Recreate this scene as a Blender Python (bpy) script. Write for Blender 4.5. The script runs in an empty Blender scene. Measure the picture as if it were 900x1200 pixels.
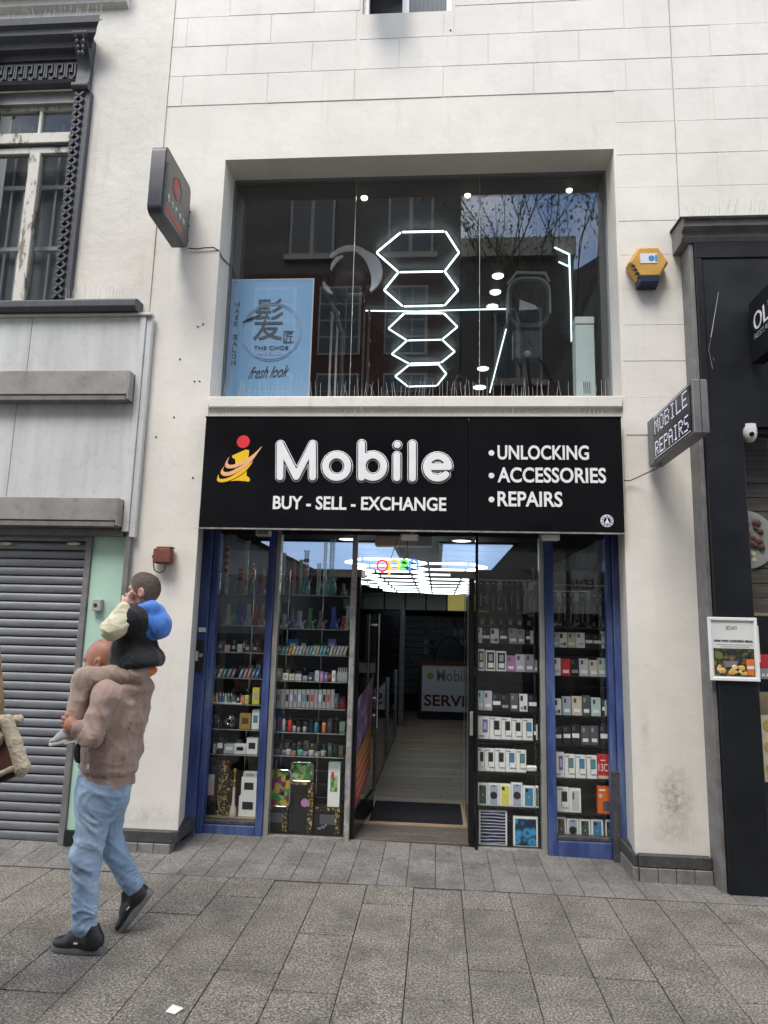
import bpy, bmesh, math, random
import numpy as np
from mathutils import Vector, Matrix

random.seed(7)
RNG = np.random.default_rng(7)
S = bpy.context.scene
COL = S.collection

# ------------------------------------------------------------------ camera
F_PX, YAW, PITCH, ROLL, CAM_H = 815.0, math.radians(-4.53), math.radians(9.52), math.radians(1.40), 1.62
_f = np.array([math.sin(YAW) * math.cos(PITCH), math.cos(YAW) * math.cos(PITCH), math.sin(PITCH)])
_r0 = np.array([math.cos(YAW), -math.sin(YAW), 0.0])
_u0 = np.cross(_r0, _f)
CR = math.cos(ROLL) * _r0 + math.sin(ROLL) * _u0
CU = -math.sin(ROLL) * _r0 + math.cos(ROLL) * _u0
CF = _f
cam_d = bpy.data.cameras.new('camera')
cam_d.sensor_fit = 'VERTICAL'; cam_d.sensor_height = 36.0; cam_d.lens = F_PX * 36.0 / 1200.0
cam_d.clip_start = 0.05; cam_d.clip_end = 500
cam = bpy.data.objects.new('camera', cam_d); COL.objects.link(cam)
mw = Matrix.Identity(4)
for i in range(3):
    mw[i][0] = CR[i]; mw[i][1] = CU[i]; mw[i][2] = -CF[i]
mw[2][3] = CAM_H
cam.matrix_world = mw
S.camera = cam

# ------------------------------------------------------------------ sky, sun, exposure
SUN_EL, SUN_AZ = math.radians(58), math.radians(200)      # sun high behind the photographer's shoulder, veiled by cloud
w = bpy.data.worlds.new('World'); S.world = w; w.use_nodes = True
nt = w.node_tree; nt.nodes.clear()
out = nt.nodes.new('ShaderNodeOutputWorld'); bg = nt.nodes.new('ShaderNodeBackground')
sky = nt.nodes.new('ShaderNodeTexSky'); sky.sky_type = 'NISHITA'; sky.sun_disc = False
sky.sun_elevation = SUN_EL; sky.sun_rotation = SUN_AZ; sky.air_density = 1.0; sky.dust_density = 0.4; sky.ozone_density = 2.0
tc = nt.nodes.new('ShaderNodeTexCoord'); mp = nt.nodes.new('ShaderNodeMapping'); mp.inputs['Scale'].default_value = (1.0, 1.0, 2.0); mp.inputs['Location'].default_value = (4.11, 2.43, 2.79)
nz = nt.nodes.new('ShaderNodeTexNoise'); nz.inputs['Scale'].default_value = 2.6; nz.inputs['Detail'].default_value = 7; nz.inputs['Roughness'].default_value = 0.55
rp = nt.nodes.new('ShaderNodeValToRGB'); rp.color_ramp.elements[0].position = 0.40; rp.color_ramp.elements[1].position = 0.62
mx = nt.nodes.new('ShaderNodeMixRGB'); mx.inputs['Color2'].default_value = (9.25, 9.05, 8.75, 1)
nt.links.new(tc.outputs['Generated'], mp.inputs['Vector']); nt.links.new(mp.outputs['Vector'], nz.inputs['Vector'])
nt.links.new(nz.outputs['Fac'], rp.inputs['Fac']); nt.links.new(rp.outputs['Color'], mx.inputs['Fac'])
nt.links.new(sky.outputs['Color'], mx.inputs['Color1']); nt.links.new(mx.outputs['Color'], bg.inputs['Color'])
bg.inputs['Strength'].default_value = 0.15
nt.links.new(bg.outputs['Background'], out.inputs['Surface'])
sun_d = bpy.data.lights.new('sun', 'SUN'); sun_d.energy = 1.5; sun_d.angle = math.radians(24); sun_d.color = (1.0, 0.95, 0.87)
sun = bpy.data.objects.new('sun', sun_d); COL.objects.link(sun)
# direction to the sun: behind the camera (-Y), a little to the left
sd = Vector((-0.30, -0.75, 0)).normalized() * math.cos(SUN_EL) + Vector((0, 0, math.sin(SUN_EL)))
sun.rotation_euler = sd.to_track_quat('Z', 'Y').to_euler()
sky.sun_rotation = math.atan2(sd.x, sd.y)
S.view_settings.view_transform = 'Standard'; S.view_settings.look = 'None'
S.view_settings.exposure = 1.20; S.view_settings.gamma = 1.0; S.view_settings.use_curve_mapping = False
S.render.engine = 'CYCLES'
S.cycles.use_denoising = True
try: S.cycles.denoiser = 'OPENIMAGEDENOISE'
except Exception: pass
S.cycles.max_bounces = 7; S.cycles.diffuse_bounces = 4; S.cycles.glossy_bounces = 4
S.cycles.transparent_max_bounces = 20; S.cycles.transmission_bounces = 6
S.cycles.caustics_reflective = False; S.cycles.caustics_refractive = False
S.cycles.sample_clamp_indirect = 4.0

# ------------------------------------------------------------------ pixel -> place
def ray(px, py):
    return (px - 450.0) / F_PX * CR + (600.0 - py) / F_PX * CU + CF
def onY(px, py, Y):
    d = ray(px, py); t = Y / d[1]; return np.array([t * d[0], Y, CAM_H + t * d[2]])
def onZ(px, py, Z=0.0):
    d = ray(px, py); t = (Z - CAM_H) / d[2]; return np.array([t * d[0], t * d[1], Z])
def XZ(px, py, Y):
    p = onY(px, py, Y); return p[0], p[2]

# ------------------------------------------------------------------ materials
MAT = {}
def _base(name):
    m = bpy.data.materials.new(name); m.use_nodes = True; t = m.node_tree
    b = t.nodes['Principled BSDF']; MAT[name] = m
    return m, t, b
def noise(t, scale, detail=4, rough=.55, vec=None, stretch=None):
    n = t.nodes.new('ShaderNodeTexNoise'); n.inputs['Scale'].default_value = scale; n.inputs['Detail'].default_value = detail
    n.inputs['Roughness'].default_value = rough
    if vec is None:
        g = t.nodes.new('ShaderNodeNewGeometry'); vec = g.outputs['Position']
    if stretch is not None:
        k = t.nodes.new('ShaderNodeMapping'); k.inputs['Scale'].default_value = stretch; t.links.new(vec, k.inputs['Vector']); vec = k.outputs['Vector']
    t.links.new(vec, n.inputs['Vector'])
    return n
def ramp(t, src, stops):
    r = t.nodes.new('ShaderNodeValToRGB'); e = r.color_ramp.elements
    while len(e) < len(stops): e.new(0.5)
    for i, (p, c) in enumerate(stops):
        e[i].position = p; e[i].color = (*c, 1) if len(c) == 3 else c
    t.links.new(src, r.inputs['Fac']); return r
def mixc(t, fac, a, b, mode='MIX'):
    n = t.nodes.new('ShaderNodeMixRGB'); n.blend_type = mode
    for s, v in ((n.inputs['Fac'], fac), (n.inputs['Color1'], a), (n.inputs['Color2'], b)):
        if hasattr(v, 'is_linked') or hasattr(v, 'links'): t.links.new(v, s)
        elif isinstance(v, (int, float)): s.default_value = v
        else: s.default_value = (*v, 1)
    return n.outputs['Color']
def bump(t, b, h, strength, dist=.01):
    n = t.nodes.new('ShaderNodeBump'); n.inputs['Strength'].default_value = strength; n.inputs['Distance'].default_value = dist
    t.links.new(h, n.inputs['Height'])
    prev = b.inputs['Normal'].links[0].from_socket if b.inputs['Normal'].is_linked else None
    if prev: t.links.new(prev, n.inputs['Normal'])
    t.links.new(n.outputs['Normal'], b.inputs['Normal'])
def M(name, col, rough=.6, metal=0., var=.12, vscale=7., bmp=0., bscale=90., spec=.5, coat=0., dirt=0., dirtcol=(.05, .045, .04), stretch=None, bdist=.004):
    if name in MAT: return MAT[name]
    m, t, b = _base(name)
    b.inputs['Roughness'].default_value = rough; b.inputs['Metallic'].default_value = metal
    b.inputs['Specular IOR Level'].default_value = spec; b.inputs['Coat Weight'].default_value = coat
    c = tuple(col)
    if var > 0:
        n = noise(t, vscale, 5, stretch=stretch)
        r = ramp(t, n.outputs['Fac'], [(.3, tuple(x * (1 - var) for x in c)), (.7, tuple(min(1, x * (1 + var)) for x in c))])
        o = r.outputs['Color']
        if dirt > 0:
            n2 = noise(t, vscale * 2.7, 8, .7); r2 = ramp(t, n2.outputs['Fac'], [(.52, (0, 0, 0)), (.72, (dirt,) * 3)])
            o = mixc(t, r2.outputs['Color'], o, dirtcol)
        t.links.new(o, b.inputs['Base Color'])
        rr = ramp(t, n.outputs['Fac'], [(.3, (max(0, rough - .06),) * 3), (.7, (min(1, rough + .08),) * 3)]); t.links.new(rr.outputs['Color'], b.inputs['Roughness'])
    else:
        b.inputs['Base Color'].default_value = (*c, 1)
    if bmp > 0:
        bump(t, b, noise(t, bscale, 6, .6, stretch=stretch).outputs['Fac'], bmp, bdist)
    return m
def EM(name, col, strength):
    if name in MAT: return MAT[name]
    m, t, b = _base(name)
    b.inputs['Base Color'].default_value = (*[min(1, c) for c in col], 1)
    b.inputs['Emission Color'].default_value = (*col, 1); b.inputs['Emission Strength'].default_value = strength
    return m
def GLASS(name, tint=(.96, .98, .97), base=.045, power=5.0, gain=.95, gcol=(1, 1, 1), grough=0.0):
    if name in MAT: return MAT[name]
    m = bpy.data.materials.new(name); m.use_nodes = True; t = m.node_tree; t.nodes.clear(); MAT[name] = m
    o = t.nodes.new('ShaderNodeOutputMaterial'); mixs = t.nodes.new('ShaderNodeMixShader')
    tr = t.nodes.new('ShaderNodeBsdfTransparent'); tr.inputs['Color'].default_value = (*tint, 1)
    gl = t.nodes.new('ShaderNodeBsdfGlossy'); gl.inputs['Roughness'].default_value = grough; gl.inputs['Color'].default_value = (*gcol, 1)
    lw = t.nodes.new('ShaderNodeLayerWeight'); lw.inputs['Blend'].default_value = .5
    pw = t.nodes.new('ShaderNodeMath'); pw.operation = 'POWER'; pw.inputs[1].default_value = power
    ml = t.nodes.new('ShaderNodeMath'); ml.operation = 'MULTIPLY_ADD'; ml.inputs[1].default_value = gain; ml.inputs[2].default_value = base
    t.links.new(lw.outputs['Facing'], pw.inputs[0]); t.links.new(pw.outputs[0], ml.inputs[0]); t.links.new(ml.outputs[0], mixs.inputs['Fac'])
    t.links.new(tr.outputs[0], mixs.inputs[1]); t.links.new(gl.outputs[0], mixs.inputs[2]); t.links.new(mixs.outputs[0], o.inputs['Surface'])
    return m

def white_paint(name, base=(.71, .68, .63), bmp=.18, stain=.35, crack=True):
    m, t, b = _base(name)
    n1 = noise(t, 1.3, 6, .6); c1 = ramp(t, n1.outputs['Fac'], [(.3, tuple(x * .90 for x in base)), (.65, tuple(min(1, x * 1.05) for x in base))]).outputs['Color']
    n2 = noise(t, 5, 8, .72, stretch=(2.2, 1, .22)); s2 = ramp(t, n2.outputs['Fac'], [(.55, (0, 0, 0)), (.82, (stain,) * 3)]).outputs['Color']
    c = mixc(t, s2, c1, (.40, .365, .30))
    n5 = noise(t, 2.4, 9, .7); c = mixc(t, ramp(t, n5.outputs['Fac'], [(.54, (0, 0, 0)), (.60, (.22,) * 3), (.75, (.12,) * 3)]).outputs['Color'], c, (.60, .575, .53))
    n3 = noise(t, 38, 6, .7); s3 = ramp(t, n3.outputs['Fac'], [(.66, (0, 0, 0)), (.74, (.5,) * 3)]).outputs['Color']
    c = mixc(t, s3, c, (.50, .47, .42))
    if crack:
        v = t.nodes.new('ShaderNodeTexVoronoi'); v.feature = 'DISTANCE_TO_EDGE'; v.inputs['Scale'].default_value = 1.6
        g = t.nodes.new('ShaderNodeNewGeometry'); ad = t.nodes.new('ShaderNodeVectorMath'); ad.operation = 'MULTIPLY_ADD'
        nn = noise(t, 5, 5); ad.inputs[1].default_value = (.35, .35, .35)
        t.links.new(nn.outputs['Color'], ad.inputs[0]); t.links.new(g.outputs['Position'], ad.inputs[2]); t.links.new(ad.outputs[0], v.inputs['Vector'])
        cm = noise(t, 1.9, 3); cmr = ramp(t, cm.outputs['Fac'], [(.57, (0, 0, 0)), (.68, (.55, .55, .55))]).outputs['Color']
        cr = ramp(t, v.outputs['Distance'], [(.0, (1, 1, 1)), (.004, (0, 0, 0))]).outputs['Color']
        k = mixc(t, 1.0, cr, cmr, 'MULTIPLY')
        c = mixc(t, k, c, (.30, .27, .23))
    for (sx, sz, rx_, rz_, amt) in ((1.63, .52, .16, .26, .75), (1.60, .30, .25, .12, .35), (-2.05, .25, .3, .10, .35), (1.45, .95, .05, .3, .3)):
        g2 = t.nodes.new('ShaderNodeNewGeometry'); mpp = t.nodes.new('ShaderNodeMapping'); mpp.vector_type = 'TEXTURE'; mpp.inputs['Location'].default_value = (sx, 5.15, sz); mpp.inputs['Scale'].default_value = (rx_, 1, rz_)
        t.links.new(g2.outputs['Position'], mpp.inputs['Vector']); ln = t.nodes.new('ShaderNodeVectorMath'); ln.operation = 'LENGTH'; t.links.new(mpp.outputs['Vector'], ln.inputs[0])
        fr_ = ramp(t, ln.outputs['Value'], [(.1, (amt,) * 3), (1.0, (0, 0, 0))]).outputs['Color']; ns = ramp(t, noise(t, 30, 7, .75).outputs['Fac'], [(.35, (0, 0, 0)), (.65, (1, 1, 1))]).outputs['Color']
        c = mixc(t, mixc(t, 1.0, fr_, ns, 'MULTIPLY'), c, (.13, .115, .09))
    t.links.new(c, b.inputs['Base Color']); b.inputs['Roughness'].default_value = .62; b.inputs['Specular IOR Level'].default_value = .35
    bump(t, b, noise(t, 9, 8, .62).outputs['Fac'], bmp, .02)
    bump(t, b, noise(t, 55, 5, .6).outputs['Fac'], bmp * .7, .004)
    return m

# ------------------------------------------------------------------ mesh building
class MB:
    def __init__(s): s.v = []; s.f = []
    def add(s, vs, fs):
        o = len(s.v); s.v += [tuple(map(float, p)) for p in vs]; s.f += [tuple(o + i for i in f) for f in fs]; return s
    def box(s, x0, x1, y0, y1, z0, z1):
        return s.add([(x, y, z) for z in (z0, z1) for y in (y0, y1) for x in (x0, x1)],
                     [(0, 2, 3, 1), (4, 5, 7, 6), (0, 1, 5, 4), (2, 6, 7, 3), (0, 4, 6, 2), (1, 3, 7, 5)])
    def obox(s, c, ax, ay, az):      # centre and three half-axis vectors
        c, ax, ay, az = map(np.asarray, (c, ax, ay, az))
        return s.add([c + a * ax + b * ay + d * az for d in (-1, 1) for b in (-1, 1) for a in (-1, 1)],
                     [(0, 2, 3, 1), (4, 5, 7, 6), (0, 1, 5, 4), (2, 6, 7, 3), (0, 4, 6, 2), (1, 3, 7, 5)])
    def ring_loft(s, rings, closed=True, caps=True):
        n = len(rings[0]); vs = [p for r in rings for p in r]; fs = []
        for i in range(len(rings) - 1):
            for j in range(n if closed else n - 1):
                k = (j + 1) % n; fs.append((i * n + j, i * n + k, (i + 1) * n + k, (i + 1) * n + j))
        if caps: fs.append(tuple(range(n - 1, -1, -1))); fs.append(tuple((len(rings) - 1) * n + j for j in range(n)))
        return s.add(vs, fs)
    def cyl(s, p0, p1, r0, r1=None, n=12, caps=True):
        return s.tube([p0, p1], [r0, r0 if r1 is None else r1], n, caps)
    def tube(s, path, r, n=8, caps=True):
        path = [np.asarray(p, float) for p in path]; r = [r] * len(path) if np.isscalar(r) else r
        rings = []; ref = None
        for i, p in enumerate(path):
            d = path[min(i + 1, len(path) - 1)] - path[max(i - 1, 0)]; d = d / (np.linalg.norm(d) + 1e-9)
            if ref is None:
                ref = np.array([0, 0, 1.]) if abs(d[2]) < .9 else np.array([1., 0, 0])
            u = np.cross(d, ref); u /= np.linalg.norm(u) + 1e-9; v = np.cross(d, u); ref = -np.cross(d, u) if False else np.cross(u, d)
            rings.append([p + r[i] * (math.cos(a) * u + math.sin(a) * v) for a in [2 * math.pi * k / n for k in range(n)]])
        return s.ring_loft(rings, True, caps)
    def lathe(s, prof, c=(0, 0, 0), n=20, caps=True, axis='z'):
        rings = []
        for (r, z) in prof:
            ring = []
            for k in range(n):
                a = 2 * math.pi * k / n; x, y = r * math.cos(a), r * math.sin(a)
                ring.append({'z': (c[0] + x, c[1] + y, c[2] + z), 'y': (c[0] + x, c[1] + z, c[2] - y)}[axis])
            rings.append(ring)
        return s.ring_loft(rings, True, caps)
    def prism(s, poly, y0, y1):      # polygon in (x, z), counter-clockwise seen from -Y; front at y0
        n = len(poly)
        vs = [(x, y0, z) for x, z in poly] + [(x, y1, z) for x, z in poly]
        fs = [tuple(range(n)), tuple(range(2 * n - 1, n - 1, -1))] + [(i, i + n, (i + 1) % n + n, (i + 1) % n) for i in range(n)]
        return s.add(vs, fs)
    def prism_x(s, poly, x0, x1):    # polygon in (y, z), extruded along x
        n = len(poly)
        vs = [(x0, y, z) for y, z in poly] + [(x1, y, z) for y, z in poly]
        fs = [tuple(range(n)), tuple(range(2 * n - 1, n - 1, -1))] + [(i, i + n, (i + 1) % n + n, (i + 1) % n) for i in range(n)]
        return s.add(vs, fs)
    def prism_z(s, poly, z0, z1):
        n = len(poly)
        vs = [(x, y, z0) for x, y in poly] + [(x, y, z1) for x, y in poly]
        fs = [tuple(range(n - 1, -1, -1)), tuple(range(n, 2 * n))] + [(i, (i + 1) % n, (i + 1) % n + n, i + n) for i in range(n)]
        return s.add(vs, fs)
    def mesh(s, name, mat, bevel=0., smooth=None, seg=1):
        me = bpy.data.meshes.new(name); me.from_pydata(s.v, [], s.f)
        bm = bmesh.new(); bm.from_mesh(me)
        bmesh.ops.recalc_face_normals(bm, faces=bm.faces)
        if bevel > 0:
            ed = [e for e in bm.edges if len(e.link_faces) == 2 and e.calc_face_angle(0) > .5]
            bmesh.ops.bevel(bm, geom=ed, offset=bevel, segments=seg, profile=.6, affect='EDGES', clamp_overlap=True)
        bm.to_mesh(me); bm.free()
        if mat is not None: me.materials.append(MAT[mat] if isinstance(mat, str) else mat)
        if smooth is not None:
            me.polygons.foreach_set('use_smooth', [True] * len(me.polygons)); me.set_sharp_from_angle(angle=math.radians(smooth))
        return me

WLOC = {}
def _props(o, label, cat, group, kind):
    if label: o['label'] = label
    if cat: o['category'] = cat
    if group: o['group'] = group
    if kind: o['kind'] = kind
def link_mesh(name, me, parent=None, label=None, cat=None, group=None, kind=None):
    n = len(me.vertices); co = np.empty(n * 3, np.float32); me.vertices.foreach_get('co', co); co = co.reshape(-1, 3)
    c = (co.min(0) + co.max(0)) / 2; 
    if parent is None: c[2] = co[:, 2].min()
    me.vertices.foreach_set('co', (co - c).ravel()); me.update()
    o = bpy.data.objects.new(name, me); COL.objects.link(o)
    WLOC[o.name] = np.array(c, float)
    if parent is not None:
        o.parent = parent; o.location = WLOC[o.name] - WLOC[parent.name]
    else: o.location = c
    _props(o, label, cat, group, kind)
    return o
def obj(name, mb, mat, parent=None, label=None, cat=None, group=None, kind=None, bevel=0., smooth=None, seg=1):
    return link_mesh(name, mb.mesh(name, mat, bevel, smooth, seg), parent, label, cat, group, kind)
def thing(name, label, cat, loc=(0, 0, 0), group=None, kind=None):
    o = bpy.data.objects.new(name, None); COL.objects.link(o); o.location = loc; o.empty_display_size = .1
    WLOC[o.name] = np.array(loc, float); _props(o, label, cat, group, kind); return o
def B(x0, x1, y0, y1, z0, z1): return MB().box(x0, x1, y0, y1, z0, z1)
def share(src, name, pos, parent=None, **kw):      # another object on the same mesh data, its centre moved to pos
    o = bpy.data.objects.new(name, src.data); COL.objects.link(o); WLOC[o.name] = np.array(pos, float)
    if parent is not None: o.parent = parent; o.location = WLOC[o.name] - WLOC[parent.name]
    else: o.location = pos
    _props(o, kw.get('label'), kw.get('cat'), kw.get('group'), kw.get('kind')); return o
def text_mesh(body, bold=0., extrude=.0, spacing=1.0):
    c = bpy.data.curves.new('t', 'FONT'); c.body = body; c.size = 1; c.offset = bold; c.extrude = extrude; c.space_character = spacing; c.resolution_u = 4
    o = bpy.data.objects.new('t', c); COL.objects.link(o)
    dg = bpy.context.evaluated_depsgraph_get(); me = bpy.data.meshes.new_from_object(o.evaluated_get(dg))
    bpy.data.objects.remove(o); return me
def text(body, x0, x1, z0, z1, y, mat, parent, name='lettering', bold=0., depth=.004, spacing=1., O=None, U=None, V=None, fit=None, **kw):
    """lettering filling the rectangle x0..x1, z0..z1 on the plane at y facing -Y, or on the plane O + x*U + z*V"""
    me = text_mesh(body, bold, .5, spacing); n = len(me.vertices); co = np.empty(n * 3, np.float32); me.vertices.foreach_get('co', co); co = co.reshape(-1, 3).astype(float)
    lo, hi = co.min(0), co.max(0)
    if fit is not None: lo, hi = np.array(fit[0] + (-.5,)), np.array(fit[1] + (.5,))
    a = (co[:, 0] - lo[0]) / (hi[0] - lo[0]); b = (co[:, 1] - lo[1]) / (hi[1] - lo[1]); d = co[:, 2] / .5
    X = x0 + a * (x1 - x0); Z = z0 + b * (z1 - z0); D = d * depth / 2
    if O is None: P = np.stack([X, y - D, Z], 1)
    else:
        O, U, V = (np.asarray(q, float) for q in (O, U, V)); N = np.cross(U, V)
        P = O + X[:, None] * U + Z[:, None] * V + D[:, None] * N
    me.vertices.foreach_set('co', P.astype(np.float32).ravel()); me.update()
    me.materials.clear(); me.materials.append(MAT[mat] if isinstance(mat, str) else mat)
    return link_mesh(name, me, parent, **kw)
def lerp(a, b, t): return a + (b - a) * t
# ------------------------------------------------------------------ shared materials
white_paint('white_paint'); white_paint('white_paint_blocks', (.72, .695, .65), .18, .30, False)
white_paint('white_paint_old', (.67, .645, .59), .34, .55)
M('reveal_paint', (.60, .60, .585), .6, var=.06, bmp=.2)
m, t, b = _base('blue_paint')
n1 = noise(t, 7, 7, .65, stretch=(1, 1, .18)); c = ramp(t, n1.outputs['Fac'], [(.30, (.014, .026, .095)), (.46, (.034, .062, .205)), (.58, (.075, .112, .26)), (.74, (.18, .215, .31))]).outputs['Color']
n2 = noise(t, 45, 6, .75); c = mixc(t, ramp(t, n2.outputs['Fac'], [(.62, (0, 0, 0)), (.70, (.8,) * 3)]).outputs['Color'], c, (.03, .03, .04))
n3 = noise(t, 60, 4, .7, stretch=(1, 1, .5)); c = mixc(t, ramp(t, n3.outputs['Fac'], [(.70, (0, 0, 0)), (.76, (.8,) * 3)]).outputs['Color'], c, (.30, .32, .36))
t.links.new(c, b.inputs['Base Color']); b.inputs['Roughness'].default_value = .55; bump(t, b, n1.outputs['Fac'], .5, .006); bump(t, b, n2.outputs['Fac'], .3, .003)
M('worn_paint', (.05, .05, .055), .7, var=.4, vscale=12, bmp=.4, dirt=.8, dirtcol=(.16, .14, .12))
M('aluminium', (.42, .40, .37), .45, .6, var=.1, bmp=.1)
M('aluminium_worn', (.36, .35, .33), .6, .4, var=.35, vscale=20, dirt=.7, dirtcol=(.08, .07, .06))
M('black_gloss', (.006, .0065, .008), .16, var=.25, vscale=3, spec=.4)
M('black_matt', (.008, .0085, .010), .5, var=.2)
M('sign_black', (.0055, .006, .0075), .13, var=.2, vscale=2, spec=.4)
M('lettering_white', (.80, .80, .82), .4, var=.03)
M('navy_paint', (.0058, .0072, .0098), .45, spec=.35, var=.25, vscale=3, bmp=.15, bscale=30, dirt=.10, dirtcol=(.06, .06, .07))
M('lead_grey', (.17, .165, .165), .6, var=.25, vscale=9, bmp=.2, dirt=.4)
M('slate_paint', (.060, .064, .078), .55, var=.2, vscale=14, bmp=.4, bscale=50, dirt=.35, dirtcol=(.16, .155, .15))
M('panel_grey', (.54, .55, .55), .38, .05, var=.10, vscale=4, bmp=.05, bscale=6, dirt=.30, dirtcol=(.28, .26, .23), stretch=(2.5, 1, .25))
M('beam_taupe', (.31, .29, .275), .45, .3, var=.16, vscale=6, stretch=(.6, 1, .6), bmp=.06, dirt=.5, dirtcol=(.12, .11, .10))
M('steel_slat', (.215, .222, .240), .46, .5, var=.18, vscale=5, stretch=(.5, 1, 4), bmp=.05, dirt=.35, dirtcol=(.09, .09, .095))
M('mint_paint', (.42, .62, .52), .5, var=.05, bmp=.1)
M('plinth_dark', (.05, .05, .052), .65, var=.25, vscale=12, bmp=.3, dirt=.5, dirtcol=(.14, .13, .12))
M('plinth_tile', (.20, .19, .18), .6, var=.22, vscale=10, bmp=.3, dirt=.5)
M('joint_dirt', (.035, .032, .028), .95, var=.3)
M('steel_wire', (.50, .48, .46), .45, .4, var=.2)
M('cable_black', (.015, .015, .015), .5, var=0)

def granite(name, a, b_, c, scale=120):
    m, t, b = _base(name)
    oi = t.nodes.new('ShaderNodeObjectInfo')
    n = noise(t, scale, 3, .7); col = ramp(t, n.outputs['Fac'], [(.36, a), (.50, b_), (.66, c)]).outputs['Color']
    n2 = noise(t, 3.2, 8, .70); col = mixc(t, ramp(t, n2.outputs['Fac'], [(.42, (0, 0, 0)), (.70, (.62,) * 3)]).outputs['Color'], col, (.055, .050, .044))
    n4 = noise(t, 14, 6, .7); col = mixc(t, ramp(t, n4.outputs['Fac'], [(.60, (0, 0, 0)), (.72, (.55,) * 3)]).outputs['Color'], col, (.05, .045, .04))
    vo = t.nodes.new('ShaderNodeTexVoronoi'); vo.inputs['Scale'].default_value = 5.5; gg = t.nodes.new('ShaderNodeNewGeometry'); t.links.new(gg.outputs['Position'], vo.inputs['Vector'])
    se = t.nodes.new('ShaderNodeSeparateColor'); t.links.new(vo.outputs['Color'], se.inputs['Color']); sz = t.nodes.new('ShaderNodeMath'); sz.operation = 'MULTIPLY_ADD'; sz.inputs[1].default_value = .16; sz.inputs[2].default_value = -.06; t.links.new(se.outputs[0], sz.inputs[0])
    lt = t.nodes.new('ShaderNodeMath'); lt.operation = 'LESS_THAN'; t.links.new(vo.outputs['Distance'], lt.inputs[0]); t.links.new(sz.outputs[0], lt.inputs[1]); hf = t.nodes.new('ShaderNodeMath'); hf.operation = 'MULTIPLY'; hf.inputs[1].default_value = .55; t.links.new(lt.outputs[0], hf.inputs[0])
    col = mixc(t, hf.outputs[0], col, ramp(t, se.outputs[1], [(.0, (.045, .042, .038)), (.7, (.07, .065, .06)), (.85, (.33, .32, .30))]).outputs['Color'])
    tint = ramp(t, oi.outputs['Random'], [(0, (.86, .84, .81)), (.5, (1, .98, .96)), (1, (1.08, 1.05, 1.0))]).outputs['Color']
    col = mixc(t, 1.0, col, tint, 'MULTIPLY')
    t.links.new(col, b.inputs['Base Color']); b.inputs['Roughness'].default_value = .72
    t.links.new(ramp(t, n2.outputs['Fac'], [(.3, (.72,) * 3), (.7, (.92,) * 3)]).outputs['Color'], b.inputs['Roughness'])
    bump(t, b, n.outputs['Fac'], .35, .004); bump(t, b, noise(t, 6, 5).outputs['Fac'], .3, .01)
    return m
granite('granite', (.050, .045, .039), (.190, .174, .153), (.43, .40, .36), 90)
granite('concrete_tile', (.115, .11, .105), (.195, .189, .181), (.275, .267, .257), 60)
granite('granite_brown', (.06, .05, .035), (.15, .122, .085), (.28, .24, .18))

# ------------------------------------------------------------------ ground
m, t, b = _base('street_ground')
br = t.nodes.new('ShaderNodeTexBrick'); br.inputs['Scale'].default_value = 1.0; br.inputs['Brick Width'].default_value = .6; br.inputs['Row Height'].default_value = .3
br.inputs['Mortar Size'].default_value = .006; br.inputs['Color1'].default_value = (.17, .16, .15, 1); br.inputs['Color2'].default_value = (.14, .13, .12, 1); br.inputs['Mortar'].default_value = (.04, .036, .03, 1)
g = t.nodes.new('ShaderNodeNewGeometry'); k = t.nodes.new('ShaderNodeMapping'); k.inputs['Rotation'].default_value = (0, 0, math.radians(90)); t.links.new(g.outputs['Position'], k.inputs['Vector']); t.links.new(k.outputs['Vector'], br.inputs['Vector'])
sp = ramp(t, noise(t, 120, 3, .7).outputs['Fac'], [(.36, (.5,) * 3), (.66, (1.5,) * 3)]).outputs['Color']
t.links.new(mixc(t, 1.0, br.outputs['Color'], sp, 'MULTIPLY'), b.inputs['Base Color']); b.inputs['Roughness'].default_value = .75
obj('ground', MB().add([(-90, -60, -.03), (90, -60, -.03), (90, 60, -.03), (-90, 60, -.03)], [(0, 1, 2, 3)]), 'street_ground', label='grey paved pedestrian street', kind='structure')

pave = thing('pavement', 'grey granite slab paving of the street', 'paving', (0, 3, 0), kind='structure'); del pave['category']
SLABW = .2985
cache = {}
EDGE = 4.765
j0 = -.128 - SLABW * 17
def slab(x0, x1, y0, y1, z, mat, par, name='slab', tilt=0.):
    key = (round(x1 - x0, 3), round(y1 - y0, 2), mat)
    c = ((x0 + x1) / 2, (y0 + y1) / 2, z)
    if key not in cache:
        w2, d2 = (x1 - x0) / 2, (y1 - y0) / 2
        o = obj(name, B(c[0] - w2, c[0] + w2, c[1] - d2, c[1] + d2, z - .035, z), mat, par, bevel=.0025); cache[key] = o
        WLOC[o.name] = np.array([c[0], c[1], z - .0175]); o.location = WLOC[o.name] - WLOC[par.name]
    else:
        o = share(cache[key], name, (c[0], c[1], z - .0175), par)
    return o
rs = random.Random(5)
LENS = [.45, .6, .6, .75, .9]
for i in range(35):
    x0 = j0 + i * SLABW; y = EDGE
    first = True
    while y > 1.0:
        L = rs.choice(LENS) if not first else rs.choice([.3, .45, .6, .75]); first = False
        brown = (abs(x0 + 1.01 - SLABW) < .25 and 2.9 < y < 3.4)
        sl = slab(x0 + .0022, x0 + SLABW - .0022, y - L + .0035, y - .0035, rs.uniform(-.0025, .0025), 'granite_brown' if brown or rs.random() < .04 else 'granite', pave)
        sl.rotation_euler = (rs.uniform(-.003, .003), rs.uniform(-.004, .004), 0)
        y -= L
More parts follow.
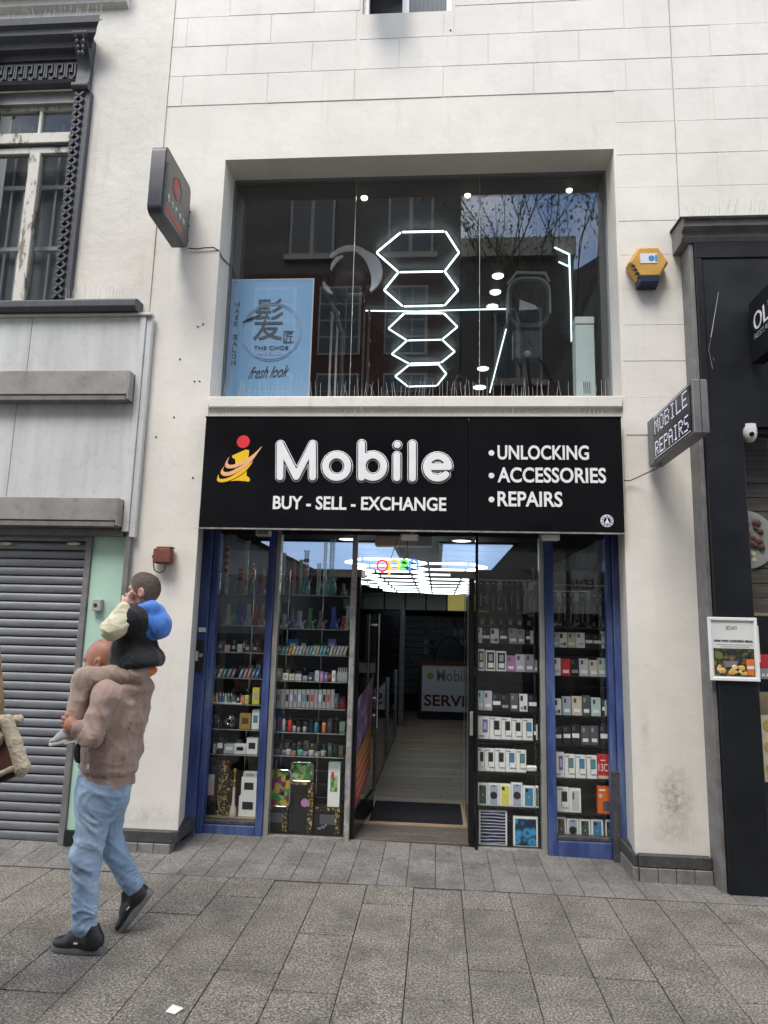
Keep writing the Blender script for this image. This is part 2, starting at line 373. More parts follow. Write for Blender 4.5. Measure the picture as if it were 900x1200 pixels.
# small tiles in front of the shop: rising a little towards the shop's left
apron = thing('forecourt', 'pale square concrete tiles along the shop fronts', 'paving', (0, 5.1, 0), kind='structure'); del apron['category']
def apron_z(x, y): return max(0., (y - 4.77) / .84) * (.040 - .017 * (x + 1.5))
TW = .188; ax = -.368 - TW * 22
ROWS = [(4.772, 5.03), (5.03, 5.29), (5.29, 5.64)]
for i in range(44):
    x0 = ax + i * TW
    for r, (ya, yb) in enumerate(ROWS):
        if r == 2 and not (-2.0 < x0 < 1.5): continue
        if r == 1 and not (-2.0 < x0 < 1.5): yb = 5.2
        xs = x0
        cx, cy = xs + TW / 2, (ya + yb) / 2
        s = slab(xs + .0016, xs + TW - .0016, ya + .0035, yb - .0035, apron_z(cx, cy) + rs.uniform(-.0005, .0005), 'concrete_tile', apron, 'paving_tile')
        zx = (apron_z(cx + .05, cy) - apron_z(cx - .05, cy)) / .1; zy = (apron_z(cx, cy + .05) - apron_z(cx, cy - .05)) / .1
        s.rotation_euler = (math.atan(zy), -math.atan(zx), 0)
obj('kerb_edge', B(-8, 8, 4.7555, 4.7705, -.03, .001), 'joint_dirt', apron)
M('litter_paper', (.8, .8, .78), .7, var=.03)
p = onZ(205, 1185); mb = MB(); mb.add([p + np.array(q) for q in [(-.035, -.02, .006), (.01, -.03, .004), (.035, .0, .012), (.02, .03, .003), (-.02, .025, .014), (0, 0, .02)]], [(0, 1, 5), (1, 2, 5), (2, 3, 5), (3, 4, 5), (4, 0, 5)])
obj('paper_scrap', mb, 'litter_paper', label='crumpled white paper scrap lying on the granite slabs', cat='litter')

# ------------------------------------------------------------------ main building
FY = 5.15
bld = thing('painted_shop_building', 'white painted block building with a wide upper window over the black shop sign', 'building', (0, FY, 0))
XL, XR, PXL, PXR = -2.36, 1.858, -1.815, 1.372
Z1, Z2 = 3.39, 5.47
WX0, WX1, WZ0 = -.70, .07, 6.82          # small window higher up
wall = MB()
wall.box(XL, PXL, FY, 5.78, 2.50, Z2); wall.box(PXR, XR, FY, 5.78, 2.50, Z2)
wall.prism_z([(XL, FY), (-1.83, FY), (-1.905, 5.49), (-1.93, 5.49), (-1.93, 5.78), (XL, 5.78)], .14, 2.50); wall.prism_z([(1.357, FY), (XR, FY), (XR, 5.78), (1.44, 5.78), (1.44, 5.49), (1.395, 5.49)], .14, 2.50)
wall.box(XL, XR, FY, 5.78, Z2, WZ0)
wall.box(XL, WX0, FY, 5.78, WZ0, 9.5); wall.box(WX1, XR, FY, 5.78, WZ0, 9.5); wall.box(WX0, WX1, FY, 5.78, 8.1, 9.5)
wall.box(PXL, PXR, FY + .01, 5.5, 2.46, 3.30)
wall_o = obj('wall', wall, 'white_paint', bld)
sill = MB().box(PXL - .0, PXR + .0, FY - .025, 5.75, 3.30, Z1)
obj('window_sill', sill, 'white_paint', bld, bevel=.008, smooth=40)
# painted blocks
blocks = []
def blockrow(z0, z1, xa, xb, off, pitch=.745, par=bld, gk=1.0):
    x = xa; edges = [xa]
    k = math.floor((xa - off) / pitch) + 1
    while off + k * pitch < xb - .12:
        e = off + k * pitch
        if e - edges[-1] > .12: edges.append(e)
        k += 1
    edges.append(xb)
    for a, c in zip(edges[:-1], edges[1:]):
        segs = [(a, c, z0, z1)]
        if z1 > WZ0 and c > WX0 and a < WX1 and par is bld:
            segs = []
            if a < WX0: segs.append((a, WX0 - .02, z0, z1))
            if c > WX1: segs.append((WX1 + .02, c, z0, z1))
            if z0 < WZ0 - .1: segs.append((max(a, WX0 - .017), min(c, WX1 + .017), z0, WZ0 - .03))
        for (p0, p1, q0, q1) in segs:
            if p1 - p0 < .05: continue
            gp = (.0010 + rs.random() * .0012) * gk; dy = rs.uniform(-.0015, .0015)
            mb = MB().box(p0 + gp, p1 - gp, FY - .0045 + dy, FY + .012, q0 + gp * .9, q1 - gp * .9)
            obj('stone_block', mb, 'white_paint_blocks', par, bevel=.0024)
for k in range(8):
    z0 = 5.99 + .29 * k
    blockrow(z0, z0 + .29, XL, XR - .004, -.373 + (.3725 if k % 2 == 0 else 0))
for k in range(16):
    z0 = 3.09 + .29 * k - .0
    if z0 > 5.7: break
    blockrow(z0, z0 + .29, PXR + .02, XR - .004, 9, 3, gk=.25)
# plinth of the two piers
pl = thing('pier_plinth', 'dark plinth with grey tiles at the foot of the pier by the mint panel', 'plinth', (-2.1, FY, 0))
def plinth(root, xa, xb, n):
    obj('upper_band', MB().prism_z([(xa, FY - .045), (xb, FY - .045), (xb + .04 * (1 if root is pl else 0), FY - .01), (xb + .04 * (1 if root is pl else 0), 5.52), (xa, 5.52)], .085, .165), 'plinth_dark', root, bevel=.006)
    st = (xb - xa) / n
    for i in range(n):
        obj('tile', B(xa + i * st + .002, xa + (i + 1) * st - .002, FY - .055, FY + .05, -.03, .083), 'plinth_tile', root, bevel=.003)
plinth(pl, -2.33, -1.86, 4)
pr = thing('pier_plinth', 'dark plinth with grey tiles at the foot of the pier beside the navy shopfront', 'plinth', (1.6, FY, 0))
plinth(pr, 1.37, 1.845, 4)
for k in range(2): obj('tile', B(1.33, 1.366, FY - .04 + k * .17, FY + .127 + k * .17, -.03, .083), 'plinth_tile', pr, bevel=.003)
obj('side_band', B(1.335, 1.367, FY - .03, 5.5, .086, .16), 'plinth_dark', pr, bevel=.005)

# upper small casement
M('upvc', (.78, .78, .78), .35, var=.02)
GLASS('pane_dim', (.55, .6, .62), .06)
wn = thing('casement_window', 'white plastic casement standing ajar high above the wide salon window', 'window', (-.3, FY, WZ0))
for (a, b_, c, d) in [(WX0, WX0 + .05, WZ0, 8.1), (WX1 - .05, WX1, WZ0, 8.1), (WX0 + .05, WX1 - .05, WZ0, WZ0 + .05), (-.36, -.30, WZ0 + .05, 8.05)]:
    obj('frame', B(a, b_, FY + .06, FY + .12, c, d), 'upvc', wn, bevel=.004)
sa = MB(); o_ = np.array([-.655, FY + .05, WZ0 + .04])
th = math.radians(24); U = np.array([1, 0, 0.]); V = np.array([0, -math.sin(th), -math.cos(th)])
top = np.array([-.655, FY + .06, 7.62]); H = .80
for (u0, u1, v0, v1) in [(0, .30, 0, .04), (0, .30, H - .05, H), (0, .04, .04, H - .05), (.26, .30, .04, H - .05)]:
    cen = top + U * (u0 + u1) / 2 + V * (v0 + v1) / 2; nrm = np.cross(U, V)
    sa.obox(cen, U * (u1 - u0) / 2, V * (v1 - v0) / 2, nrm * .02)
obj('open_sash', sa, 'upvc', wn)
obj('pane', MB().obox(top + U * .15 + V * H / 2, U * .112, V * (H / 2 - .045), np.cross(U, V) * .004), 'pane_dim', wn)
M('blind_slat', (.34, .37, .43), .6, var=.1, vscale=3)
obj('pane', B(-.295, .018, FY + .085, FY + .093, WZ0 + .05, 8.05), 'pane_dim', wn)
for k in range(8): obj('blind_strip', B(-.295 + k * .039, -.295 + k * .039 + .034, FY + .20 + .008 * (k % 2), FY + .206 + .008 * (k % 2), WZ0 + .02, 8.05), 'blind_slat', wn)
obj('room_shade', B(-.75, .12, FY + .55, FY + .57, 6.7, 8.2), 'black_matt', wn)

# ------------------------------------------------------------------ left neighbour: upper wall and ornate window
nb = thing('rendered_building', 'old white rendered building with a dark ornate window above a shutter', 'building', (-4, FY, 0))
LY = FY - .012
lw_ = MB(); WXa, WXb = -4.02, -3.06
lw_.box(-9, WXa, LY, 5.8, 4.07, 9.5); lw_.box(WXb, XL - .002, LY, 5.8, 4.07, 9.5); lw_.box(WXa, WXb, LY, 5.8, 6.52, 9.5)
lw_.box(-4.8, XL - .003, 5.42, 5.8, -.03, 4.07)
obj('wall', lw_, 'white_paint_old', nb)
# moulding at the top
obj('string_course', MB().prism_x([(LY, 6.97), (LY - .05, 7.0), (LY - .05, 7.06), (LY - .13, 7.1), (LY - .13, 7.2), (LY, 7.24)], -9, -2.78), 'white_paint_old', nb, smooth=30)
# cornice
CXR = -2.916
cor = MB(); prof = [(LY, 6.43), (LY - .05, 6.44), (LY - .06, 6.49), (LY - .11, 6.50), (LY - .12, 6.55), (LY - .17, 6.58), (LY - .175, 6.63), (LY - .205, 6.65), (LY - .21, 6.71), (LY, 6.735)]
rings = []
for xo, sgn in ((-4.17, -1), (CXR, 1)):
    rings.append([(xo - sgn * (.21 - (LY - y)) * (1 if y < LY - .001 else 1), y, z) for y, z in prof])
cor.ring_loft(rings, True, True)
obj('cornice', cor, 'slate_paint', nb, smooth=25)
obj('frieze', B(-4.05, -3.05, LY - .035, LY, 6.24, 6.428), 'slate_paint', nb)
obj('frieze_moulding', MB().prism_x([(LY, 6.19), (LY - .06, 6.2), (LY - .075, 6.225), (LY - .05, 6.238), (LY, 6.238)], -4.02, -3.17), 'slate_paint', nb, smooth=30)
# Greek key relief: a repeating meander of raised fillets
kx0 = -4.0; un = .092
for i in range(9):
    mb = MB(); x = kx0 + i * un; y0, y1 = LY - .052, LY - .036; z0, z1 = 6.262, 6.40; tk = .013
    for (a, b_, c, d) in [(0, tk, z0, z1), (tk, .060, z1 - tk, z1), (.060 - tk, .060, z0 + .05, z1 - tk), (.026, .060 - tk, z0 + .05, z0 + .05 + tk), (.0605, .080, z0, z0 + tk), (.074, .074 + tk, z0 + tk, z1)]:
        mb.box(x + a, x + b_, y0, y1, c, d)
    obj('meander_fillet', mb, 'slate_paint', nb)
# console bracket
def console(x0, x1, nm='bracket'):
    r = MB(); pts = []
    for k in range(26):
        a = k / 25; z = lerp(6.63, 6.12, a); d = .02 + .13 * (1 - a) ** 1.2 + .02 * math.sin(a * 9)
        if a > .82: d = .05 + .035 * math.sin((a - .82) / .18 * math.pi)
        pts.append((LY - d, z))
    poly = [(LY, 6.63)] + pts + [(LY, 6.12)]
    r.prism_x(poly, x0, x1)
    br_ = obj(nm, r, 'slate_paint', nb, smooth=35)
    for (q1, q2, q3) in ((LY - .135, 6.59, .042), (LY - .06, 6.155, .036)): obj('scroll', MB().cyl((x0 - .012, q1, q2), (x1 + .012, q1, q2), q3, n=14), 'slate_paint', br_, smooth=40)
    for s_ in (-1, 1):
        for k in range(4):
            lf = MB()
            zc = 6.57 - .045 * k; xc = (x0 + x1) / 2 + s_ * (.036 - .007 * k)
            lf.lathe([(0.001, -.03), (.014, -.015), (.016, 0), (.012, .018), (.001, .03)], (xc, LY - .155 + .012 * k, zc), 8)
            obj('carved_leaf', lf, 'slate_paint', br_, smooth=60)
console(-3.165, -3.045); console(-4.04, -3.92)
# pilasters with pierced lattice
def pilaster(x0, x1, inner):
    p = obj('pilaster', B(x0, x1, LY - .05, LY + .1, 4.19, 6.125), 'slate_paint', nb, bevel=.004)
    a, b_ = (x0 + .012, x0 + .092) if inner < 0 else (x1 - .092, x1 - .012)
    n = 26; st = (6.10 - 4.21) / n
    for i in range(n):
        mb = MB(); zc = 4.21 + st * (i + .5); xc = (a + b_) / 2; hw = (b_ - a) / 2
        for s_ in (-1, 1):
            mb.obox((xc, LY - .056 - .003 * (s_ > 0), zc), np.array([hw, 0, s_ * st / 2]) * .98, (0, .012, 0), np.array([-s_ * st / 2, 0, hw]) / math.hypot(st / 2, hw) * .0085)
        mb.lathe([(.001, -.016), (.013, -.008), (.015, 0), (.001, .004)], (xc, LY - .062, zc), 8, axis='y')
        for s_ in (-1, 1): mb.lathe([(.001, -.012), (.010, -.006), (.011, 0), (.001, .003)], (xc + s_ * hw * .9, LY - .060, zc + st / 2), 6, axis='y')
        obj('lattice_boss', mb, 'slate_paint', p)
pilaster(-3.165, -3.02, -1); pilaster(-4.06, -3.915, 1)
obj('sill', MB().prism_x([(LY + .1, 4.075), (LY - .12, 4.075), (LY - .14, 4.10), (LY - .14, 4.15), (LY - .10, 4.175), (LY + .1, 4.19)], -4.3, -2.415), 'slate_paint', nb, bevel=.004)
# timber casements with flaking paint
m, t, b = _base('flaking_paint')
n = noise(t, 16, 9, .75, stretch=(1, 1, .3)); fl = ramp(t, n.outputs['Fac'], [(.53, (0, 0, 0)), (.57, (1, 1, 1))]).outputs['Color']
t.links.new(mixc(t, fl, (.62, .60, .55), (.22, .19, .16)), b.inputs['Base Color']); b.inputs['Roughness'].default_value = .7
iv = t.nodes.new('ShaderNodeInvert'); t.links.new(fl, iv.inputs['Color']); bump(t, b, iv.outputs['Color'], .5, .003)
GLASS('old_pane', (.80, .82, .83), .028)
sw = thing('timber_window', 'peeling white timber casement window inside the dark ornate surround', 'window', (-3.52, LY, 4.19))
def fr(x0, x1, z0, z1, y0=LY + .06, y1=LY + .12, nm='frame'): return obj(nm, B(x0, x1, y0, y1, z0, z1), 'flaking_paint', sw, bevel=.005)
fr(-3.915, -3.165, 6.04, 6.11, nm='head'); obj('head_lintel', B(-3.915, -3.165, LY + .02, LY + .06, 6.075, 6.19), 'beam_taupe', sw)
fr(-3.915, -3.165, 5.70, 5.80, LY + .03, LY + .12, 'transom'); fr(-3.915, -3.165, 5.62, 5.685, nm='top_rail'); obj('drip_rail', B(-3.915, -3.165, LY + .045, LY + .12, 5.686, 5.699), 'slate_paint', sw)
fr(-3.575, -3.475, 4.22, 5.62, LY + .05, LY + .125, 'meeting_stile'); fr(-3.535, -3.505, 5.80, 6.04, nm='glazing_bar')
fr(-3.915, -3.165, 4.17, 4.235, nm='bottom_rail'); fr(-3.19, -3.165, 4.235, 5.62, nm='stile'); fr(-3.915, -3.89, 4.235, 5.62, nm='stile')
for (a, b_, c, d) in [(-3.89, -3.575, 4.235, 5.62), (-3.475, -3.19, 4.235, 5.62), (-3.915, -3.535, 5.80, 6.04), (-3.505, -3.165, 5.80, 6.04)]:
    obj('pane', B(a, b_, LY + .088, LY + .093, c, d), 'old_pane', sw)
M('grille_white', (.75, .75, .71), .6, var=.1)
gr = thing('window_grille', 'pale security bars behind the panes of the peeling timber window', 'grille', (-3.5, 5.4, 4.2))
for z in (4.80, 5.39): obj('rail', B(-3.9, -3.17, LY + .22, LY + .24, z, z + .035), 'grille_white', gr)
for x in (-3.83, -3.71, -3.60, -3.42, -3.32, -3.22): obj('bar', MB().cyl((x, LY + .25, 4.2), (x, LY + .25, 6.04), .011, n=8), 'grille_white', gr)
M('dim_room', (.02, .022, .024), .9, var=.2); M('net_curtain', (.30, .31, .33), .9, var=.25, vscale=6, stretch=(3, 1, .3))
obj('net_curtain', MB().box(-3.95, -3.13, 5.43, 5.44, 4.1, 6.2), 'net_curtain', sw)

# ------------------------------------------------------------------ left neighbour: shuttered shopfront
sf = thing('shuttered_shopfront', 'closed shopfront with pale fascia panels, two taupe beams and a steel roller shutter', 'shopfront', (-3.6, FY, 0))
obj('fascia_panel', B(-3.305, -2.402, 5.085, 5.13, 3.50, 4.045), 'panel_grey', sf, bevel=.002); obj('fascia_panel', B(-4.6, -3.309, 5.085, 5.13, 3.50, 4.045), 'panel_grey', sf, bevel=.002)
obj('fascia_panel', B(-3.355, -2.402, 5.085, 5.13, 2.50, 3.40), 'panel_grey', sf, bevel=.002); obj('fascia_panel', B(-4.6, -3.359, 5.085, 5.13, 2.50, 3.40), 'panel_grey', sf, bevel=.002)
obj('capping', B(-4.7, -2.30, 5.06, 5.13, 4.047, 4.07), 'panel_grey', sf, bevel=.004)
obj('end_trim', B(-2.400, -2.352, 5.075, 5.136, 2.30, 4.045), 'panel_grey', sf, bevel=.004); obj('end_trim', B(-2.350, -2.305, 5.09, 5.139, 2.26, 4.045), 'panel_grey', sf, bevel=.004)
for (z0, z1) in ((3.315, 3.555), (2.325, 2.545)):
    bm_ = obj('beam', B(-4.7, -2.415, 4.985, 5.084, z0 + .045, z1), 'beam_taupe', sf, bevel=.004)
    obj('beam_lip', B(-4.7, -2.420, 4.992, 5.083, z0, z0 + .04), 'lead_grey', bm_, bevel=.004)
    obj('beam_cap', B(-2.4145, -2.403, 4.988, 5.084, z0 + .01, z1 - .003), 'beam_taupe', bm_)
obj('shutter_box', B(-4.7, -2.40, 5.10, 5.4, 2.27, 2.32), 'lead_grey', sf)
# shutter: rolled slats, one object each
sp_ = .0665; prof = [(0, 0), (-.009, .003), (-.0135, .010), (-.0150, .022), (-.0150, .036), (-.0125, .050), (-.008, .057), (0, .0605), (.006, .0605), (.006, 0)]
sl0 = None
for i in range(34):
    z = .035 + i * sp_
    if sl0 is None:
        sl0 = obj('slat', MB().prism_x([(5.20 + y, z + q) for y, q in prof], -4.7, -2.705), 'steel_slat', sf, smooth=30); zc = WLOC[sl0.name][2] - z; cc = WLOC[sl0.name]
    else: share(sl0, 'slat', (cc[0], cc[1], z + zc), sf)
obj('bottom_bar', B(-4.7, -2.705, 5.18, 5.215, -.02, .033), 'aluminium_worn', sf)
obj('shutter_back', B(-4.7, -2.66, 5.215, 5.225, -.02, 2.3), 'black_matt', sf)
obj('guide_rail', B(-2.704, -2.657, 5.135, 5.24, -.03, 2.29), 'lead_grey', sf, bevel=.004)
obj('mint_panel', B(-2.655, -2.378, 5.155, 5.20, .13, 2.30), 'mint_paint', sf, bevel=.002)
obj('dark_plinth', B(-2.655, -2.378, 5.13, 5.20, -.03, .128), 'black_matt', sf)
obj('end_post', B(-2.376, -2.335, 5.10, 5.139, -.03, 2.30), 'lead_grey', sf, bevel=.003)
M('yellow_decal', (.75, .62, .10), .5, var=.1)
M('dull_white', (.62, .62, .58), .6, var=.1)
for (px, py) in ((85, 637), (5, 637)):
    x, z = XZ(px, py, 5.155); dd = MB(); poly = [(x + .055 * math.cos(a), z + .012 * math.sin(a)) for a in np.linspace(0, 2 * math.pi, 16, endpoint=False)]
    dd.prism(poly, 5.168, 5.175); o = obj('shutter_sticker', dd, 'dull_white', sf)
    obj('sticker_tip', MB().prism([(x - .055, z), (x - .02, z - .011), (x - .02, z + .011)], 5.164, 5.1675), 'yellow_decal', o)
x, z = XZ(114, 709, 5.12)
M('switch_grey', (.33, .33, .31), .6, var=.15)
ib = thing('key_switch', 'small grey shutter key switch box on the mint panel', 'switch', (x, 5.155, z - .05))
obj('box', B(x - .035, x + .033, 5.105, 5.155, z - .045, z + .042), 'switch_grey', ib, bevel=.004); obj('keyhole_plate', MB().lathe([(.001, -.006), (.011, -.005), (.012, 0)], (x - .005, 5.104, z), 12, axis='y'), 'black_matt', ib)
obj('keyhole_plate', B(x - .022, x - .012, 5.100, 5.1045, z - .012, z + .012), 'lead_grey', ib)

# ------------------------------------------------------------------ right neighbour: navy restaurant front
RY = 4.95; RX = 1.862
rb = thing('navy_shopfront', 'navy black restaurant shopfront with grey cornice and dark pilaster', 'shopfront', (2.4, RY, 0))
up = thing('upper_block_wall', 'white painted block wall rising above the navy restaurant front', 'wall', (2.6, FY, 4.7))
obj('backing', B(RX, 6.5, FY, 5.78, 4.62, 9.5), 'white_paint', up)
for k in range(13): blockrow(4.83 + .29 * k, 5.12 + .29 * k, RX + .003, 6.4, 2.62 + (.45 if k % 2 else 0), .9, up, gk=.4)
obj('side_board', B(RX - .012, RX + .02, RY + .02, FY + .05, -.03, 4.52), 'lead_grey', rb, bevel=.003)
obj('fascia_frame', B(RX + .022, 6.4, RY + .004, FY, 4.40, 4.53), 'navy_paint', rb, bevel=.004)
obj('fascia_frame', B(RX + .022, RX + .075, RY + .004, FY, -.03, 4.40), 'navy_paint', rb, bevel=.004)
obj('fascia_panel', B(RX + .078, 6.4, RY + .014, FY, 3.10, 4.398), 'navy_paint', rb, bevel=.003)
obj('pilaster', B(RX + .022, 2.145, RY - .012, FY + .1, -.03, 3.095), 'navy_paint', rb, bevel=.004)
obj('cornice', MB().prism_x([(FY, 4.53), (RY + .01, 4.53), (RY - .01, 4.56), (RY - .01, 4.60), (RY - .06, 4.62), (RY - .07, 4.675), (RY - .03, 4.70), (FY, 4.72)], RX - .07, 6.4), 'lead_grey', rb, smooth=30)
obj('lead_flashing', MB().prism_x([(FY, 4.724), (RY - .04, 4.704), (RY - .08, 4.68), (RY - .084, 4.665), (RY - .09, 4.68), (RY - .04, 4.712), (FY, 4.735)], RX - .085, 6.4), 'worn_paint', rb)
obj('lintel_shadow_board', B(2.15, 6.4, RY + .05, FY, 3.06, 3.096), 'black_matt', rb)
M('paint_scratch', (.42, .43, .44), .7, var=.1)
sc = MB()
for (q0, q1, wd) in [((842, 342), (833, 395), 2.2), ((833, 395), (830, 412), .8), ((831, 412), (835, 432), .9), ((835, 418), (837, 422), .8)]:
    p, q = onY(*q0, RY + .012), onY(*q1, RY + .012); d = q - p; L = np.linalg.norm(d); nrm = np.array([d[2], 0, -d[0]]) / L * wd * .0018
    sc.add([p - nrm * .3, p + nrm * .3, q + nrm * .5, q - nrm], [(0, 1, 2, 3)])
obj('scratch', sc, 'paint_scratch', rb)
GLASS('shop_glass', (.98, .99, .985), .030)
obj('window_glass', B(2.146, 6.4, 5.06, 5.072, .35, 3.05), 'shop_glass', rb)
obj('stall_riser', B(2.146, 6.4, 5.04, 5.12, -.03, .35), 'navy_paint', rb)
# planked wall with a plate picture inside the restaurant window
m, t, b = _base('barn_wood')
n = noise(t, 5, 8, .7, stretch=(.25, 1, 5)); t.links.new(ramp(t, n.outputs['Fac'], [(.3, (.020, .015, .012)), (.5, (.075, .058, .046)), (.7, (.15, .125, .10))]).outputs['Color'], b.inputs['Base Color']); b.inputs['Roughness'].default_value = .8
pk = thing('plank_backdrop', 'rough brown plank backdrop inside the restaurant window', 'backdrop', (2.6, 5.3, 0))
for k in range(13): obj('plank', B(2.06, 3.4, 5.22 + rs.uniform(0, .006), 5.25, 1.80 + k * .105, 1.80 + k * .105 + .099), 'barn_wood', pk, bevel=.003)
M('picture_white', (.30, .30, .29), .5, var=.1); M('plate_white', (.70, .70, .68), .35, var=.04); M('meat_brown', (.12, .045, .035), .7, var=.4, vscale=40, bmp=.4); M('herb_green', (.10, .13, .04), .7, var=.4, vscale=60); M('onion_white', (.50, .50, .34), .6, var=.2, vscale=50)
M('tan_board', (.33, .24, .15), .6, var=.15)
x, z = XZ(874, 632, 5.2)
pt = thing('food_plate_picture', 'round white plate of kebab meat pictured on the restaurant planks', 'picture', (x, 5.2, z - .22))
obj('plate', MB().lathe([(.20, 0), (.215, -.008), (.20, -.012), (.16, -.006), (.001, -.006)], (x, 5.215, z), 40, axis='y'), 'picture_white', pt, smooth=40)
for k in range(16):
    a, c = x + .03 + rs.uniform(-.05, .09), z + .12 - k * .0125; r9 = rs.uniform(.8, 1.6); obj('meat_chunk', MB().lathe([(.001, -.016), (.016 * r9, -.012), (.022 * r9, 0), (.001, .002)], (a, 5.209 - k * .0006, c), 9, axis='y'), 'meat_brown', pt, smooth=60)
for k in range(8):
    obj('salad_piece', MB().lathe([(.001, -.008), (.02, -.006), (.022, 0), (.001, .002)], (x + rs.uniform(-.03, .10), 5.21, z - .09 - rs.uniform(0, .07)), 7, axis='y'), 'herb_green' if k % 3 == 0 else 'onion_white', pt)
obj('restaurant_room', MB().box(2.1, 6.4, 7.4, 7.5, 0, 3.3).box(2.1, 2.14, 5.4, 7.4, 0, 3.3).box(2.1, 6.4, 5.1, 7.5, 3.11, 3.2).box(2.15, 6.4, 5.13, 7.4, -.02, .0), 'dim_room', rb)
EM('tube_warm', (1.0, .95, .75), 5.0)
x, z = XZ(895, 548, 5.9); obj('strip_light', B(x - .07, x + .9, 5.88, 5.92, z - .012, z + .012), 'tube_warm', rb)
obj('ledge_board', B(2.1, 3.4, 5.18, 5.26, 1.775, 1.797), 'tan_board', rb)
M('red_print', (.55, .03, .05), .5, var=.08); M('grey_print', (.30, .31, .35), .5, var=.1)
x0_, z0_ = XZ(888, 795, 5.12); x1_, z1_ = XZ(905, 767, 5.12)
rs_ = thing('red_notice', 'small red and grey opening notice on the restaurant glass', 'notice', (x0_, 5.1, z0_))
obj('header', B(x0_, x1_, 5.082, 5.086, (z0_ + z1_) / 2 - .01, z1_), 'red_print', rs_); obj('body', B(x0_, x1_, 5.082, 5.086, z0_, (z0_ + z1_) / 2 - .012), 'grey_print', rs_)
for k in range(3): obj('printed_mark', B(x0_ + .012 + k * .03, x0_ + .03 + k * .03, 5.0795, 5.0815, z0_ + .015, z0_ + .035), 'lettering_white', rs_)
x0_, z0_ = XZ(893, 915, 5.12); x1_, z1_ = XZ(915, 838, 5.12)
M('menu_cream', (.62, .55, .40), .5, var=.1); M('menu_yellow', (.55, .38, .10), .5, var=.3, vscale=40)
mn = thing('menu_board', 'cream food menu with round dishes low in the restaurant window', 'menu', (x0_, 5.1, z0_))
obj('sheet', B(x0_, x1_, 5.084, 5.088, z0_, z1_), 'menu_cream', mn)
for k in range(3): obj('dish_picture', MB().lathe([(.001, -.003), (.04, -.003), (.042, 0)], (x0_ + .055, 5.0835, z1_ - .07 - k * .14), 14, axis='y'), 'menu_yellow', mn)
obj('counter_band', B(2.1, 3.4, 5.3, 5.6, 1.05, 1.22), 'tan_board', rb)

# ------------------------------------------------------------------ the other side of the street (seen in the glass)
OY = -4.6
M('stone_dark', (.10, .093, .085), .8, var=.25, vscale=2, bmp=.2, bscale=20)
M('stone_pale', (.34, .32, .29), .8, var=.15, vscale=2)
M('brick_red', (.075, .034, .028), .8, var=.3, vscale=18)
M('slate_roof', (.06, .065, .075), .7, var=.2, vscale=3)
M('far_glass', (.05, .06, .075), .12, var=.1)
def vx(px, py, G): return onY(px, py, 2 * G - OY)
def far_building(name, label, x0, x1, h, mat, trim, win, roof='flat', ground=3.4, storey=3.2):
    r = thing(name, label, 'building', ((x0 + x1) / 2, OY - 3, 0), 'buildings across the street')
    obj('wall', B(x0, x1, OY - 8, OY, ground, h), mat, r)
    if roof == 'flat': obj('parapet', B(x0 - .02, x1 + .02, OY - .2, OY + .22, h - .35, h + .12), trim, r)
    else:
        pts = {'gable_r': [(x0, h), (x1, h), (x1, h + 5.5), ((x0 * .15 + x1 * .85), h + 5.5)]}[roof]
        obj('roof', MB().prism(pts, OY - 8, OY - .1), 'slate_roof', r)
    n = max(1, int((x1 - x0) / 2.1)); z = ground + .7
    while z + 1.9 < h - .4:
        for i in range(n):
            cx = x0 + (i + .5) * (x1 - x0) / n
            wv = obj('window', B(cx - .55, cx + .55, OY + .001, OY + .05, z, z + 1.8), trim, r)
            for q in (-.27, .27): obj('pane', B(cx + q - .22, cx + q + .22, OY + .052, OY + .06, z + .08, z + 1.72), 'far_glass', wv)
            obj('ledge', B(cx - .65, cx + .65, OY + .002, OY + .16, z - .14, z - .004), trim, wv)
        z += storey
    return r
XA = vx(540, 290, 5.44)[0]; ZB = vx(560, 290, 5.44)[2]; XC = vx(672, 300, 5.44)[0]
bA = far_building('stone_office_building', 'tall dark stone office block across the street, mirrored in the salon glass', -14, XA, 12.9, 'stone_dark', 'stone_pale', 0)
bB = far_building('brick_terrace_building', 'lower brick terrace under open sky, mirrored in the salon glass', XA + .02, XC, ZB, 'stone_dark', 'stone_pale', 0)
bC = far_building('slate_roofed_building', 'steep slate roofed house across the street, mirrored in the salon glass', XC + .02, XC + 10, ZB - .6, 'stone_dark', 'stone_pale', 0, 'gable_r')
obj('brick_bay', B(-4.6, .05, OY + .062, OY + .30, 5.4, 9.9), 'brick_red', bA)
for i in range(3):
    for j in range(2):
        cx_, cz_ = -3.9 + i * 1.55, 5.7 + j * 2.15; wv = obj('window', B(cx_ - .5, cx_ + .5, OY + .302, OY + .33, cz_, cz_ + 1.7), 'stone_pale', bA)
        for p_ in range(3):
            for q_ in range(4): obj('pane', B(cx_ - .46 + p_ * .31, cx_ - .46 + p_ * .31 + .28, OY + .332, OY + .338, cz_ + .05 + q_ * .41, cz_ + .05 + q_ * .41 + .37), 'far_glass', wv)
